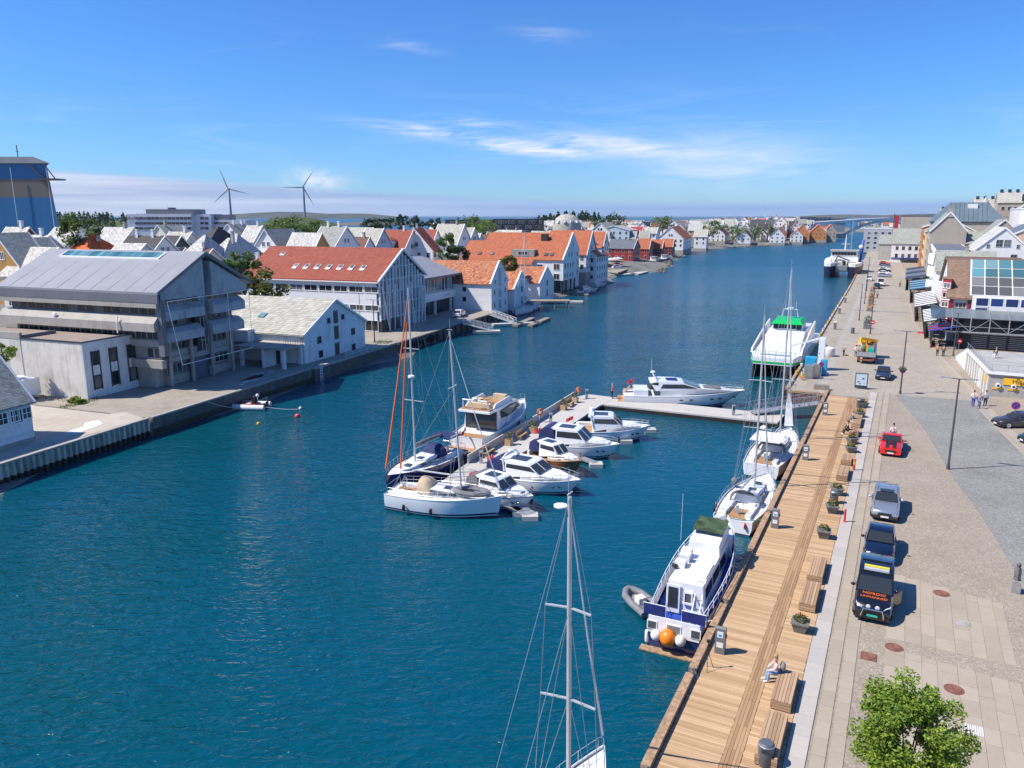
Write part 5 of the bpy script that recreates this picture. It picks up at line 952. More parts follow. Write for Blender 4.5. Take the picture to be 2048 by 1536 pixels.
# ---------------------------------------------------------------- skyline on the island: shipyard hall, white office, dark flats, dome, turbines
t = thing('shipyard_hall', 'huge blue shipyard hall with brown band towering at the left edge', 'hall', (0, 0, 0)); y0 = 330
def hallband(name, za, zb_, m):
    xr = lambda z: -190.5-(z-3)*.055*0+ (z < 36)*(36-z)*.075*1.0 if False else -189.0-(z-3)*.085
    MB().loft([[(-300, y0, za), (xr(za), y0, za), (xr(za)-40, y0+60, za), (-300, y0+60, za)], [(-300, y0, zb_), (xr(zb_), y0, zb_), (xr(zb_)-40, y0+60, zb_), (-300, y0+60, zb_)]]).build(name, m, t)
hallband('lower_cladding', 0, 30, 'hall_blue'); hallband('brown_band', 30.02, 37.4, 'hall_brown'); hallband('upper_cladding', 37.42, 43.6, 'hall_blue')
MB().loft([[(-300, y0-1, 43.65), (-190.5, y0-1, 43.65), (-231, y0+61, 43.65), (-300, y0+61, 43.65)], [(-300, y0-1, 46.2), (-197, y0-1, 46.2), (-236, y0+61, 46.2), (-300, y0+61, 46.2)]]).build('roof', 'hall_cap', t)
MB().box(-196, -188.5, y0-2, y0+6, 37.0, 37.6).bar((-193, y0-1, 43.4), (-189, y0-1, 37.6), .35).bar((-199, y0-1.2, 43.4), (-193.5, y0-1.2, 37.6), .5).build('gantry_platform', 'lamp_grey', t)
MB().tube([(-205, y0+2, 46), (-205, y0+2, 51)], .2, 5).bar((-205.8, y0+2, 48.5), (-204.2, y0+2, 48.5), .15).build('antenna', 'lamp_grey', t)
for u in (20, 92): a = pz(u, 335, y0-1); b = pz(u+17, 455, y0-1); MB().tube([a, b], .12, 4).build('guy_rope', 'white_paint', t)
t = thing('white_office_slab', 'long white office slab with dark window strips below the turbine', 'office', (0, 0, 0)); y0 = 330
def ob(name, m, u0, u1, v0, v1, dy=0, d=14):
    a, b = pz(u0, v0, y0+dy), pz(u1, v1, y0+dy); return box(name, m, t, a.x, b.x, y0+dy, y0+dy+d, b.z, a.z)
ob('wall', 'office_white', 253, 386, 428, 480); ob('wall', 'office_white', 386.5, 425, 428, 480, 3); ob('wall', 'office_white', 425.5, 494, 440, 482, 6); ob('penthouse', 'roof_sheet_dark', 291, 393, 418.5, 427.9, 2, 10); ob('penthouse', 'roof_sheet_dark', 425.8, 459, 429.5, 439.9, 7, 8); ob('lift_tower', 'roof_sheet_dark', 335, 342, 415, 418.4, 3, 5)
for v in (434, 444, 454):
    for k in range(14): ob('window', 'office_glass', 270+k*8.1, 277.6+k*8.1, v, v+5, -.12, .1)
    for k in range(2): ob('window', 'office_glass', 400+k*9, 408+k*9, v, v+5, 2.88, .1)
    for k in range(3): ob('window', 'office_glass', 428+k*10, 437+k*10, v+10, v+14.5, 5.88, .1)
for v in (436, 446, 456): pass
text('aibel', 2.2, 'dark_frame', t, pz(261, 436.5, y0-.2), (R(90), 0, 0))
# dark flats and domed hall on the horizon
t = thing('dark_apartment_row', 'long dark apartment row with balconies along the horizon', 'apartments', (0, 0, 0)); y0 = 420
for u0, u1, v0 in ((890, 985, 439.5), (986, 1088, 438)):
    a, b = pz(u0, v0, y0), pz(u1, 462, y0); box('wall', 'dark_frame', t, a.x, b.x, y0, y0+12, b.z-4, a.z)
    for r in range(3):
        for k in range(14):
            x = a.x+1+k*(b.x-a.x-1.6)/14; win(t, x+.6, y0, a.z-1.6-r*2.6, '-y', w=1.2, h=1.3, far=True, frame=['white_trim', 'tile_brown'][(k+r) % 3 == 0])
t = thing('dome_roof_hall', 'round-roofed pale slate hall with dormers in front of dark pines', 'hall', pz(1134, 446, 400)); MB().lathe((0, 0, -8), [(7.3, 0), (7.3, 7.5), (7.0, 8.4), (5.4, 10.6), (3.2, 12.0), (.2, 12.5)], 24).build('dome_roof', 'slate_warm', t, smooth=40)
for k in range(6): a = R(200+k*28); MB().box(-.7, .7, -.6, .6, 0, 1.1).build('dormer', 'white_trim', t, (7*math.cos(a), 7*math.sin(a), .2), a)
def turbine(label, u, v, D, hubdir, angs, rpx):
    hub = pz(u, v, D); r = rpx*D/F; t = thing('wind_turbine', label, 'wind turbine', (hub.x, hub.y, 0))
    MB().tube([(0, 3, 2), (0, 3, hub.z)], 3.0, 10, 1.9).build('tower', 'turbine_grey', t, smooth=40); MB().box(-1.6, 1.6, -2, 7, hub.z-1.6, hub.z+1.7).build('nacelle', 'turbine_grey', t); MB().ball((0, -2.4, hub.z), 1.6, 8, 6).build('hub', 'turbine_grey', t)
    for a in angs:
        dx, dz = math.cos(R(a)), math.sin(R(a)); px_, pz_ = -dz, dx; rings = []
        for f, c, th in ((.03, 1.6, 1.3), (.12, 3.2, 1.2), (.3, 2.7, .9), (.7, 1.7, .6), (1, .6, .3)): rings.append([(dx*r*f+px_*q, -2.6+w_, hub.z+dz*r*f+pz_*q) for q, w_ in ((-c*.35, 0), (0, th/2), (c*.65, 0), (0, -th/2))])
        MB().loft(rings).build('blade', 'turbine_grey', t)
turbine('wind turbine above the white office, blade pointing up and left', 457, 378, 1900, 0, (110, 221, -14), 40); turbine('wind turbine farther right, one blade pointing up right', 606, 374.5, 1900, 0, (54, 180, -60), 40)
# radar mast on the far hill, tall pole by the hulk
t = thing('radar_mast', 'white radar mast with lattice arms on the far rooftop', 'mast', pz(1535, 440, 700)); MB().cyl((0, 0, -6), 1.2, 8, 8).box(-3, 3, -.3, .3, 2, 2.6).bar((-2.6, 0, 2.4), (-1, 0, 6.5), .4).bar((2.6, 0, 2.4), (1.2, 0, 7), .4).box(-2.2, 2.2, -.3, .3, 4.6, 5).build('lattice', 'white_paint', t); box('equipment_deck', 'slate_grey', t, -16, 14, -2, 4, -6, .5)
t = thing('dark_sea_flats', 'grey glass-fronted flats near the bridge head', 'apartments', (0, 0, 0))
for u0, u1, v0 in ((1574, 1598, 438), (1600, 1628, 434), (1631, 1662, 435), (1664, 1690, 437)):
    a, b = pz(u0, v0, 900), pz(u1, 455, 900); box('wall', 'concrete_dark', t, a.x, b.x, 900, 915, b.z-5, a.z); box('roof', 'roof_flat_light', t, a.x-.5, b.x+.5, 899, 915.5, a.z, a.z+.6)
    for r in range(2):
        for k in range(4): win(t, a.x+2+k*(b.x-a.x)/4, 900, a.z-2.2-r*3, '-y', w=2.4, h=1.6, far=True, frame='white_trim')
# ---------------------------------------------------------------- boats (local x forward, origin amidships at the waterline)
def hull(t, L, B, fb0, fb1, mat='gelcoat', under='antifoul', tr=.8, p=2.4, rake=.9, draft=.5, deck='deck_white', drop=.10, flare=.9, n=16, wl=.14, stripe=None):
    def hb(f): return B/2*((tr+(1-tr)*math.sin(min(1, f/.42)*math.pi/2)) if f < .42 else max(.012, 1-((f-.42)/.58)**p))
    def sh(f): return fb1+(fb0-fb1)*f**1.7
    top, low, dk = [], [], []; S = []
    for i in range(n+1):
        f = i/n; f = f**.9 if f > .5 else f; h = hb(f); z = sh(f); rk = rake*max(0, (f-.6)/.4)**1.5
        x = -L/2+L*f; wlf = flare-(.35 if f > .5 else 0)*max(0, (f-.5)/.5)**1.5; hw = max(.01, h*wlf); hm = max(.012, h*(wlf+1)/2+.015*B*(1-f))
        xs = lambda zz: x-rk*(1-min(1, max(0, zz/z)))
        side = [(xs(wl), hw, wl), (xs(z*.5), hm, z*.5), (xs(z*.93), h, z*.93), (x, h, z)]
        top.append([(a, -b, c) for a, b, c in side[::-1]] + side)
        low.append([(xs(wl), -hw, wl), (xs(0), -hw*.93, -.15), (xs(0)-.2*rk, 0, -draft), (xs(0), hw*.93, -.15), (xs(wl), hw, wl)])
        dk.append([(x-.02, -max(.006, h-.06), z-drop), (x-.02, max(.006, h-.06), z-drop)]); S.append((x, h, z))
    mb = MB(); m = len(top[0])
    mb.loft([r_[:4] for r_ in top], caps=False, closed=False).loft([r_[4:] for r_ in top], caps=False, closed=False).add(top[0], [tuple(range(m))])
    h_ = mb.build('hull', mat, t, smooth=40)
    MB().loft(low, caps=True, closed=False).build('underbody', under, t)
    if mat == 'gelcoat':
        for i, j in ((3, 2), (4, 5)):
            o_ = -.012 if i == 3 else .012; q_ = [[Vector(r_[i]).lerp(Vector(r_[j]), f_)+Vector((0, o_, 0)) for f_ in (.12, .34)] for r_ in top]
            MB().loft(q_, caps=False, closed=False).build('waterline_stripe', 'navy_hull', t)
    MB().loft(dk, caps=False, closed=False).build('deck', deck, t)
    for sgn in (-1, 1): MB().tube([(x, sgn*h, z) for x, h, z in S], .035, 5).build('toe_rail', mat if stripe is None else stripe, t)
    return S
def at_sheer(S, x):
    for a, b in zip(S, S[1:]):
        if a[0] <= x <= b[0]: f = (x-a[0])/(b[0]-a[0]); return a[1]+(b[1]-a[1])*f, a[2]+(b[2]-a[2])*f
    return S[-1][1], S[-1][2]
def cabin(t, name, prof, wf, m, smooth=30): return MB().taper(prof, wf).build(name, m, t, smooth=smooth)
def swin(t, pts, wf, m='boat_glass', name='side_window', off=.012):
    for sg in (-1, 1):
        q = [(x, sg*(wf(x, z)+off), z) for x, z in pts]; q2 = [(x, sg*(wf(x, z)-.03), z) for x, z in pts]; n = len(q)
        MB().add(q+q2, [tuple(range(n))]+[(i, (i+1)%n, (i+1)%n+n, i+n) for i in range(n)]).build(name, m, t)
def screen(t, a, b, wf, m='boat_glass', name='windscreen', k=.9, off=.015, mull=2):
    (x0, z0), (x1, z1) = a, b; w0, w1 = wf(x0, z0)*k, wf(x1, z1)*k; nx, nz = (z1-z0), -(x1-x0); l = math.hypot(nx, nz) or 1; nx, nz = nx/l*off, nz/l*off
    if nx < 0 and x1 < x0 and False: pass
    sx = 1 if x0 >= x1 else -1; nx, nz = abs(nx)*sx, abs(nz)
    MB().plate([(x0+nx, -w0, z0+nz), (x0+nx, w0, z0+nz), (x1+nx, w1, z1+nz), (x1+nx, -w1, z1+nz)], .02).build(name, m, t)
    for i in range(1, mull): f = -1+2*i/mull; MB().bar((x0+nx*2.2, w0*f, z0+nz*2.2), (x1+nx*2.2, w1*f, z1+nz*2.2), .05).build('screen_mullion', 'gelcoat', t)
def rails(t, S, x0, x1, h=.55, n=7, r=.018, close=True, m='alloy'):
    mb = MB(); path = []
    xs = [x0+(x1-x0)*i/(n-1) for i in range(n)]
    for sg in (-1, 1):
        pts = []
        for x in xs:
            a, z = at_sheer(S, x); a = max(.05, a-.06); mb.tube([(x, sg*a, z), (x, sg*a*1.0, z+h)], r, 4); pts.append((x, sg*a, z+h))
        path.append(pts); mb.tube([(a, b, c-h*.5) for a, b, c in pts], r*.6, 4)
    if close: mb.tube(path[0]+[(xs[-1]+.12, 0, path[0][-1][2])]+path[1][::-1], r, 5)
    else:
        for q in path: mb.tube(q, r, 5)
    return mb.build('guard_rail', m, t)
def fender(t, x, y, z, m='black_plastic', r=.13, h=.55): return MB().lathe((x, y, z), [(.03, 0), (r*.8, .06), (r, .15), (r, h-.15), (r*.8, h-.06), (.03, h)], 8).build('fender', m, t, smooth=40)
def flag(t, x, y, z, h=1.1): 
    f = MB().cyl((x, y, z), .02, h, 5).build('flag_staff', 'teak', t); mb = MB(); q = [[(x-.02-.12*i, y+.05*math.sin(i*1.3), z+h-.06*i-(0 if j else .38)) for j in (0, 1)] for i in range(7)]
    mb.loft(q, caps=False, closed=False).build('ensign', 'flag_red', f); MB().bar((x-.25, y, z+h-.3), (x-.25, y+.01, z+h), .03).build('ensign_cross', 'cloth_white', f)
def boat(name, label, a, b, cat='boat', group=None, z=0.0):
    """stern point a, bow point b on the water; returns root and length"""
    a, b = Vector(a), Vector(b); d = b-a; t = thing(name, label, cat, ((a.x+b.x)/2, (a.y+b.y)/2, z), math.atan2(d.y, d.x), group); return t, math.hypot(d.x, d.y)
def cruiser(label, a, b, B=3.4, fb=(1.45, .95), house=None, canopy=None, name='motor_cruiser', mat='gelcoat', arch=True, hatch=True, fl=True, stripe=None, deckm='deck_white', house_m='gelcoat', cabw=.40, roofz=2.5):
    t, L = boat(name, label, a, b, 'motorboat'); S = hull(t, L, B, fb[0], fb[1], mat, rake=1.1, deck=deckm, stripe=stripe)
    zd = fb[1]+.1; r = roofz; cw = B*cabw
    wf = lambda x, z: (cw*(1-.14*max(0, (z-zd)/(r-zd))))*(1 if x < .12*L else max(.25, 1-((x-.12*L)/(.36*L))**1.6))
    fd = L*.40; cabin(t, 'foredeck', [(-.05*L, zd-.3), (fd, fb[0]-.2), (fd-.2, fb[0]+.02), (.22*L, zd+.55), (-.05*L, zd+.62)], wf, house_m)
    x0, x1, x2, x3 = -.22*L, .0*L, .085*L, .15*L
    cabin(t, 'deckhouse', [(x0, zd), (x3, zd+.5), (x2-.05*L, r-.08), (x2-.09*L, r), (x0-.06*L, r), (x0-.06*L, r-.1), (x0, r-.16)], wf, house_m)
    swin(t, [(x0+.12, zd+.80), (x3-.42, zd+.82), (x2-.04*L, r-.2), (x0+.12, r-.24)], wf); screen(t, (x3-.09, zd+.66), (x2-.045*L, r-.16), wf)
    if hatch:
        MB().box(x0+.1, x2-.12*L, -cw*.42, cw*.42, r+.005, r+.05).build('sunroof', 'boat_glass', t); MB().box(.27*L, .27*L+.5, -.25, .25, zd+.42, zd+.47).build('deck_hatch', 'boat_glass', t)
    MB().prism([(-.46*L, -B*.33), (x0-.1, -B*.36), (x0-.1, B*.36), (-.46*L, B*.33)], zd-.28, zd-.12).build('cockpit_sole', 'teak', t); MB().box(-.44*L, -.40*L, -B*.3, B*.3, zd-.1, zd+.32).box(-.40*L, -.24*L, B*.22, B*.34, zd-.1, zd+.3).build('cockpit_seat', 'cloth_white', t)
    if canopy:
        MB().taper([(-.43*L, zd+.35), (x0, zd+.35), (x0-.04*L, r-.02), (-.34*L, r+.02), (-.42*L, r-.35)], lambda x, z: cw*.96*(1-.1*max(0, (z-zd)/(r-zd)))).build('canopy', canopy, t, smooth=50)
    if arch:
        MB().tube([(-.22*L, -cw*.98, zd+.5), (-.25*L, -cw*.86, r+.15), (-.24*L, -cw*.5, r+.42), (-.24*L, cw*.5, r+.42), (-.25*L, cw*.86, r+.15), (-.22*L, cw*.98, zd+.5)], .09, 6).build('radar_arch', house_m, t); MB().lathe((-.24*L, 0, r+.45), [(.05, 0), (.28, .03), (.28, .16), (.1, .22)], 10).build('radar_dome', 'gelcoat', t, smooth=40); MB().cyl((-.25*L, .4, r+.4), .012, 1.5, 4).build('aerial', 'gelcoat', t)
    rails(t, S, .08*L, .475*L, .5, 7)
    for x in (-.2, .1): h, z = at_sheer(S, x*L); fender(t, x*L, -h-.12, .25); fender(t, x*L, h+.12, .25)
    for x in (.28, .34):
        for sg in (-1, 1): h, z = at_sheer(S, x*L); MB().ball((x*L, sg*(h*.93+.0), z*.62), .14, 8, 4, (1.4, .25, .6)).build('porthole', 'boat_glass', t)
    MB().prism([(-.5*L-.55, -B*.36), (-.5*L+.05, -B*.38), (-.5*L+.05, B*.38), (-.5*L-.55, B*.36)], .25, .36).build('swim_platform', 'teak', t)
    if fl: flag(t, -.48*L, B*.2, fb[1])
    return t, L, S, wf
def rig(t, L, zt, xm, zb=1.2, rake=.0, spreaders=((.36, 1.0), (.66, .8)), boom=None, furl='white_canvas', S=None, r=.085, furl_r=.055, back=True, wires=.012):
    tip = Vector((xm-rake, 0, zt)); ft = Vector((xm, 0, zb)); MB().tube([ft, tip], r, 8, r*.8).build('mast', 'alloy_mast', t, smooth=50); w_ = MB()
    hb, zb_ = at_sheer(S, xm-.3)
    for sg in (-1, 1):
        pts = [(xm-.3, sg*(hb-.05), zb_)]
        for f, l in spreaders:
            p = ft.lerp(tip, f); e = (p.x-.12, sg*l, p.z-.02); MB().bar(p, e, .09, .05).build('spreader', 'alloy_mast', t); pts.append(e); w_.tube([(xm-.3, sg*(hb-.1), zb_), p], wires, 4)
        w_.tube(pts+[tip], wires, 4)
    bow = Vector((L/2-.15, 0, at_sheer(S, L/2-.2)[1]+.1)); top = ft.lerp(tip, .97 if furl else .99)
    if furl: MB().tube([bow+Vector((0,0,.5)), bow.lerp(top, .5), top.lerp(bow, .03)], furl_r, 6, furl_r*.45).build('furled_genoa', furl, t)
    w_.tube([bow, top], wires, 4)
    if back: w_.tube([tip, (-L/2+.1, .4, at_sheer(S, -L/2+.1)[1])], wires, 4); w_.tube([tip.lerp(ft, .35), (-L/2+.1, -.4, at_sheer(S, -L/2+.1)[1])], wires, 4)
    w_.build('rigging', 'steel_wire', t)
    if boom:
        MB().tube([(xm-.12, 0, zb+1.1), (xm-boom, 0, zb+1.2)], .075, 8).build('boom', 'alloy_mast', t)
    MB().cyl((tip.x, .05, zt), .012, .9, 4).box(tip.x-.2, tip.x+.2, -.02, .02, zt+.1, zt+.14).build('mast_head', 'alloy_mast', t)
def sloop(label, a, b, B=3.5, fb=(1.35, 1.05), zt=15.0, hullm='gelcoat', mastx=.08, rake=.4, furl='white_canvas', furl_r=.055, spray='grey_canvas', stripe=None, boomcover=None, name='sailing_yacht', tender=False, swim=True, spr=((.36, 1.0), (.66, .8)), r=.085):
    t, L = boat(name, label, a, b, 'sailboat'); S = hull(t, L, B, fb[0], fb[1], hullm, tr=.78, p=2.1, rake=.35, stripe=stripe)
    zd = (fb[0]+fb[1])/2-.08; wf = lambda x, z: B*.27*(1-.18*max(0, (z-zd)/.5))*(1 if x < .05*L else max(.2, 1-((x-.05*L)/(.3*L))**1.8))
    cabin(t, 'coachroof', [(-.16*L, zd-.1), (.32*L, zd), (.26*L, zd+.18), (.05*L, zd+.4), (-.14*L, zd+.48)], wf, 'gelcoat')
    for x0, x1 in ((-.12, -.04), (-.03, .05), (.07, .13)): swin(t, [(x0*L, zd+.12), (x1*L, zd+.12), (x1*L, zd+.30), (x0*L, zd+.34)], wf)
    for x in (.02, .2): MB().box(x*L-.28, x*L+.28, -.28, .28, zd+.40-.1*(x > .1), zd+.46-.1*(x > .1)).build('deck_hatch', 'boat_glass', t)
    ck = MB().box(-.46*L, -.17*L, -B*.22, B*.22, fb[1]-.45, fb[1]-.07).build('cockpit_well', 'teak', t)
    for sg in (-1, 1): MB().box(-.44*L, -.18*L, sg*B*.25-.2, sg*B*.25+.2, fb[1]-.12, fb[1]+.2).build('cockpit_coaming', 'gelcoat', t); MB().cyl((-.2*L, sg*B*.28, fb[1]+.2), .09, .16, 8).build('winch', 'chrome', t)
    MB().torus((-.38*L, 0, fb[1]+.55), .45, .025, 18, 5, 'x').box(-.39*L, -.37*L, -.1, .1, fb[1]-.2, fb[1]+.55).build('steering_wheel', 'alloy', t)
    if spray:
        sp = MB(); rings = []
        for k, (x, h) in enumerate(((-.10*L, .32), (-.13*L, .75), (-.17*L, 1.0), (-.215*L, 1.02))): rings.append([(x, B*.30*math.cos(math.pi*i/10), zd+.12+h*math.sin(math.pi*i/10)**.7) for i in range(11)])
        sp.loft(rings, caps=False, closed=False).build('sprayhood', spray, t, smooth=60)
    rails(t, S, -.46*L, .47*L, .58, 12, .014); MB().tube([(-.47*L, -B*.32, fb[1]), (-.49*L, -B*.32, fb[1]+.6), (-.49*L, B*.32, fb[1]+.6), (-.47*L, B*.32, fb[1])], .02, 5).build('pushpit', 'alloy', t)
    rig(t, L, zt, mastx*L, zd+.4, rake, spr, boom=.40*L, furl=furl, furl_r=furl_r, S=S, r=r)
    if boomcover: MB().tube([(mastx*L-.15, 0, zd+1.75), (mastx*L-.2*L, 0, zd+1.8), (mastx*L-.39*L, 0, zd+1.7)], .2, 8, .13).build('sail_cover', boomcover, t, smooth=50)
    if tender:
        rib = MB().torus((.24*L, -.25, zd+.45), .75, .2, 18, 6, 'z', 1.7, .85); rib.build('stowed_dinghy', 'rib_grey', t, smooth=50)
    for x in (-.3, -.05): h, z = at_sheer(S, x*L); fender(t, x*L, -h-.12, .3); fender(t, x*L, h+.12, .3)
    return t, L, S
# --- the pontoon group
sloop('white sloop with tan canopy moored nearest, bow to the right', px(782, 1016, 0)+Vector((0, .9, 0)), px(1004, 1049, 0)+Vector((0, 1.4, 0)), 3.7, (1.75, 1.35), 14.2, mastx=.14, rake=.75, spray='tan_canvas', tender=True, furl_r=.05)
t, L, S = sloop('dark blue sloop with two orange furled sails, behind the white sloop', px(910, 922, 0), px(762, 997, 0)+Vector((.3, .6, 0)), 3.8, (1.75, 1.3), 16.8, 'navy_hull', mastx=.10, rake=-.3, furl='orange_sail', furl_r=.10, spray='navy_canvas', boomcover='grey_canvas', name='sailing_yacht')
MB().tube([(.30*L, 0, 1.75), (.16*L, 0, 14.0)], .085, 6, .05).build('inner_furled_sail', 'orange_sail', t); MB().lathe((.12*L, .0, 9.2), [(.05, 0), (.3, .05), (.3, .2), (.1, .28)], 10).build('radar_dome', 'gelcoat', t, smooth=40); MB().plate([(-.46*L, -1.2, 2.9), (-.46*L, 1.2, 2.9), (-.26*L, 1.2, 3.0), (-.26*L, -1.2, 3.0)], .05).build('bimini', 'navy_canvas', t)
# flybridge yacht
t, L = boat('flybridge_yacht', 'white flybridge yacht with teak stern on the far side of the pontoon', px(932, 903, 0), px(1034, 838, 0)+Vector((.8, .6, 0)), 'motorboat'); B = 4.5
S = hull(t, L, B, 2.3, 1.5, rake=1.3); wf = lambda x, z: B*.44*(1-.12*max(0, (z-1.5)/2.2))*(1 if x < 0 else max(.25, 1-(x/(.42*L))**1.8))
cabin(t, 'foredeck', [(-.1*L, 1.4), (.42*L, 2.1), (.3*L, 2.5), (.1*L, 2.9), (-.1*L, 2.9)], wf, 'gelcoat'); cabin(t, 'deckhouse', [(-.26*L, 1.5), (.26*L, 2.3), (.12*L, 3.55), (.0, 3.7), (-.38*L, 3.7), (-.38*L, 3.5), (-.26*L, 3.45)], wf, 'gelcoat')
swin(t, [(-.20*L, 2.55), (-.05*L, 2.45), (.2*L, 2.55), (.1*L, 3.25), (-.02*L, 3.45), (-.2*L, 3.3)], wf); screen(t, (.25*L, 2.4), (.12*L, 3.5), wf); MB().box(-.275*L, -.262*L, -B*.38, B*.38, 1.5, 3.4).build('saloon_doors', 'boat_glass', t)
fb_ = MB().prism([(-.36*L, -B*.36), (.02*L, -B*.32), (.08*L, 0), (.02*L, B*.32), (-.36*L, B*.36)], 3.72, 3.8).build('flybridge_deck', 'teak', t)
for sg in (-1, 1): MB().side([(-.3*L, 3.7), (.04*L, 3.7), (-.02*L, 4.3), (-.25*L, 4.15)], sg*B*.34-.06, sg*B*.34+.06).build('flybridge_coaming', 'gelcoat', t)
MB().box(-.30*L, -.26*L, -1.2, 1.2, 3.8, 4.2).box(-.26*L, -.12*L, .7, 1.2, 3.8, 4.2).box(-.04*L, .0, -1.2, .2, 3.8, 4.4).build('flybridge_seat', 'tan_canvas', t); MB().box(-.2*L, -.15*L, -.3, .4, 4.3, 4.35).cyl((-.175*L, 0, 3.8), .06, .5, 6).build('flybridge_table', 'teak', t)
MB().tube([(-.33*L, -B*.33, 3.8), (-.36*L, -B*.3, 4.7), (-.36*L, B*.3, 4.7), (-.33*L, B*.33, 3.8)], .09, 6).build('radar_arch', 'gelcoat', t); MB().lathe((-.36*L, 0, 4.75), [(.05, 0), (.3, .05), (.3, .2), (.1, .3)], 10).build('radar_dome', 'gelcoat', t, smooth=40)
MB().prism([(-.5*L-1.1, -B*.4), (-.5*L+.1, -B*.42), (-.5*L+.1, B*.42), (-.5*L-1.1, B*.4)], .3, .42).build('swim_platform', 'teak', t); MB().box(-.48*L, -.28*L, -B*.38, B*.38, 1.28, 1.42).build('cockpit_sole', 'teak', t)
for k in range(3): 
    for sg in (-1, 1):
        for x0 in (.02, .26): h, z = at_sheer(S, (x0+.025*k)*L); MB().bar(((x0+.025*k)*L, sg*(h*.985+.01), z*.42), ((x0+.025*k)*L+.12, sg*(h*.99+.01), z*.75), .2, .03).build('hull_window', 'boat_glass', t)
rails(t, S, 0, .47*L, .6, 8); flag(t, -.5*L, 0, 1.4)
# motor cruisers berthed on the inner side
c = cruiser('white hardtop cruiser berthed farthest along the pontoon, by the corner', px(1142, 874, 0), px(1290, 884, 0)+Vector((.6, .8, 0)), 3.6, (1.55, 1.0), roofz=2.6)
c = cruiser('white pilothouse boat with navy rear tent, second berth from the corner', px(1074, 899, 0), px(1234, 924, 0)+Vector((.3, .8, 0)), 3.3, (1.55, 1.0), canopy='navy_canvas', roofz=2.7, arch=False)
t, L, S, wf = cruiser('varnished wooden cabin boat with white roof between the white cruisers', px(1062, 925, 0), px(1166, 962, 0)+Vector((0, .6, 0)), 3.0, (1.7, 1.1), mat='varnish', canopy='navy_canvas', arch=False, roofz=2.6, fl=False, stripe='teak', name='wooden_motorboat', cabw=.27, deckm='teak')
c = cruiser('white sports cruiser with dark blue bimini, middle of the inner row', px(976, 957, 0), px(1154, 1000, 0)+Vector((.3, .7, 0)), 3.5, (1.5, .95), canopy='navy_canvas', roofz=2.42)
c = cruiser('small white cabin boat with grey cover, right behind the white sloop', px(940, 990, 0), px(1068, 1030, 0)+Vector((0, .5, 0)), 2.9, (1.35, .85), canopy='grey_canvas', roofz=2.3, arch=False, stripe='navy_hull')
# long sports yacht across the pontoon head
t, L = boat('sports_yacht', 'long white sports yacht lying behind the pontoon arm', px(1245, 812, 0)+Vector((.3, 1.6, 0)), px(1480, 820, 0)+Vector((1.0, 2.0, 0)), 'motorboat'); B = 4.4
S = hull(t, L, B, 2.0, 1.35, rake=2.6, tr=.86, flare=.86); wf = lambda x, z: B*.43*(1-.22*max(0, (z-1.3)/1.9))*(1 if x < 0 else max(.2, 1-(x/(.46*L))**2.0))
cabin(t, 'foredeck', [(-.2*L, 1.25), (.44*L, 1.9), (.3*L, 2.15), (.1*L, 2.35), (-.2*L, 2.3)], wf, 'gelcoat'); cabin(t, 'hardtop', [(-.24*L, 2.0), (.13*L, 2.3), (-.02*L, 3.0), (-.08*L, 3.1), (-.22*L, 3.12), (-.29*L, 2.95), (-.28*L, 2.85)], wf, 'gelcoat')
swin(t, [(-.2*L, 2.3), (.10*L, 2.38), (-.01*L, 2.82), (-.18*L, 2.78)], wf); screen(t, (.13*L, 2.34), (-.01*L, 2.98), wf); 
for y in (-.55, 0, .55): MB().box(-.15*L, -.06*L, y-.22, y+.22, 3.11, 3.16).build('roof_panel', 'navy_panel', t)
MB().box(.16*L, .3*L, -.75, .75, 2.2, 2.33).build('sun_pad', 'grey_canvas', t); MB().side([(-.29*L, 2.1), (-.22*L, 2.1), (-.22*L, 3.0), (-.27*L, 2.9)], -B*.36, B*.36).build('dark_tent', 'slat_black', t)
MB().box(-.42*L, -.3*L, -B*.36, B*.36, 1.3, 2.0).build('sun_bed', 'gelcoat', t); MB().prism([(-.5*L-.7, -B*.4), (-.42*L, -B*.42), (-.42*L, B*.42), (-.5*L-.7, B*.4)], .45, .58).build('swim_platform', 'teak', t); MB().plate([(-.5*L, .2, 1.0), (-.44*L, .2, 2.0), (-.44*L, 1.2, 2.0), (-.5*L, 1.2, 1.0)], .08).build('garage_lid', 'teak', t)
for x in (-.03, .05, .22, .29, .41): 
    for sg in (-1, 1): h, z = at_sheer(S, x*L); MB().ball((x*L, sg*h*.97, z*.66), .16, 8, 4, (1.6, .3, .6)).build('porthole', 'boat_glass', t)
rails(t, S, .08*L, .485*L, .55, 9); flag(t, -.42*L, 0, 2.0); MB().tube([(-.24*L, -1.4, 3.2), (-.26*L, -1.2, 3.8), (-.26*L, 1.2, 3.8), (-.24*L, 1.4, 3.2)], .07, 6).lathe((-.26*L, 0, 3.85), [(.05, 0), (.3, .06), (.3, .2), (.1, .3)], 10).cyl((-.27*L, .9, 3.8), .015, 1.6, 4).build('radar_arch', 'gelcoat', t)
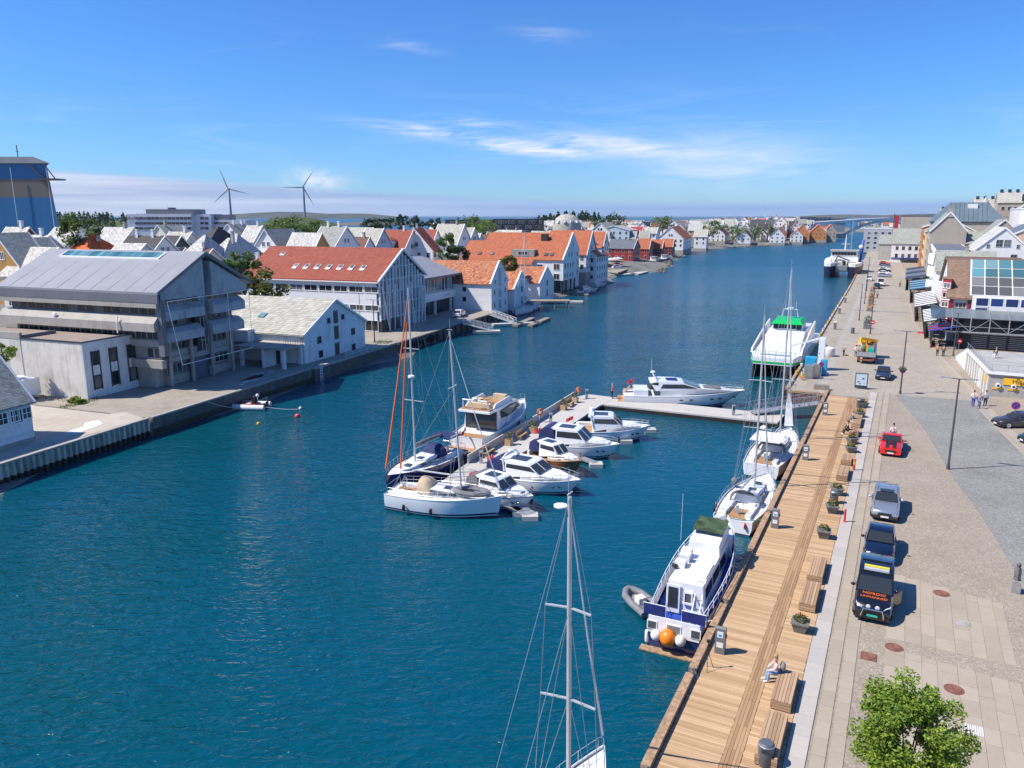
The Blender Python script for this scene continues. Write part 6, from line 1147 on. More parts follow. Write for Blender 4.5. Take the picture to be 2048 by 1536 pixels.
# --- sloops along the boardwalk
def qboat(s0, n0, s1, n1): return Qp(s0, n0, 0), Qp(s1, n1, 0)
a, b = qboat(53.9, -9.45, 64.6, -8.75); t, L, S = sloop('white sloop moored at the boardwalk, stern towards the blue fishing boat', a, b, 3.6, (1.5, 1.15), 15.2, mastx=.08, rake=.5, spray='white_canvas', furl_r=.07, spr=((.36, 1.1), (.64, .9))); flag(t, -.5*L, 1.2, 1.2)
MB().ball((-.5*L-.1, -.9, .8), .16, 8, 6, (1, .4, 1.6)).build('horseshoe_buoy', 'red_buoy', t); MB().ball((.1*L, 1.6, 1.8), .3, 8, 6).build('outboard_cover', 'grey_canvas', t)
a, b = qboat(67.3, -9.7, 79.6, -8.9); t, L, S = sloop('white sloop with grey bimini and furled white sail, farther along the boardwalk', a, b, 3.9, (1.7, 1.3), 17.8, mastx=.10, rake=.4, spray='grey_canvas', furl='white_canvas', furl_r=.09)
MB().plate([(-.44*L, -1.3, 3.2), (-.44*L, 1.3, 3.2), (-.2*L, 1.3, 3.3), (-.2*L, -1.3, 3.3)], .06).build('bimini', 'white_canvas', t); MB().loft([[(.40*L, -.5, 2.2), (.42*L, .4, 2.0)], [(.37*L, -.25, 4.6), (.38*L, .3, 4.5)], [(.35*L, -.05, 5.6), (.35*L, .1, 5.5)]], caps=False, closed=False).build('hanging_sail', 'white_canvas', t); MB().ball((-.15*L, .9, 3.45), .4, 10, 6, (1.4, .8, .5)).build('life_raft', 'gelcoat', t)
# foreground yacht, mast in front of everything
a, b = qboat(13.9, -9.25, 26.2, -9.1); t, L, S = sloop('white yacht whose tall bare mast rises at the bottom of the picture', a, b, 3.3, (1.5, 1.2), 13.55, mastx=.205, rake=.35, spray=None, furl='white_canvas', furl_r=.06, spr=((.36, 1.05), (.66, .85)), r=.1)
MB().lathe((.205*L-.33, .33, 13.1), [(.03, 0), (.24, .05), (.24, .1), (.05, .15)], 12).build('masthead_antenna', 'gelcoat', t, smooth=40)
# inflatables
def rib(label, c, rz, L=3.0, m='rib_grey', inner='cloth_grey', frame=True, name='rubber_dinghy'):
    t = thing(name, label, 'dinghy', c, rz); w_ = L*.22
    path = [(-L/2, -w_, .3), (0, -w_, .3), (L*.3, -w_*.85, .34), (L*.46, -w_*.35, .4), (L*.5, 0, .42), (L*.46, w_*.35, .4), (L*.3, w_*.85, .34), (0, w_, .3), (-L/2, w_, .3)]
    MB().tube(path, L*.075, 8).build('tube_collar', m, t, smooth=60); MB().prism([(-L/2+.1, -w_), (L*.3, -w_*.8), (L*.45, 0), (L*.3, w_*.8), (-L/2+.1, w_)], .0, .2).build('floor', inner, t); MB().box(-L*.42, -L*.38, -w_, w_, .05, .5).build('transom', 'black_plastic', t)
    o = MB().box(-L*.5-.12, -L*.5+.12, -.14, .14, .45, .85).box(-L*.5-.06, -L*.5+.06, -.06, .06, -.2, .45).build('outboard_motor', 'black_plastic', t); MB().box(-.25, .3, -.25, .25, .2, .6).build('console', 'cloth_white', t)
    if frame: MB().tube([(-L*.38, -w_, .4), (-L*.42, -w_*.9, 1.2), (-L*.42, w_*.9, 1.2), (-L*.38, w_, .4)], .025, 5).build('roll_bar', 'alloy', t)
    return t
rib('small grey inflatable tied beside the blue fishing boat', px(1281, 1212, 0), R(112), 2.9)
t = rib('red and white inflatable workboat tied under the stone quay', px(498, 816, 0), R(175), 4.6, 'cloth_white', 'rib_red'); MB().torus((.2, 0, .55), .9, .14, 16, 6, 'z', 1.7, .75).build('red_inner_collar', 'rib_red', t); MB().box(-1.0, -.6, -.5, .5, .2, 1.5).build('black_cover', 'cloth_black', t); MB().ball((1.9, .5, .6), .26, 8, 6).build('white_fender', 'white_buoy', t); MB().ball((1.9, -.5, .6), .26, 8, 6).build('white_fender', 'white_buoy', t); MB().ball((-1.2, .1, 1.6), .22, 8, 6).cyl((-1.2, .1, .4), .05, 1.2, 6).build('radar', 'gelcoat', t)
for u, v, r, m, lb in ((595, 834, .32, 'red_buoy', 'round red mooring buoy floating off the stone quay'), (601, 818, .2, 'white_buoy', 'small white float at the end of a yellow line'), (517, 849, .2, 'signal_yellow', 'small yellow float by the weed line')):
    p = px(u, v, 0); t = thing('mooring_buoy', lb, 'buoy', p); MB().ball((0, 0, .1), r, 12, 8).build('float', m, t, smooth=60); MB().torus((0, 0, r+.1), .06, .02, 8, 4, 'x').build('ring', 'black_plastic', t)
# --- blue and white fishing boat, stern to the viewer
a, b = qboat(36.6, -9.05, 50.2, -9.2); t, L = boat('fishing_boat', 'blue and white converted fishing boat with orange buoy on its stern', a, b, 'fishing boat'); B = 3.4
S = hull(t, L, B, 2.5, 1.35, 'navy_hull', 'antifoul', tr=.82, p=2.0, rake=.8, draft=.8, deck='blue_deck', drop=.3, stripe='white_paint')
MB().loft([[(x, -h-.02, z-.02), (x, -h-.03, z+.42)] for x, h, z in S], caps=False, closed=False).build('bulwark', 'white_paint', t); MB().loft([[(x, h+.02, z-.02), (x, h+.03, z+.42)] for x, h, z in S], caps=False, closed=False).build('bulwark', 'white_paint', t)
box('transom_board', 'white_paint', t, -L/2-.06, -L/2+.02, -B*.40, B*.40, .95, 1.9)
for y, w_ in ((-1.15, .55), (0, .8), (1.15, .55)):
    f = box('stern_window', 'white_trim', t, -L/2-.1, -L/2-.061, y-w_/2, y+w_/2, 1.15, 1.65); box('pane', 'grey_glass', f, -L/2-.115, -L/2-.1, y-w_/2+.06, y+w_/2-.06, 1.2, 1.6)
for y0, y1 in ((-1.6, -.4), (.5, 1.65)): MB().box(-L/2-.02, -L/2+.03, y0, y1, 1.95, 2.5).build('stern_dodger', 'navy_panel', t); MB().tube([(-L/2, y0-.03, 1.9), (-L/2, y0-.03, 2.55), (-L/2, y1+.03, 2.55), (-L/2, y1+.03, 1.9)], .025, 5).build('stern_rail', 'white_paint', t)
wf = lambda x, z: B*.315*(1-.07*max(0, (z-1.4)))*(1 if x < .1*L else max(.3, 1-((x-.1*L)/(.4*L))**2))
cabin(t, 'aft_cabin', [(-.34*L, 1.1), (.2*L, 1.3), (.2*L, 2.9), (-.12*L, 2.95), (-.12*L, 3.0), (-.34*L, 3.0)], wf, 'white_paint'); cabin(t, 'wheelhouse', [(-.02*L, 2.8), (.28*L, 2.0), (.24*L, 3.0), (.2*L, 3.9), (.16*L, 4.0), (-.02*L, 3.6)], lambda x, z: wf(x, z)*.98, 'white_paint'); cabin(t, 'foredeck_house', [(.2*L, 1.6), (.42*L, 2.2), (.36*L, 2.75), (.2*L, 3.0)], lambda x, z: max(.35, B*.36*(1-((x-.1*L)/(.36*L))**2*.8)), 'white_paint')
for x0, x1 in ((-.30, -.18), (-.16, -.04), (-.02, .1)): swin(t, [(x0*L, 2.0), (x1*L, 2.0), (x1*L, 2.6), (x0*L, 2.6)], wf)
f = box('cabin_door', 'white_trim', t, -.345*L-.06, -.345*L, .25, 1.0, 1.2, 2.85); box('pane', 'boat_glass', f, -.345*L-.09, -.345*L-.061, .36, .89, 1.5, 2.7); win(t, -.345*L, -.2, 2.2, '-x', w=.5, h=.7, pane='grey_glass', cols=1)
lad = MB()
for y in (-.95, -.55): lad.bar((-.42*L, y, 1.2), (-.30*L, y, 3.1), .05)
for k in range(5): lad.bar((-.40*L+k*.024*L, -.95, 1.5+k*.38), (-.40*L+k*.024*L, -.55, 1.5+k*.38), .05)
lad.build('ladder', 'alloy', t); 
tp = MB(); nx, ny = 12, 10; q = random.Random(4); vs = [(.04*L+.15*L*i/nx, -.92+1.84*j/ny, 4.02+.07*math.sin(i*.8)*math.cos(j*.9)+q.uniform(-.04, .04)+.12*(i/nx)) for i in range(nx+1) for j in range(ny+1)]
tp.add(vs, [(i*(ny+1)+j, i*(ny+1)+j+1, (i+1)*(ny+1)+j+1, (i+1)*(ny+1)+j) for i in range(nx) for j in range(ny)]).build('green_tarpaulin', 'green_tarp', t, smooth=70)
for x, y, a_ in ((-.14, .7, .8), (-.2, .75, .6), (-.08, .8, .7)): MB().box(x*L-.3, x*L+.3, y-.3, y+.3, 3.02, 3.02+a_*.6).build('fish_box', 'deck_white', t)
MB().box(-.27*L, -.12*L, -.9, .5, 3.01, 3.06).build('roof_hatch', 'gelcoat_cream', t); MB().ball((-.22*L, 1.0, 3.15), .2, 8, 5, (1.5, 1, .6)).build('coiled_rope', 'rubber', t); MB().ball((.33*L, -.3, 2.85), .35, 9, 6, (1.4, 1, .5)).build('green_net', 'plate_green', t); MB().box(.30*L, .34*L, .4, .9, 2.7, 3.1).ball((.37*L, .1, 2.9), .25, 8, 5).build('anchor_winch', 'rust', t)
rails(t, [(x, h+.02, z+.42) for x, h, z in S], -.47*L, .30*L, .55, 12, .022, False, 'white_paint'); MB().cyl((.0, 1.45, 3.4), .012, 3.0, 4).build('whip_aerial', 'white_paint', t)
for y, r, m in ((.85, .29, 'white_buoy'), (.22, .43, 'orange_buoy'), (-.45, .29, 'white_buoy')): MB().ball((-L/2-.34, y, 1.0), r, 14, 10, (1, 1, 1.08)).build('stern_buoy', m, t, smooth=70)
MB().prism([(-L/2-.5, -1.7), (-L/2, -1.7), (-L/2, 1.7), (-L/2-.5, 1.7)], .02, .1).build('rubbing_step', 'timber', t); fender(t, -L/2+.2, B*.43, .1, 'white_buoy', .14, .8); fender(t, -.2*L, -B*.53, .5, 'white_buoy', .16, .8)
# --- white and green fast ferry, bow to the viewer
t = thing('catamaran_ferry', 'white fast catamaran ferry with green wheelhouse roof at the promenade', 'ferry', Qp(124.5, -15.6, 0), QR+math.pi); L = 25.0
for sg in (-1, 1):
    MB().loft([[(x, sg*2.55-w_, z0), (x, sg*2.55+w_, z0), (x, sg*2.55+w_*1.15, 1.9), (x, sg*2.55-w_*1.15, 1.9)] for x, w_, z0 in ((-12, .85, -.8), (0, .9, -.8), (8, .75, -.8), (11.2, .35, -.6), (12.4, .06, .2))]).build('pontoon_hull', 'slat_black', t)
MB().loft([[(x, -w_, z0), (x, w_, z0), (x, w_, z1), (x, -w_, z1)] for x, w_, z0, z1 in ((-12.2, 3.7, 1.6, 3.4), (4, 3.75, 1.6, 3.4), (9, 3.5, 1.7, 3.2), (12.3, 2.7, 1.9, 2.9))]).build('bridge_deck', 'gelcoat', t)
MB().loft([[(x, -w_, z0), (x, w_, z0), (x, w_+.03, z0+.3), (x, -w_-.03, z0+.3)] for x, w_, z0 in ((-12.2, 3.74, 1.75), (4, 3.8, 1.75), (9, 3.56, 1.85), (12.32, 2.76, 2.05))]).build('green_belt', 'ferry_green', t)
cabin(t, 'passenger_saloon', [(-10, 3.3), (8.6, 3.25), (2.0, 4.7), (-1, 5.3), (-10, 5.3)], lambda x, z: 3.0*(1-.1*max(0, (z-3.3)/2)), 'gelcoat')
for sg in (-1, 1): MB().side([(-6, 3.3), (9.6, 3.1), (9.0, 3.7), (0, 5.4), (-6, 6.2)], sg*3.45-.1, sg*3.45+.1).build('side_bulwark', 'gelcoat', t)
cabin(t, 'wheelhouse', [(-5.5, 5.2), (-.6, 5.2), (-.9, 6.2), (-5.5, 6.2)], lambda x, z: 2.3*(1-.08*(z-5.2)), 'gelcoat'); swin(t, [(-5.0, 5.4), (-1.2, 5.4), (-1.3, 6.1), (-5.0, 6.1)], lambda x, z: 2.3*(1-.08*(z-5.2)))
for k in range(5): MB().plate([(-.57, -2.1+k*.86, 5.35), (-.57, -1.34+k*.86, 5.35), (-.84, -1.34+k*.86, 6.12), (-.84, -2.1+k*.86, 6.12)], .03).build('bridge_window', 'boat_glass', t)
MB().loft([[(.1, -2.35, 6.2), (.1, 2.35, 6.2), (-4.6, 2.35, 6.2), (-4.6, -2.35, 6.2)], [(-.7, -1.8, 6.85), (-.7, 1.8, 6.85), (-4.6, 2.0, 6.9), (-4.6, -2.0, 6.9)]]).build('green_roof', 'ferry_green', t); MB().tube([(-3, -1.2, 7), (-3, -1, 8.2), (-3, 1, 8.2), (-3, 1.2, 7)], .07, 6).lathe((-3, 0, 8.2), [(.05, 0), (.5, .05), (.5, .25), (.1, .35)], 10).cyl((-3.2, .8, 8.2), .02, 1.2, 4).cyl((-3.2, -.8, 8.2), .02, 1.4, 4).build('radar_mast', 'gelcoat', t)
MB().box(9.4, 11.0, -2.0, 2.0, 2.9, 3.1).tube([(9.2, -2.5, 3.1), (9.4, -2.5, 3.9), (9.4, 2.5, 3.9), (9.2, 2.5, 3.1)], .03, 5).tube([(11.9, -2.4, 3.0), (12.1, -2.4, 3.7), (12.1, 2.4, 3.7), (11.9, 2.4, 3.0)], .03, 5).build('bow_rail', 'alloy', t); flag(t, -5.8, -2.4, 6.2, 1.9)
# --- dark blue work catamaran
t = thing('work_catamaran', 'dark blue and white work catamaran moored far along the promenade', 'workboat', Qp(322, -21.5, 0), QR+math.pi)
for sg in (-1, 1):
    MB().loft([[(x, sg*4.2-w_, -.8), (x, sg*4.2+w_, -.8), (x, sg*4.2+w_*1.1, 4.2), (x, sg*4.2-w_*1.1, 4.2)] for x, w_ in ((-12, 2.0), (6, 2.0), (11, 1.4), (13, .5))]).build('pontoon_hull', 'work_blue', t); MB().loft([[(x, sg*4.2-w_, -.5), (x, sg*4.2+w_, -.5), (x, sg*4.2+w_, .5), (x, sg*4.2-w_, .5)] for x, w_ in ((6, 2.05), (11, 1.35), (12.9, .45))]).build('boot_top', 'red_antifoul', t); MB().loft([[(x, sg*4.2-w_, 4.2), (x, sg*4.2+w_, 4.2), (x, sg*4.2+w_, 5.4), (x, sg*4.2-w_, 5.4)] for x, w_ in ((-12, 2.2), (6, 2.2), (11, 1.6), (13, .7))]).build('bulwark', 'white_paint', t)
box('cross_deck', 'galvanised', t, -12, 9, -2.1, 2.1, 2.2, 4.4); box('crew_ramp', 'steel_plate', t, 7, 9.5, -1.9, 1.9, 2.6, 4.3); cabin(t, 'superstructure', [(-7, 4.3), (2.5, 4.3), (2.2, 7.2), (-7, 7.2)], lambda x, z: 5.0, 'white_paint', None); cabin(t, 'wheelhouse', [(-5, 7.2), (1.2, 7.2), (1.6, 9.4), (-5, 9.4)], lambda x, z: 4.6, 'white_paint', None)
for k in range(8): box('bridge_window', 'boat_glass', t, 1.45, 1.62, -4.3+k*1.08, -3.35+k*1.08, 7.9, 9.0)
box('bridge_roof', 'roof_flat_light', t, -5.4, 2.2, -5, 5, 9.4, 9.8); MB().tube([(-2, 0, 9.8), (-2, 0, 15.5)], .3, 8, .12).bar((-2, -1.5, 12), (-2, 1.5, 12), .15).build('radar_mast', 'white_paint', t); MB().ball((5.5, -5.0, 5.6), 1.5, 14, 9, (.7, 1, 1)).build('hose_reel', 'white_paint', t, smooth=60)
MB().tube([(-1, 5.6, 5), (-1, 6.0, 9.5), (-3, 6.0, 13.5)], .45, 8).build('deck_crane', 'crane_blue', t); MB().ball((-1, 5.5, 11), .8, 8, 6).build('crane_cab', 'white_paint', t); box('deck_cargo', 'cloth_grey', t, 3, 6.5, 1.5, 4.5, 4.4, 5.6); [box('deck_crate', m_, t, x_, x_+1.2, y_, y_+1.0, 4.4, 4.4+h_) for x_, y_, h_, m_ in ((4, -3, 1.4, 'rust'), (5.6, -1.6, 1.0, 'galvanised'), (6.8, .2, 1.6, 'cloth_black'), (3.4, -.4, 1.9, 'galvanised'), (7.4, -3.4, 1.2, 'cloth_grey'))]; MB().tube([(2, -3.5, 4.5), (3, -2, 7.6), (8.5, 2.5, 6.2)], .22, 6).build('folded_boom', 'cloth_black', t)
# small sailing boat moored beyond it, far along the promenade
a, b = qboat(352, -21.5, 360, -21.5); sloop('distant sloop moored beyond the blue work catamaran', a, b, 2.8, (1.2, 1), 24, spray=None)
# --- boats along the far shore
a = px(1030, 633, 0); sloop('white sloop moored below the pantiled warehouses', px(1070, 617, 0), a, 3.6, (1.5, 1.1), 19, mastx=.05, rake=.2, spray='grey_canvas')
mk = [(1150, 587, 1196, 584, 'grey motorboat with black canopy at the old jetty', 'grey_canvas', 'gelcoat'), (1175, 575, 1214, 573, 'white open motorboat next to the grey one', None, 'gelcoat'), (1085, 603, 1062, 605, 'small white boat drawn up beside the jetty', None, 'gelcoat'), (1120, 600, 1096, 598, 'little double-ended boat behind the wooden pier', None, 'gelcoat_cream'), (1432, 491, 1463, 492, 'white cruiser under a cover at the far shore', 'white_canvas', 'gelcoat'), (1391, 493, 1376, 493, 'small pale boat at the far shore rocks', None, 'gelcoat'), (1505, 489, 1488, 490, 'small white boat before the brown-roofed white house', None, 'gelcoat'), (1553, 486, 1538, 488, 'white day boat at the far slipway', None, 'gelcoat'), (1578, 484, 1562, 487, 'white cabin cruiser before the red-roofed white house', None, 'gelcoat'), (1600, 483, 1583, 486, 'white cabin cruiser with long foredeck near the orange houses', None, 'gelcoat'), (1335, 513, 1352, 512, 'white pilot boat by the small red boathouses', None, 'gelcoat'), (1322, 523, 1343, 520, 'dark green launch below the red boathouses', None, 'gelcoat'), (1300, 527, 1322, 524, 'white dinghy astern of the dark launch', None, 'gelcoat'), (1690, 471, 1700, 470, 'white boat passing under the bridge arch', None, 'gelcoat')]
for u0, v0, u1, v1, lb, cv, m in mk:
    a, b = px(u0, v0, 0), px(u1, v1, 0); d = (b-a); L0 = d.length; L1 = min(max(L0, 6), 13); b = a+d*(L1/L0)
    cruiser(lb, a, b, L1*.3, (L1*.14, L1*.09), canopy=cv, mat='navy_hull' if 'dark' in lb else m, arch=False, fl=False, hatch=False, roofz=L1*.25)
# dark wooden hulk at the point
t, L = boat('old_fishing_hulk', 'dark wooden fishing boat with white wheelhouse at the point', px(1352, 505, 0), px(1383, 503, 0), 'fishing boat'); S = hull(t, L, 5, 3.2, 2.0, 'slat_black', tr=.5, deck='timber', stripe='white_paint', rake=.6); box('wheelhouse', 'white_paint', t, -.3*L, -.12*L, -1.4, 1.4, 1.8, 4.8); MB().tube([(.1*L, 0, 2), (.1*L, 0, 15)], .15, 6).tube([(-.2*L, 0, 4), (-.2*L, 0, 11)], .12, 6).bar((.1*L, 0, 4), (-.15*L, 0, 6), .15).build('masts', 'varnish', t)
# marina beyond the bridge: one boat built, then copied
pm = cruiser('white leisure boat in the marina beyond the bridge', Vector((520, 1120, 0)), Vector((531, 1115, 0)), 3.6, (1.6, 1.1), arch=False, fl=False, hatch=False)[0]; pm['group'] = 'boats in the far marina'; q = random.Random(9)
for k in range(22):
    c = copy_tree(pm); u = q.uniform(1702, 1768); v = 463-(u-1702)*.17+q.uniform(-2, 3); p = px(u, v, 0); c.location = p; c.rotation_euler.z = R(q.choice([-20, 160, 70])+q.uniform(-8, 8))
# ---------------------------------------------------------------- pontoons and gangways
t = thing('main_pontoon', 'pale concrete floating pontoon running between the moored boats', 'pontoon', (0, 0, 0))
MB().prism([(-7.6, 57.3), (-5.1, 56.2), (-1.6, 65.4), (5.7, 78.6), (10.4, 88.6), (13.2, 92.6), (9.6, 94.6), (7.4, 92.5), (3.3, 83.0), (1.6, 79.4), (-4.3, 66.6)], -.3, .58).build('deck', 'pontoon_concrete', t); MB().prism([(-7.7, 57.2), (-5.0, 56.0), (-1.5, 65.3), (5.85, 78.5), (10.5, 88.5), (13.4, 92.6), (9.6, 94.8), (7.3, 92.6), (3.2, 83.1), (1.5, 79.5), (-4.4, 66.7)], -.25, .42).build('fender_skirt', 'rubber', t)
wl_ = [(-4.15, 66.8), (1.75, 79.6), (3.45, 83.2), (7.5, 92.3)]
for a, b in zip(wl_, wl_[1:]): MB().bar((a[0]+.15, a[1], 1.0), (b[0]+.15, b[1], 1.0), .14, .8).build('low_wall', 'pontoon_concrete', t)
t2 = thing('side_pontoon', 'long narrow concrete pontoon arm reaching towards the boardwalk', 'pontoon', (0, 0, 0)); MB().prism([(10.8, 89.3), (28.9, 80.9), (30.9, 84.4), (12.6, 92.9)], -.3, .57).build('deck', 'pontoon_concrete', t2); MB().prism([(10.7, 89.2), (28.9, 80.8), (31.1, 84.5), (12.5, 93.0)], -.25, .4).build('fender_skirt', 'rubber', t2)
for i, (x, y) in enumerate(((9.2, 92.2), (-2.8, 66.9), (4.2, 80.6), (25, 84.2))):
    p = thing('service_pedestal', 'grey service pedestal on the pontoon, %s' % ['at the corner', 'near the blue sloop', 'half way along', 'out on the arm'][i], 'pedestal', (x, y, .58)); MB().box(-.16, .16, -.16, .16, 0, 1.05).box(-.19, .19, -.19, .19, 1.05, 1.15).build('post', 'galvanised', p); box('socket_panel', 'dark_frame', p, -.1, .1, -.175, -.161, .6, .95)
for i, (a, b, w_) in enumerate(((px(1135, 905, .3), px(1192, 927, .3), .7), (px(1175, 868, .3), px(1252, 880, .3), .7), (px(1030, 1010, .3), px(1060, 1030, .3), 1.1), (px(1240, 850, .3), px(1300, 858, .3), .6), (px(985, 1000, .3), px(1040, 1022, .3), .7))):
    f = thing('finger_pontoon', 'narrow floating finger berth, %s' % ['beside the pilothouse boat', 'beside the hardtop cruiser', 'ending by the white sloop bow', 'outermost by the hardtop cruiser bow', 'beside the small cabin boat'][i], 'pontoon', (0, 0, 0)); MB().bar(a, b, w_, .16).build('walkway', 'galvanised', f); MB().box(b.x-.6, b.x+.6, b.y-.5, b.y+.5, -.2, .36).build('end_float', 'pontoon_concrete', f)
def gangway(label, a, b, w_=1.3, h=1.1, n=10, name='gangway', m='alloy'):
    t = thing(name, label, 'gangway', (0, 0, 0)); a, b = Vector(a), Vector(b); d = (b-a).normalized(); s_ = d.cross(Vector((0,0,1))).normalized()*(w_/2)
    MB().bar(a, b, w_, .08).build('walkway', 'galvanised', t)
    for sg in (-1, 1):
        mb = MB(); o = s_*sg; up = Vector((0, 0, h)); mb.bar(a+o, b+o, .07).bar(a+o+up, b+o+up, .07).bar(a+o+up*.5, b+o+up*.5, .04)
        for k in range(n+1): p = a.lerp(b, k/n)+o; mb.bar(p, p+up, .045)
        for k in range(n): p, q_ = a.lerp(b, k/n)+o, a.lerp(b, (k+1)/n)+o; mb.bar(p if k % 2 else p+up, q_+up if k % 2 else q_, .04)
        mb.build('side_truss', m, t)
    return t
gangway('long aluminium gangway from the boardwalk down to the pontoon arm', Qp(92.6, -7.3, 1.6), (27.2, 84.6, .8), 1.4, 1.1, 14)
gangway('white truss gangway beside the empty finger berths', Lp(137.5, 61.7, 1.9), px(984, 661, .5), 1.4, 1.1, 8, m='white_paint'); gangway('white truss gangway farther along, behind the first one', Lp(152, 61.6, 1.9), px(1030, 646, .5), 1.3, 1.0, 8, m='white_paint')
for i, (u0, v0, u1, v1, w_) in enumerate(((945, 664, 1000, 663, 2.2), (985, 650, 1080, 646, 1.6), (1060, 652, 1096, 637, 1.2), (1030, 652, 1065, 637, 1.2), (1090, 603, 1166, 604, 2.6), (1122, 586, 1178, 589, 1.0), (1214, 551, 1272, 548, 3.4), (1268, 549, 1294, 542, 3.4))):
    a, b = px(u0, v0, .3), px(u1, v1, .3); f = thing('shore_pontoon', ['low pontoon at the foot of the first truss gangway', 'thin berth pontoon behind the first gangway', 'slanting berth finger reaching out, outer one', 'slanting berth finger, inner one', 'long pale pontoon below the small warehouses', 'narrow plank jetty beside the grey motorboat', 'pale concrete pontoon before the red boathouse quay', 'angled end of the pale boathouse pontoon'][i], 'pontoon', (0, 0, 0)); MB().bar(a, b, w_, .5).build('deck', 'pontoon_concrete' if w_ > 1.5 else 'timber_grey', f); MB().bar(a-Vector((0,0,.3)), b-Vector((0,0,.3)), w_*.8, .3).build('float', 'rubber', f)
t = thing('wooden_pier', 'grey wooden pier on posts near the pantiled warehouses', 'pier', px(1092, 615, 0)); box('deck', 'timber_grey', t, -4, 6, -2, 2, 1.6, 1.85)
for x in (-3.8, -1, 2, 5.6):
    for y in (-1.8, 1.8): MB().cyl((x, y, -1), .16, 2.6, 6).build('post', 'timber_grey', t)
# boathouse quay with parasols, yellow crane, flagpole
t = thing('boathouse_quay', 'planked quay on dark posts in front of the red boathouse', 'quay', (0, 0, 0)); c0 = [px(1209, 541, 1.6), px(1236, 545, 1.6), px(1278, 530, 1.6), px(1268, 521, 1.6), px(1205, 524, 1.6)]; MB().prism([(p.x, p.y) for p in c0], 1.2, 1.62).build('deck', 'quay_concrete', t); MB().prism([(p.x-.3, p.y+1) for p in c0], -1, 1.19).build('substructure', 'slat_black', t)
for i, u in enumerate((1222, 1229, 1236)):
    p = px(u, 529-i, 1.62); s_ = thing('parasol', 'pale parasol on the boathouse quay, %s of three' % ['nearest the white house', 'middle', 'nearest the red wall'][i], 'parasol', p); MB().cyl((0, 0, 0), .05, 2.6, 6).build('pole', 'lamp_grey', s_); MB().lathe((0, 0, 2.1), [(2.3, 0), (2.3, .05), (.05, .9)], 8).build('canopy', 'umbrella', s_)
t = thing('yellow_crane', 'yellow quayside davit crane with slanting jib', 'crane', px(1178, 553, 1.6)); MB().cyl((0, 0, 0), .75, .6, 10).cyl((0, 0, .6), .38, 7.5, 10).build('column', 'crane_yellow', t); MB().bar((0, 0, 7.6), (-2.6, -1, 8.4), .4, .5).bar((0, 0, 4.6), (-1.9, -.7, 8.1), .25, .3).build('jib', 'crane_yellow', t)
t = thing('flagpole', 'white flagpole with pennant near the yellow crane', 'flagpole', px(1160, 562, 1.6)); MB().cyl((0, 0, 0), .09, 8.5, 6).build('pole', 'white_paint', t); MB().loft([[(-.05-.5*k, .1*math.sin(k), 7.9-.3*k), (-.05-.5*k, .1*math.sin(k), 8.4-.3*k)] for k in range(5)], caps=False, closed=False).build('pennant', 'cloth_white', t)
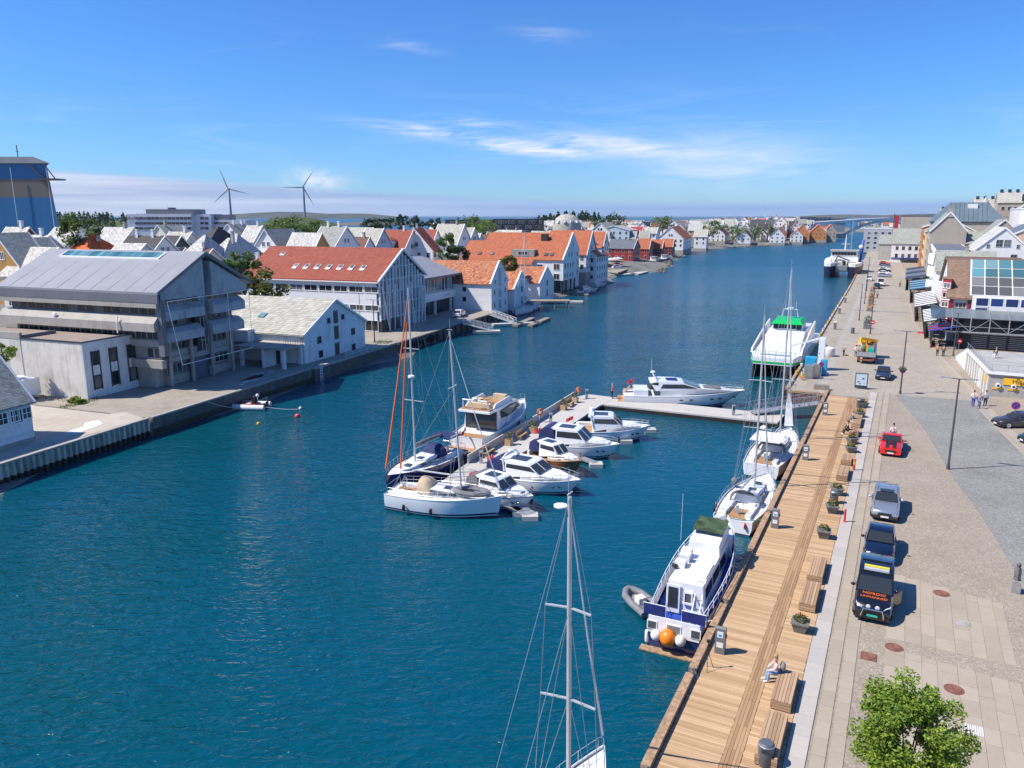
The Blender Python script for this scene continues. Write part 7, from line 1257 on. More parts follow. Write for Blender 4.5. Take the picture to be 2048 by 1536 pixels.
# ---------------------------------------------------------------- vehicles (local x forward, origin on the ground)
_tyre = MB().tube([(0, -.11, 0), (0, .11, 0)], .33, 18).mesh('tyre', 'rubber', 40); _rim = MB().tube([(0, .085, 0), (0, .125, 0)], .215, 14).mesh('rim', 'alloy', 40)
def car(label, s, n, L, W, Ht, paint, kind='sedan', rz=None, z=1.598, name='car', cat='car', plate='plate_white', wheels=True, loc=None):
    t = thing(name, label, cat, loc or Qp(s, n, z), QR+math.pi if rz is None else rz); w = W/2
    belt = {'van': 1.18, 'suv': 1.05, 'wagon': .98, 'hatch': .92, 'sedan': .88, 'muscle': .92}[kind]; hood = belt-.06
    P = {'van': [(-.5, .72), (-.485, 1.0), (.24, 1.0), (.40, .92), (.48, .72), (.5, .5)], 'muscle': [(-.5, .92), (-.47, 1.0), (.2, 1.0), (.44, .95), (.5, .80)], }.get(kind, [(-.5, .86), (-.47, 1.0), (.18, 1.0), (.40, .92), (.485, .78), (.5, .62)])
    rings = []
    for f, k in P:
        x = f*L; ww = w*(1 if abs(f) < .36 else (.97 if abs(f) < .44 else .90)); zt = belt*k if f > .1 else belt*k; zl = .24 if abs(f) < .45 else .30
        rings.append([(x, -ww*.94, zl), (x, -ww, zl+.18), (x, -ww, zt*.62), (x, -ww*.97, zt*.88), (x, -ww*.86, zt), (x, 0, zt+.02), (x, ww*.86, zt), (x, ww*.97, zt*.88), (x, ww, zt*.62), (x, ww, zl+.18), (x, ww*.94, zl)])
    b = MB().loft(rings).build('body', paint, t, smooth=42)
    box('sill', 'black_plastic', t, -.46*L, .46*L, -w*.93, w*.93, .16, .3)
    G = {'van': (-.495, -.48, .14, .27), 'suv': (-.49, -.43, .06, .20), 'wagon': (-.49, -.40, .04, .19), 'hatch': (-.48, -.34, .02, .20), 'sedan': (-.38, -.20, .02, .20), 'muscle': (-.36, -.16, -.02, .14)}[kind]
    r0, r1, f1, f0 = [g*L for g in G]; zr = Ht; zb = belt-.02
    wf = lambda x, zz: w*.93*(1-.17*max(0, (zz-zb)/(zr-zb))) if kind != 'van' else w*.97*(1-.10*max(0, (zz-zb)/(zr-zb)))
    cabin(t, 'cabin', [(r0, zb), (r1, zr-.06), (r1+.12, zr-.01), ((r1+f1)/2, zr), (f1-.1, zr-.02), (f1, zr-.07), (f0, zb)], wf, paint, 35)
    mid = (r1+f1)/2+.1
    for x0, x1 in ((r0+.30, mid-.05), (mid+.05, f0-.34)):
        k0 = (x0-r0)/(r1-r0+1e-6) if x0 < r1 else 1
        xa = x0+.18 if x0 < mid-.2 and kind != 'van' else x0; xb = x1-.42 if x1 > mid+.2 else x1
        swin(t, [(x0, zb+.08), (x1, zb+.08), (max(xa+.1, min(xb, f1-.02)), zr-.14), (xa, zr-.14)], wf, 'car_glass')
    screen(t, (f0-.05, zb+.06), (f1+.01, zr-.09), wf, 'car_glass', k=.90, mull=1); MB().plate([(r0-.015+.03, -wf(r0, zb)*.86, zb+.08), (r1-.0, -wf(r1, zr)*.86, zr-.1), (r1-.0, wf(r1, zr)*.86, zr-.1), (r0+.015, wf(r0, zb)*.86, zb+.08)], .025).build('rear_window', 'car_glass', t)
    for sg in (-1, 1):
        for x in (-.31*L, .31*L): o = put('wheel', _tyre, t, (x, sg*(w-.10), .33)); put('rim', _rim, o, None, 0 if sg > 0 else math.pi)
        MB().add([(.487*L, sg*w*.52, belt*.60), (.505*L, sg*w*.52, belt*.72), (.455*L, sg*w*.86, belt*.80), (.44*L, sg*w*.88, belt*.62), (.40*L, sg*w*.88, belt*.84)], [(0,1,2,3), (1,4,2)] if sg > 0 else [(3,2,1,0), (2,4,1)]).build('headlight', 'headlight', t); box('tail_light', 'signal_red', t, -.508*L, -.49*L, sg*w*.78-.14, sg*w*.78+.14, belt*.66, belt*.9)
        m = MB().ball((f0-.45, sg*(w+.12), zb+.14), .13, 8, 5, (.6, 1, .75)).build('mirror', paint, t, smooth=50)
    box('grille', 'black_plastic', t, .492*L, .508*L, -w*.46, w*.46, belt*.44, belt*.66); box('number_plate', plate, t, .509*L, .515*L, -.26, .26, belt*.34, belt*.34+.11); box('bumper', 'black_plastic' if kind in ('wagon', 'van') else paint, t, .485*L, .512*L, -w*.86, w*.86, .25, belt*.40)
    for sg in (-1, 1): MB().tube([(f0-.02, sg*w*.80, belt+.008), (.40*L, sg*w*.76, belt*(.93 if kind != 'van' else .925)+.012)], .008, 4).build('bonnet_seam', 'black_plastic', t); MB().bar((f0-.02, sg*.1*w+.1*w, zb+.05), (f0-.32, sg*.55*w+.1*w, zb+.20), .02, .02).build('wiper', 'black_plastic', t); box('door_handle', 'chrome', t, -.02*L, .04*L, sg*(w+.012)-.012, sg*(w+.012)+.012, belt*.82, belt*.85)
    return t
def zc(L): return L/2
t = car('red muscle car with black bonnet stripes parked by the benches', 73.7+2.5, .32, 5.0, 1.92, 1.42, 'car_red', 'muscle')
for y in (-.28, .28): MB().loft([[(x, y-.16, z_), (x, y+.16, z_)] for x, z_ in ((.72, .955), (1.6, .935), (2.2, .895), (2.46, .80))], caps=False, closed=False).build('bonnet_stripe', 'cloth_black', t)
box('bonnet_scoop', 'black_plastic', t, 1.0, 1.7, -.3, .3, .93, 1.0)
t = car('silver estate car parked on the cobbles between red and blue cars', 57.0+2.4, .33, 4.82, 1.86, 1.54, 'car_silver', 'wagon'); box('sunroof', 'car_glass', t, -.35, .25, -.45, .45, 1.535, 1.55); MB().bar((-2.0, -.62, 1.56), (.1, -.62, 1.56), .05).bar((-2.0, .62, 1.56), (.1, .62, 1.56), .05).build('roof_rail', 'alloy', t)
car('dark blue hatchback parked directly behind the black van', 49.4+2.1, .2, 4.25, 1.79, 1.45, 'car_navy', 'hatch')
t = car('black van with yellow roof sign, bull bar and orange bonnet lettering', 41.5+2.55, .16, 5.1, 1.93, 1.93, 'car_black', 'van', plate='plate_green', name='van', cat='van')
MB().bar((-.2, -.62, 1.98), (-.2, .62, 1.98), .22, .16).build('roof_sign', 'cloth_hivis', t); MB().bar((.1, -.62, 1.98), (.1, .62, 1.98), .18, .12).build('light_bar', 'headlight', t)
for x in (-1.2, .35): MB().bar((x, -.75, 1.96), (x, .75, 1.96), .06, .05).build('roof_bar', 'black_plastic', t)
MB().tube([(2.58, -.55, .35), (2.72, -.55, .45), (2.72, -.45, .86), (2.72, .45, .86), (2.72, .55, .45), (2.58, .55, .35)], .04, 8).build('bull_bar', 'chrome', t)
for y in (-.22, .22): MB().ball((2.62, y, .95), .12, 10, 6, (.5, 1, 1)).build('spot_lamp', 'headlight', t)
tx = text('NORDIC', .30, 'lifebuoy', t, (1.50, .0, 1.19), (R(7), 0, R(90))); text('UNMANNED', .23, 'lifebuoy', t, (1.86, .0, 1.15), (R(9), 0, R(90)))
dr = MB().box(-.35, .75, 0, .05, .35, 1.2).build('open_door', 'car_black', t, (.75, .98, 0), R(0)); dr.rotation_euler = (0, 0, R(-62+120)); dr.location = (1.05, .99, 0); dr.rotation_euler = (0, 0, R(152))
car('blue-grey saloon parked near the information board', 109.2+2.3, -1.35, 4.7, 1.8, 1.45, 'car_bluegrey', 'sedan')
car('brown-grey hatchback at the right edge beside the kiosk', 0, 0, 4.3, 1.8, 1.5, 'car_brown', 'hatch', rz=R(178), loc=px(2046, 858, 1.6)+Vector((0, 1.0, 0)))
car('dark car cut off by the frame near the gutter line', 0, 0, 4.4, 1.8, 1.5, 'car_teal', 'hatch', rz=R(175), loc=px(2092, 888, 1.6))
car('white car parked on the quay before the glazed restaurant', 0, 0, 4.5, 1.8, 1.55, 'car_white', 'hatch', rz=LR+.15, loc=Lp(146.5, 66.5, 1.96))
car('dark green car on the promenade with headlights towards us', 251.5, -7.2, 4.5, 1.85, 1.6, 'car_teal', 'suv', cat='car'); t = car('white van right behind the dark green promenade car', 262, -6.5, 5.2, 1.95, 2.3, 'car_white', 'van', name='van', cat='van'); car('white pickup farther along the promenade lamps', 281, -10.5, 4.8, 1.85, 1.6, 'car_white', 'suv')
cc = None
for k in range(7): car('%s car parked side-on by the white quay hall, %s in the row' % (['silver', 'white', 'blue', 'white', 'silver', 'grey', 'dark red'][k], ['first', 'second', 'third', 'fourth', 'fifth', 'sixth', 'seventh'][k]), 300+k*13, -6.5-k*.35, 4.4, 1.8, 1.5, ['car_silver', 'car_white', 'car_bluegrey', 'car_white', 'car_silver', 'car_bluegrey', 'car_red'][k], 'hatch', rz=QR-math.pi/2)
for k, (u, v, m, nm) in enumerate(((1217, 535, 'crane_yellow', 'yellow'), (1234, 537, 'car_white', 'white'), (1236, 532, 'car_red', 'red'))): car('%s car parked on the boathouse quay' % nm, 0, 0, 4.2, 1.75, 1.5, m, 'hatch', rz=R(20), loc=px(u, v, 1.63))
# crane truck
t = thing('crane_truck', 'flatbed truck with yellow folded loader crane on the promenade', 'truck', Qp(124.6, -3.95, 1.6), QR+math.pi+math.pi)
box('chassis', 'black_plastic', t, -3.8, 3.6, -.45, .45, .55, .85); fb2 = box('flatbed', 'timber_grey', t, -3.9, 1.2, -1.22, 1.22, .95, 1.1); box('tailgate', 'galvanised', t, -3.98, -3.9, -1.22, 1.22, 1.1, 1.75)
for y in (-1.22, 1.15): box('side_board', 'galvanised', t, -3.88, 1.18, y, y+.07, 1.1, 1.7)
box('bumper_bar', 'rust', t, -4.0, -3.85, -1.1, 1.1, .5, .7)
for y in (-.95, .95): box('tail_light', 'signal_red', t, -4.05, -4.0, y-.15, y+.15, .72, .86)
cabin(t, 'cab', [(2.0, .7), (3.9, .7), (3.9, 1.6), (3.6, 2.7), (2.0, 2.75)], lambda x, z: 1.15, 'car_white', None); screen(t, (3.9, 1.65), (3.62, 2.6), lambda x, z: 1.1, 'car_glass', mull=1)
MB().box(1.3, 1.9, -.4, .4, .95, 2.4).box(1.35, 1.85, -1.2, 1.2, 2.4, 2.85).bar((1.6, -1.2, 2.7), (.3, 1.1, 3.1), .35, .4).bar((1.6, 1.2, 2.9), (.8, 1.2, 1.9), .3, .35).build('loader_crane', 'crane_yellow', t); MB().torus((1.1, -.2, 2.5), .4, .08, 14, 6, 'x').build('hydraulic_hose', 'rubber', t)
for x in (-2.6, -1.4, .0): MB().box(x-.4, x+.4, -.9, -.1, 1.1, 2.1+.2*x*0).build('cargo_bin', ['plate_green', 'cloth_grey', 'cloth_grey'][int(x+2.7) % 3], t); MB().cyl((x, .55, 1.1), .32, 1.0, 10).build('cargo_drum', ['rust', 'ferry_green', 'cloth_grey'][int(x+2.7) % 3], t)
for x in (-2.6, 2.9):
    for sg in (-1, 1): o = put('wheel', _tyre, t, (x, sg*1.0, .45)); o.scale = (1.35, 1.6, 1.35); put('rim', _rim, o, None, 0 if sg > 0 else math.pi)
# ---------------------------------------------------------------- people
def person(label, loc, rz=0, top='cloth_blue', legs='cloth_jeans', hair='hair_dark', pose='stand', h=1.72, name='person', bare=False, cat='person'):
    t = thing(name, label, cat, loc, rz); k = h/1.72
    sit = pose == 'sit'; hz = .50 if sit else .92; q = .17
    if pose == 'walk': kn = [(.14, -.1, .5), (-.06, .1, .5)]; an = [(.24, -.1, .08), (-.26, .1, .1)]
    elif sit: kn = [(.42, -.12, .5), (.42, .12, .5)]; an = [(.46, -.12, .07), (.44, .13, .07)]
    else: kn = [(.02, -.1, .5), (.02, .1, .5)]; an = [(0, -.11, .08), (0, .11, .08)]
    lean = .10 if sit else .02; ch = hz+.34; sh = hz+.50; nk = sh+.08; hd = sh+.24
    V = [(0, 0, hz), (lean*.5, 0, hz+.18), (lean, 0, ch), (lean, 0, nk-.04), (lean+.02, 0, hd-.08), (lean+.03, 0, hd+.06)]; E = [(0,1),(1,2),(2,3),(3,4),(4,5)]; Rr = [(.15,.11), (.135,.10), (.165,.11), (.06,.06), (.085,.09), (.075,.085)]
    for i, sg in enumerate((-1, 1)):
        b = len(V); V += [(0, sg*.09, hz-.05), kn[i], an[i], (an[i][0]+.15, an[i][1], .04)]; E += [(0, b), (b, b+1), (b+1, b+2), (b+2, b+3)]; Rr += [(.095,.095), (.062,.062), (.043,.045), (.04,.035)]
        b = len(V); el = (lean-.02, sg*.25, sh-.28) if not sit else (lean+.1, sg*.24, sh-.26); wr = (lean+.10, sg*.25, sh-.52) if not sit else (lean+.3, sg*.14, hz+.12)
        V += [(lean, sg*.17, sh-.02), el, wr, (wr[0]+.05, wr[1], wr[2]-.08)]; E += [(2, b), (b, b+1), (b+1, b+2), (b+2, b+3)]; Rr += [(.06,.06), (.045,.045), (.032,.035), (.035,.025)]
    def skin(nm, keep, m, grow):
        idx = {o: j for j, o in enumerate(keep)}; me = bpy.data.meshes.new(nm); me.from_pydata([tuple(c*k for c in V[i]) for i in keep], [(idx[a], idx[b]) for a, b in E if a in idx and b in idx], [])
        o = put(nm, me, t); md = o.modifiers.new('skin', 'SKIN'); md.use_smooth_shade = True; md.branch_smoothing = .6
        for j, i in enumerate(keep): me.skin_vertices[0].data[j].radius = tuple(r*k+grow for r in Rr[i]); me.skin_vertices[0].data[j].use_root = (j == 0)
        s_ = o.modifiers.new('sub', 'SUBSURF'); s_.levels = 1; s_.render_levels = 1; me.materials.append(MT[m]); return o
    allv = list(range(len(V))); skin('body', allv, 'skin', 0)
    skin('trousers', [0, 6, 7, 8, 14, 15, 16], legs, .016); skin('shirt', [2, 1, 0, 10, 11] + ([12] if not bare else []) + [18, 19] + ([20] if not bare else []), top, .02)
    for i in (9, 17): a = V[i]; MB().ball((a[0]*k-.05, a[1]*k, .05), .07, 8, 5, (1.8, .8, .8)).build('shoe', 'cloth_white' if sit else 'cloth_black', t)
    hx, hy, hzz = V[5]; MB().ball((hx*k-.02, 0, (hzz+.02)*k), .112*k, 10, 7, (1, .92, 1)).build('hair', hair, t, smooth=60)
    if 'blond' in hair: MB().ball((hx*k-.08, 0, (hzz-.12)*k), .10*k, 8, 6, (.6, 1, 1.7)).build('long_hair', hair, t, smooth=60)
    for sg in (-1, 1): MB().ball((hx*k+.095, sg*.032, (hzz-.02)*k), .012, 6, 4).build('eye', 'black_plastic', t)
    MB().ball((hx*k+.105, 0, (hzz-.05)*k), .018, 6, 4).build('nose', 'skin', t)
    return t
t = person('seated blond woman in pink top with a patterned backpack, on the bench', Qp(33.85, -3.5, 1.6), QR+math.pi*.62, 'cloth_pink', 'cloth_lightblue', 'hair_blond', 'sit', 1.68); MB().ball((-.24, 0, .78), .2, 10, 8, (.65, .9, 1.2)).build('backpack', 'cloth_grey', t, smooth=60)
person('person in dark clothes sitting on the farther bench', Qp(84.6, -3.35, 1.6), QR+math.pi*.6, 'cloth_grey', 'cloth_grey', 'hair_blond', 'sit'); person('person in black crouched on the bench by the planters', Qp(79.8, -3.5, 1.6), QR+math.pi*.6, 'cloth_black', 'cloth_black', 'hair_dark', 'sit')
person('person in white top standing behind the red car', Qp(79.0, .4, 1.6), QR, 'cloth_white', 'cloth_black', 'hair_dark'); person('person in red jacket standing on the pontoon by the yacht', (12.3, 92.2, .58), 0, 'cloth_red', 'cloth_black', 'hair_grey', h=1.76)
person('person in white shirt, left one of the group of three', Qp(98.7, 8.2, 1.6), QR, 'cloth_white', 'cloth_blue', 'hair_dark', 'walk'); person('person in dark blue jacket, middle of the group of three', Qp(97.8, 8.7, 1.6), QR+math.pi, 'cloth_blue', 'cloth_jeans', 'hair_grey', 'walk'); person('person in light blue shirt, right one of the group of three', Qp(99.3, 9.4, 1.6), QR, 'cloth_lightblue', 'cloth_black', 'hair_dark')
person('person in orange and black walking by the cafe corner', Qp(133.2, 5.5, 1.6), QR+math.pi, 'cloth_orange', 'cloth_black', 'hair_blond', 'walk'); person('person in navy beside the one in orange', Qp(133.0, 6.3, 1.6), QR+math.pi, 'cloth_black', 'cloth_black', 'hair_dark', 'walk')
person('person in white walking on the roof terrace', Qp(121, 17.6, 4.4), QR, 'cloth_white', 'cloth_white', 'hair_grey', 'walk'); person('person sitting at the terrace edge in black and white', Qp(117.0, 11.6, 4.4), QR+2.4, 'cloth_black', 'cloth_white', 'hair_blond', 'sit')
person('pale-clothed walker far up the promenade', Qp(222, -7.2, 1.6), QR, 'cloth_white', 'cloth_grey', 'hair_grey'); person('dark-clothed walker beside the pale one far up the promenade', Qp(221.5, -6.0, 1.6), QR, 'cloth_grey', 'cloth_black', 'hair_dark'); person('lone figure in black crossing the far promenade', Qp(259, -1.2, 1.6), QR, 'cloth_black', 'cloth_black', 'hair_dark', 'walk'); person('worker beside the crane truck', Qp(126.5, -5.6, 1.6), QR, 'cloth_white', 'cloth_grey', 'hair_dark')
person('person in yellow crouching behind the steel cabinets', Qp(104.8, -10.8, 1.6), QR, 'cloth_hivis', 'cloth_orange', 'hair_dark', 'sit', 1.6)
# ---------------------------------------------------------------- boardwalk furniture
def bench(label, s0, s1, n0=-3.45, n1=-2.6):
    t = thing('bench', label, 'bench', Qp(s0, n1, 1.6), QR, 'slatted box benches on the boardwalk'); L = s1-s0; W = n1-n0
    for k in range(6): box('seat_slat', 'bench_wood', t, 0, L, k*W/6+.008, (k+1)*W/6-.008, .44, .50)
    for k in range(3):
        z = .06+k*.13
        for y in (0, W-.05): box('side_slat', 'bench_wood', t, .0, L, y, y+.05, z, z+.105)
        for x in (0, L-.05): box('end_slat', 'bench_wood', t, x, x+.05, .052, W-.052, z, z+.105)
    box('core', 'dark_frame', t, .06, L-.06, .06, W-.06, .0, .435); return t
for s0, s1, lb in ((22.6, 26.7, 'slatted bench at the bottom edge behind the grey bin'), (27.7, 30.8, 'slatted bench right beside the grey bin'), (31.6, 34.2, 'slatted bench the woman sits on'), (41.2, 44.1, 'slatted bench beside the near flower tub, first of a pair'), (44.9, 47.8, 'slatted bench beside the near flower tub, second of the pair'), (64.8, 67.7, 'slatted bench next to the red and yellow post'), (69.3, 71.3, 'slatted bench behind the one with the red and yellow post'), (79.0, 81.0, 'short slatted bench with the crouched figure'), (82.6, 86.6, 'slatted bench with the seated figure, farthest along')): bench(lb, s0, s1)
def leafball(c, r, n, q, size=.07, sq=.8):
    mb = MB()
    for i in range(n):
        a, b, d = q.uniform(0, 6.28), q.uniform(-1, 1), r*q.uniform(.4, 1)**.5; s_ = math.sqrt(1-b*b); p = Vector((c[0]+d*s_*math.cos(a), c[1]+d*s_*math.sin(a), c[2]+d*b*sq)); u = Vector((q.uniform(-1, 1), q.uniform(-1, 1), q.uniform(-.6, .6))).normalized()*size; v = u.cross(Vector((q.uniform(-1, 1), q.uniform(-1, 1), q.uniform(-1, 1)))).normalized()*size*.6
        mb.add([p-u, p+v, p+u, p-v], [(0, 1, 2, 3)])
    return mb
q8 = random.Random(17)
for i, (s, n) in enumerate([(39.0, -3.1), (52.2, -3.2), (57.2, -3.1), (61.3, -3.1), (73.6, -2.9), (79.0+8.6, -2.9), (92.4, -2.8), (76.6, -3.0)]):
    t = thing('flower_tub', 'grey tapered tub with green plants and red flowers, %s' % ['nearest, beside the bench pair', 'second from the camera', 'in front of the deck bin', 'behind the deck bin', 'before the two-bench cluster', 'beyond the seated figure', 'at the far bin', 'beside the crouched figure'][i], 'planter', Qp(s, n, 1.6), QR+.1*i)
    MB().loft([[(-a, -a, z), (a, -a, z), (a, a, z), (-a, a, z)] for a, z in ((.26, .0), (.40, .50), (.44, .50), (.44, .58), (.38, .58))]).build('tub', 'planter_grey', t); leafball((0, 0, .68), .36, 130, q8, .085).build('leaves', 'leaf_green', t); leafball((0, 0, .78), .30, 26, q8, .05).build('blossoms', 'signal_red' if i % 2 else 'lifebuoy', t)
for i, (s, n) in enumerate(((35.1, -6.35), (52.5, -6.35), (69.4, -6.3), (86.9, -6.3))):
    t = thing('shore_power_pedestal', 'rounded dark grey power pedestal on the boardwalk, %s' % ['nearest, by the fishing boat stern', 'beside the first white sloop', 'beside the second white sloop', 'at the gangway head'][i], 'pedestal', Qp(s, n, 1.6), QR)
    MB().side([(-.17, 0), (.17, 0), (.17, 1.15), (.10, 1.36), (-.05, 1.42), (-.17, 1.34)], -.24, .24).build('housing', 'pedestal_grey', t, smooth=35); box('screen', 'white_paint', t, -.185, -.171, -.14, .14, .88, 1.2); box('label_panel', 'cloth_white', t, -.185, -.171, -.16, .16, .35, .62); box('blue_label', 'cyan_tank', t, -.19, -.186, -.08, .08, .93, 1.06); MB().tube([(-.02, -.25, .95), (-.02, -.29, .95)], .11, 10).build('socket', 'signal_red', t)
for i, (s, n) in enumerate(((27.9, -3.05), (59.3, -3.15), (92.2, -3.2))):
    t = thing('litter_bin', 'round dark grey litter bin, %s' % ['bottom of the picture beside the bench', 'half way along the deck between flower tubs', 'at the far end of the deck'][i], 'bin', Qp(s, n, 1.6), QR); MB().lathe((0, 0, 0), [(.27, 0), (.30, .05), (.30, .85), (.31, .9), (.24, 1.0), (.02, 1.02)], 18).build('bin_body', 'bin_grey', t, smooth=40); MB().torus((0, 0, .9), .3, .02, 18, 5).build('rim', 'galvanised', t); box('slot', 'dark_frame', t, -.31, -.27, -.14, .14, .68, .82)
t = thing('red_bollard', 'red plastic bollard on the pale stone strip', 'bollard', Qp(55.7, -2.15, 1.62)); MB().lathe((0, 0, 0), [(.13, 0), (.13, .05), (.085, .1), (.075, .8), (.09, .84), (.06, .95), (.01, .97)], 12).build('post', 'red_buoy', t, smooth=40)
t = thing('marker_post', 'red and yellow marker post beside the benches', 'post', Qp(68.2, -2.3, 1.62)); 
for k in range(4): MB().cyl((0, 0, k*.25), .09, .25, 10).build('band', ['signal_red', 'signal_red', 'signal_yellow', 'lifebuoy'][k], t)
t = thing('camera_tripod', 'black tripod standing at the boardwalk edge', 'tripod', Qp(33.4, -6.6, 1.6))
for a in (.3, 2.4, 4.5): MB().tube([(0, 0, .95), (.35*math.cos(a), .35*math.sin(a), 0)], .016, 5).build('leg', 'black_plastic', t)
MB().cyl((0, 0, .9), .022, .5, 6).build('centre_column', 'black_plastic', t); MB().box(-.07, .07, -.05, .05, 1.4, 1.5).ball((.0, .0, 1.38), .04, 6, 4).build('device_head', 'black_plastic', t)
t = thing('stone_sculpture', 'small dark figure sculpture on a pale plinth at the right edge', 'sculpture', px(2030, 1184, 1.59), QR); MB().box(-.26, .26, -.22, .22, 0, .75).build('plinth', 'statue_plinth', t); MB().loft([[(a*math.cos(k*1.0472)+ox, b_*math.sin(k*1.0472), z) for k in range(6)] for a, b_, z, ox in ((.22, .2, .75, 0), (.2, .17, 1.0, 0), (.24, .2, 1.2, .03), (.2, .17, 1.42, .05), (.09, .09, 1.52, .03), (.14, .13, 1.62, .02), (.13, .12, 1.74, -.01), (.04, .04, 1.82, 0))]).build('figure', 'statue_stone', t, smooth=50)
# street lamps
def lamp(label, s, n, h=7.8, double=True, ang=0):
    t = thing('street_lamp', label, 'street lamp', Qp(s, n, 1.6), QR+ang); MB().tube([(0, 0, 0), (0, 0, h)], .10, 8, .06).build('pole', 'lamp_grey', t, smooth=40); MB().cyl((0, 0, 0), .14, .35, 8).build('base', 'lamp_grey', t)
    for sg in ((-1, 1) if double else (1,)): MB().bar((0, 0, h), (0, sg*1.35, h+.06), .16, .05).build('lamp_arm', 'lamp_grey', t); box('lamp_head', 'galvanised', t, -.12, .12, min(sg*.5, sg*1.4), max(sg*.5, sg*1.4), h+.02, h+.075)
    return t
lamp('tall twin-arm street lamp standing on the cobbled square', 72.2, 4.8); lamp('street lamp with hanging flower basket at the edge of the square', 101.7, .8, 7.6); lamp('promenade lamp with no-entry sign behind the crane truck', 152.7, -4.7, 7.6)
lamp('slim promenade lamp farther along beside the flower pyramids', 172, -7.6, 7.4); lamp('promenade lamp halfway to the parked white van', 205, -8.2, 7.4); lamp('promenade lamp next to the parked white van', 240, -9.4, 7.4); lamp('promenade lamp far off by the work catamaran', 285, -11.2, 7.4); lamp('lamp post at the cafe corner beside the kiosk steps', 134, 7.7, 6.5); lamp('lamp post on the quay beside the white warehouse', 0, 0, 7.0).location = Lp(111, 66, 2.0)
t = thing('hanging_basket', 'flower basket hanging on the lamp at the square', 'flower basket', Qp(101.7, .8, 4.4)); MB().lathe((0, 0, 0), [(.1, 0), (.4, .15), (.45, .3)], 12).build('bowl', 'planter_grey', t); leafball((0, 0, .3), .5, 160, q8, .09, .6).build('leaves', 'leaf_green', t); leafball((0, 0, .35), .5, 90, q8, .07, .6).build('blossoms', 'cloth_pink', t)
def sign(label, s, n, z, m, bar=False, r=.32, cat='sign', pole=True, pm='galvanised'):
    t = thing('traffic_sign', label, cat, Qp(s, n, 1.6), QR)
    if pole: MB().cyl((.03, 0, 0), .035, z+.2, 6).build('pole', pm, t)
    MB().tube([(-.03, 0, z), (0, 0, z)], r, 20).build('disc', m, t)
    if bar: box('white_bar', 'plate_white', t, -.045, -.031, -.22, .22, z-.06, z+.06)
    else: MB().torus((-.03, 0, z), r-.04, .025, 20, 5, 'x').bar((-.04, -r*.65, z+r*.65), (-.04, r*.65, z-r*.65), .05).build('red_ring', 'signal_red', t)
    return t
sign('round blue parking-ban sign beside the brown hatchback', 91.0, 11.3, 2.1, 'signal_blue', r=.4); sign('round blue parking-ban sign by the steel cabinets', 106.0, -8.6, 2.1, 'signal_blue'); sign('round blue sign on the lamp with the flower basket', 101.5, .8, 2.9, 'signal_blue', pole=False); sign('red no-entry sign on the promenade lamp', 152.4, -4.4, 2.2, 'signal_red', True, .36); sign('red no-entry sign at the cafe corner', 134.3, 8.3, 2.3, 'signal_red', True, .36)
# quay head clutter
t = thing('information_board', 'glass information board with a pale map at the end of the deck', 'board', Qp(102.6, -3.6, 1.6), QR); f = box('frame', 'dark_frame', t, -.06, .06, -.72, .72, .1, 1.98); box('map_panel', 'pale_blue_boards', f, -.075, -.061, -.62, .62, .45, 1.88); MB().ball((-.08, .3, .9), .12, 8, 4, (.1, 1, .7)).ball((-.08, -.2, 1.3), .14, 8, 4, (.1, 1, .7)).ball((-.08, .15, .65), .1, 8, 4, (.1, 1, .7)).build('map_islands', 'leaf_dark', f)
for i, (s, n, a, h, m, lb) in enumerate(((106.6, -10.1, .55, 1.75, 'steel_plate', 'tall stainless cabinet beside the ferry mooring'), (108.6, -9.4, .5, 1.6, 'steel_plate', 'second stainless cabinet behind the first'), (109.5, -8.6, .4, 2.1, 'cyan_tank', 'bright blue tank behind the steel cabinets'), (109.8, -10.3, .7, 2.3, 'cyan_tank', 'larger bright blue tank by the white boarding ramp'), (113.0, -9.3, .42, 4.6, 'gelcoat', 'white boarding ramp pillar next to the ferry'))):
    t = thing('quay_cabinet', lb, 'cabinet', Qp(s, n, 1.6), QR); MB().box(-a, a, -a, a, .08, h).build('casing', m, t, smooth=30); box('door_panel', m, t, -a-.03, -a-.001, -a*.85, a*.85, .25, h-.15); MB().cyl((-a-.05, a*.6, h*.5), .02, .25, 5).build('handle', 'dark_frame', t); box('plinth', 'dark_frame', t, -a*.9, a*.9, -a*.9, a*.9, 0, .079)
    if i == 4: MB().plate([(-.42, .42, 4.5), (-.42, 4.0, 3.2), (.42, 4.0, 3.2), (.42, .42, 4.5)], .15).build('ramp_arm', 'gelcoat', t)
t = thing('bulk_bag', 'large white bulk bag standing on the promenade', 'bag', Qp(125.2, -9.3, 1.6)); MB().loft([[(r_*math.cos(k*.524)*(1+.05*math.sin(3*k)), r_*math.sin(k*.524), z) for k in range(12)] for r_, z in ((.75, 0), (.85, .3), (.85, 1.0), (.8, 1.25), (.5, 1.35), (.1, 1.45))]).build('sack', 'sack_white', t, smooth=60)
t = thing('grey_planter_box', 'long grey wooden planter box at the end of the promenade', 'planter', Qp(100.0, -7.9, 1.6), QR)
for k in range(3): box('board', 'timber_grey', t, -.35, .35, -.85, .85, k*.22, k*.22+.19)
box('soil', 'earth', t, -.3, .3, -.8, .8, .58, .62)
t = thing('moped', 'small dark parked motorbike on a stand near the crane truck', 'motorbike', Qp(127.0, -7.3, 1.6), QR)
for x in (-.6, .6): MB().torus((x, 0, .3), .26, .06, 14, 6, 'y').build('wheel', 'rubber', t)
MB().box(-.5, .3, -.12, .12, .45, .75).bar((.6, 0, .3), (.4, 0, 1.0), .06).bar((.4, -.35, 1.0), (.4, .35, 1.0), .04).box(-.6, 0, -.14, .14, .75, .85).build('frame', 'black_plastic', t)
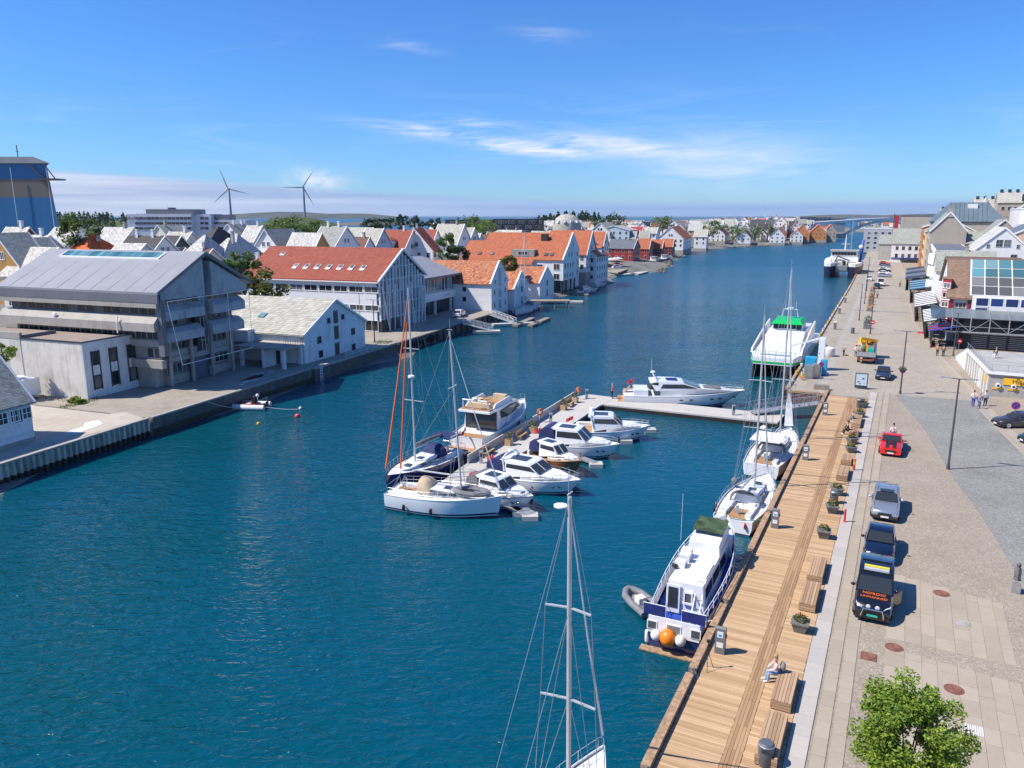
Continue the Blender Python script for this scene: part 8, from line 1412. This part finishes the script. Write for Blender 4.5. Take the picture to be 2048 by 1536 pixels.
# tiered flower towers, litter bins and pedestals up the promenade
ft = None; PL = ['beside the slim lamp', 'next after the slim lamp', 'midway along the row', 'before the parked white van', 'beside the parked white van', 'behind the parked white van', 'farthest of the row']
for i, s in enumerate((160, 168, 190, 205, 213, 221, 240)):
    t = thing('flower_tower', 'rust-red flower tower on the promenade, ' + PL[i], 'flower tower', Qp(s, -5.6-(s-160)*.028, 1.6), QR); MB().box(-.6, .6, -.6, .6, 0, .55).build('tub', 'planter_grey', t); leafball((0, 0, .9), .75, 90, q8, .13, .8).build('leaves', 'leaf_green' if i > 1 else 'leaf_dark', t); leafball((0, 0, 1.1), .7, 80, q8, .11, 1.0).build('blossoms', 'lifebuoy' if i > 1 else 'cloth_grey', t)
for i, (s, n) in enumerate(((131.5, -10.6), (156, -10.9), (182, -12.1), (206, -12.6))): t = thing('promenade_pedestal', 'slim grey power pedestal near the promenade edge, %s' % ['first beyond the bulk bag', 'second', 'third', 'fourth'][i], 'pedestal', Qp(s, n, 1.6), QR); MB().box(-.2, .2, -.25, .25, 0, 1.3).build('housing', 'pedestal_grey', t); box('cap', 'cloth_white', t, -.22, .22, -.27, .27, 1.3, 1.5)
t = thing('promenade_bin', 'grey litter bin beside the flower towers', 'bin', Qp(152, -7.6, 1.6)); MB().cyl((0, 0, 0), .32, 1.0, 12).build('bin_body', 'bin_grey', t); MB().torus((0, 0, 1), .3, .04, 12, 5).build('rim', 'dark_frame', t)
# manholes and drain grates
for i, (u, v, m, sq, lb) in enumerate(((1883, 1187, 'manhole_rust', 0, 'round rusty manhole cover on the upper slab field'), (1788, 1295, 'manhole_rust', 0, 'round rusty manhole cover between the slab fields'), (1737, 1313, 'manhole_rust', 1, 'square rusty manhole cover near the stone bands'), (1908, 1379, 'manhole_rust', 0, 'round rusty manhole cover on the lower slab field'), (1926, 1247, 'concrete', 1, 'square grey drain cover on the upper slab field'), (1948, 1461, 'roof_flat_light', 1, 'ribbed steel drain grate near the tree'), (1440, 765, 'rust', 0, 'dark cover on the shaded west quay'))):
    if i == 6: continue
    p = px(u, v, 1.6); t = thing('manhole_cover' if i < 4 else 'drain_cover', lb, 'manhole' if i < 4 else 'drain', (p.x, p.y, 1.607), QR)
    if sq: MB().box(-.36, .36, -.36, .36, -.02, .012).build('frame', m, t)
    else: MB().cyl((0, 0, -.02), .42, .03, 22).build('frame', m, t)
    if i == 5:
        for k in range(8): box('grate_bar', 'white_render', t, -.32, .32, -.33+k*.085, -.33+k*.085+.04, .013, .03)
    else: MB().cyl((0, 0, .011), .29, .012, 20).torus((0, 0, .02), .3, .015, 20, 4).build('lid', m, t)
# pontoon furniture
for i, (x, y) in enumerate(((-.3, 72.6), (2.2, 77.0), (6.0, 86.6), (7.6, 90.2))): t = thing('pontoon_planter', 'wooden planter with spiky grass on the pontoon, %s' % ['nearest', 'second', 'third', 'farthest'][i], 'planter', (x, y, .58), R(67)); box('tub', 'deck_wood', t, -.4, .4, -.3, .3, 0, .6); leafball((0, 0, .85), .4, 90, q8, .12, 1.3).build('grass', 'leaf_olive', t)
for i, (x, y) in enumerate(((1.0, 74.9), (6.9, 88.4), (-2.2, 69.3))): t = thing('pontoon_bench', 'pale wooden bench on the pontoon, %s' % ['by the flybridge yacht', 'near the corner', 'by the blue sloop'][i], 'bench', (x, y, .58), R(67)); box('seat', 'deck_wood', t, -.9, .9, -.25, .25, .38, .46); box('backrest', 'deck_wood', t, -.9, .9, .22, .28, .46, .85); [box('leg', 'deck_wood', t, a, a+.1, -.22, .22, 0, .38) for a in (-.8, .7)]
for i, (x, y) in enumerate(((8.1, 91.9), (3.0, 81.2))): t = thing('lifebuoy_stand', 'orange lifebuoy on a post, %s' % ['at the pontoon corner', 'half way down the pontoon'][i], 'lifebuoy', (x, y, .58), R(-60)); MB().cyl((0, 0, 0), .05, 1.5, 6).build('post', 'white_paint', t); MB().torus((.1, 0, 1.15), .32, .09, 18, 7, 'x').build('ring', 'lifebuoy', t, smooth=60)
# mooring lines
ml = [((Lp(70.5, 62.4, 2.0)), px(465, 808, .5)), (Lp(73, 62.4, 2.0), px(490, 800, .6)), (Lp(67.5, 62.4, 2.0), px(463, 815, .5)), (px(532, 814, .5), px(600, 818, .1)), (px(345, 800, 1.9), px(383, 835, .05)), (Qp(53, -7.3, 1.8), Qp(50.3, -9.0, 2.6)), (Qp(37.8, -7.2, 1.8), Qp(37.2, -8.2, 1.6)), (Qp(318, -15.6, 1.9), Qp(311, -18, 4)), (Lp(62, 62.9, 1.9), px(395, 836, 0))]
for i, (a, b) in enumerate(ml):
    t = thing('mooring_line', 'thin mooring rope, %s' % ['bow line of the red inflatable', 'spring line of the red inflatable', 'outer bow line of the red inflatable', 'yellow stern line towards the white float', 'pale pole leaning from the quay into the water', 'bow line of the fishing boat', 'stern line of the fishing boat', 'bow line of the work catamaran', 'weedy rope off the sheet piling'][i], 'rope', (0, 0, 0)); mb = MB(); mb.tube([a.lerp(b, k/8)-Vector((0, 0, .6*math.sin(math.pi*k/8)*(a-b).length*.06)) for k in range(9)], .03, 5).build('line', 'white_buoy' if i != 5 else 'plate_green', t)
# white trailer and shrubs by the annex
t = thing('white_trailer', 'small white box trailer parked beside the annex wall', 'trailer', Lp(61.0, 83, 2.0), LR); box('box_body', 'white_paint', t, -1.2, 1.2, -1.6, 1.6, .5, 2.4); [put('wheel', _tyre, t, (x, 0, .33), R(90)) for x in (-1.1, 1.1)]; MB().bar((0, -1.6, .55), (0, -2.8, .5), .1).build('drawbar', 'galvanised', t)
# ---------------------------------------------------------------- trees and shrubs
def tree(name, label, loc, h, r, m, seed, n=2600, leaf=.10, trunk=.16, shape=1.0, clumps=26, base=.35, cat='tree', group=None):
    q = random.Random(seed); t = thing(name, label, cat, loc, q.uniform(0, 6), group); zc_ = h*(base+1)/2; rz_ = h*(1-base)/2
    tips = []
    for i in range(clumps):
        a = 2*math.pi*q.random(); b = q.uniform(-1, 1); d = q.uniform(.35, .95)**.6; s_ = math.sqrt(1-b*b); tips.append(Vector((r*d*s_*math.cos(a), r*d*s_*math.sin(a), zc_+rz_*d*b*(1 if b > 0 else .8))))
    tk = MB().tube([(0, 0, -.3), (.04*h*.2, 0, h*.25), (0, .03*h*.2, h*.55)], trunk, 8, trunk*.4)
    for p in tips[:12]: tk.tube([(0, 0, h*base*.8), Vector((0, 0, h*base*.8)).lerp(p, .5)+Vector((0, 0, .1*h)), p], trunk*.35, 5, trunk*.08)
    tk.build('trunk', 'bark', t); mb = MB()
    for p in tips:
        cr = r*q.uniform(.16, .34)
        for j in range(n//clumps):
            v = Vector((q.gauss(0, 1), q.gauss(0, 1), q.gauss(0, .75))); v = p+v.normalized()*cr*q.random()**.5; u = Vector((q.uniform(-1, 1), q.uniform(-1, 1), q.uniform(-.7, .3))).normalized()*leaf*q.uniform(.7, 1.3); w_ = u.cross(Vector((q.uniform(-1, 1), q.uniform(-1, 1), q.uniform(.2, 1)))).normalized()*leaf*.55
            mb.add([v-u, v+w_*.9, v+u, v-w_*.9], [(0, 1, 2, 3)])
    mb.build('crown', m, t); return t
tree('linden_tree', 'bright green street tree at the bottom right of the square', (13.75, 23.3, 1.6), 5.5, 1.75, 'leaf_lime', 5, 20000, .075, .12, clumps=95, base=.22)
for i, (u, v, D, h, r, m, lb) in enumerate([(160, 470, 150, 9, 4.2, 'leaf_green', 'leafy green tree beside the pale slate house'), (487, 545, 128, 9, 3.2, 'leaf_green', 'green tree behind the concrete gable'), (525, 585, 124, 10, 3.8, 'leaf_olive', 'yellow-green tree beside the red office wall'), (893, 508, 205, 14, 3.6, 'leaf_green', 'tall tree beside the narrow red-tiled house'), (912, 510, 200, 7, 3, 'leaf_dark', 'small dark tree below the white villa'), (1016, 530, 200, 7, 3, 'leaf_olive', 'bush-like tree behind the pantile roofs'), (935, 455, 330, 14, 8, 'leaf_green', 'broad green tree in front of the dark flats'), (970, 463, 300, 12, 6, 'leaf_lime', 'bright tree right of the broad one by the dark flats'), (1228, 446, 520, 15, 9, 'leaf_dark', 'round dark tree on the hill, right one'), (1208, 447, 530, 12, 8, 'leaf_dark', 'round dark tree on the hill, left one'), (1325, 449, 480, 11, 8, 'leaf_green', 'green tree among the hillside houses'), (1425, 458, 560, 13, 9, 'leaf_green', 'big tree behind the white waterfront house'), (1465, 466, 600, 14, 11, 'leaf_green', 'leafy clump behind the long white shed'), (1500, 462, 640, 14, 12, 'leaf_green', 'leafy clump behind the brown-roofed white house'), (1535, 462, 640, 14, 12, 'leaf_dark', 'dark leafy clump before the red-roofed white house'), (1450, 460, 640, 12, 9, 'leaf_green', 'leafy clump around the small red-roofed house'), (1542, 444, 720, 11, 8, 'leaf_dark', 'dark tree beside the bright white gables'), (590, 458, 330, 11, 9, 'leaf_green', 'low green tree belt before the second turbine'), (560, 458, 340, 10, 8, 'leaf_green', 'tree belt left of the second turbine'), (625, 460, 330, 9, 7, 'leaf_green', 'tree belt right of the second turbine'), (2030, 408, 395, 12, 7, 'leaf_green', 'trees crowning the hill at the right edge'), (6, 712, 86, 3.2, 1.6, 'leaf_lime', 'bright bush at the frame edge beside the annex'), (153, 808, 84, 1.7, 1.1, 'leaf_lime', 'round green bush at the annex corner'), (805, 447, 420, 11, 5, 'leaf_dark', 'dark conifer group on the skyline, left'), (835, 447, 430, 10, 5, 'leaf_dark', 'dark conifer group on the skyline, middle'), (868, 448, 440, 9, 5, 'leaf_dark', 'dark conifer group on the skyline, right'), (770, 449, 420, 8, 6, 'leaf_dark', 'dark conifer row on the skyline beside grey roofs'), (740, 451, 410, 8, 6, 'leaf_dark', 'dark conifer row on the skyline, farther left')]):
    g = pz(u, v, D); small = D > 250
    tree('tree' if h > 3 else 'shrub', lb, (g.x, g.y, g.z-(h*.58 if h > 5 else h*.5)), h, r, m, 40+i, 900 if small else 2200, .6 if D > 300 else (.32 if D > 110 else .12), .25, clumps=22, base=.15 if h < 3 else .2, cat='tree' if h > 3 else 'shrub')
# far woods read as one mass
def woods(name, label, spots, m, hh, seed):
    q = random.Random(seed); mb = MB()
    for x, y, z in spots:
        h = hh*q.uniform(.7, 1.2); r = h*q.uniform(.22, .38)
        for j in range(46):
            f = q.random(); rr = r*(1-f)**.7*q.random()**.4; a = q.uniform(0, 6.28); p = Vector((x+rr*math.cos(a), y+rr*math.sin(a), z+h*(.1+.9*f))); u = Vector((q.uniform(-1, 1), q.uniform(-1, 1), q.uniform(-.6, .6))).normalized()*h*.10; w_ = u.cross(Vector((q.uniform(-1, 1), q.uniform(-1, 1), q.uniform(.2, 1)))).normalized()*h*.08; mb.add([p-u, p+w_, p+u, p-w_], [(0, 1, 2, 3)])
    return tag(mb.build(name, m), label, None, None, 'stuff')
q = random.Random(2); sp = []
for i in range(420):
    a = q.uniform(0, 6.28); d = q.random()**.5; x, y = 185*d*math.cos(a), 105*d*math.sin(a); sp.append((-500+x, 900+y, 17*(1-d*d)*.95-1))
woods('forest', 'dark mixed forest on the far shore', sp, 'leaf_dark', 11, 3)
sp = []
for i in range(190):
    a = q.uniform(0, 6.28); d = q.random()**.5; sp.append((78+72*d*math.cos(a), 980+56*d*math.sin(a), 15*(1-d*d)-1))
woods('pine_forest', 'dark pine wood on the low hill behind the domed hall', sp, 'leaf_dark', 13, 5)
sp = [];
for i in range(260):
    y = q.uniform(300, 760); u = q.uniform(560, 1640); x = (u-1024)/F*y*1.02
    if inside(x, y, SHORE) and shore_dist(x, y, SHORE) > 12: sp.append((x, y, land_z(x, y)-.5))
woods('garden_greenery', 'scattered garden trees between the distant houses', sp, 'leaf_green', 6.5, 8)
# tufts along the annex foot
mb = MB(); q = random.Random(6)
for i in range(900):
    s_, n_ = q.choice([(q.uniform(61.6, 63.2), q.uniform(76, 92)), (q.uniform(59.5, 64.5), q.uniform(74.3, 75.6)), (q.uniform(110, 112.5), q.uniform(63, 66))]); p = Lp(s_, n_, 1.95); a = q.uniform(0, 6.28); hgt = q.uniform(.1, .35); mb.add([p, p+Vector((.06*math.cos(a), .06*math.sin(a), 0)), p+Vector((.1*math.cos(a+1), .1*math.sin(a+1), hgt))], [(0, 1, 2)])
tag(mb.build('grass_tufts', 'leaf_olive'), 'weeds growing along the annex wall', None, None, 'stuff')
# ---------------------------------------------------------------- thin sea air
hm = bpy.data.materials.new('sea_air'); hm.use_nodes = True; nt = hm.node_tree; nt.nodes.clear()
pv = nd(nt, 'ShaderNodeVolumePrincipled', {'Color': (.80, .88, 1.0, 1), 'Density': 0.00003, 'Anisotropy': 0.1}); ho = nd(nt, 'ShaderNodeOutputMaterial'); nt.links.new(pv.outputs[0], ho.inputs['Volume'])
hz_ = MB().box(-20600, 20600, -340, 20600, -6, 152).build('haze', hm); tag(hz_, 'thin sea haze over the harbour', None, None, 'stuff')
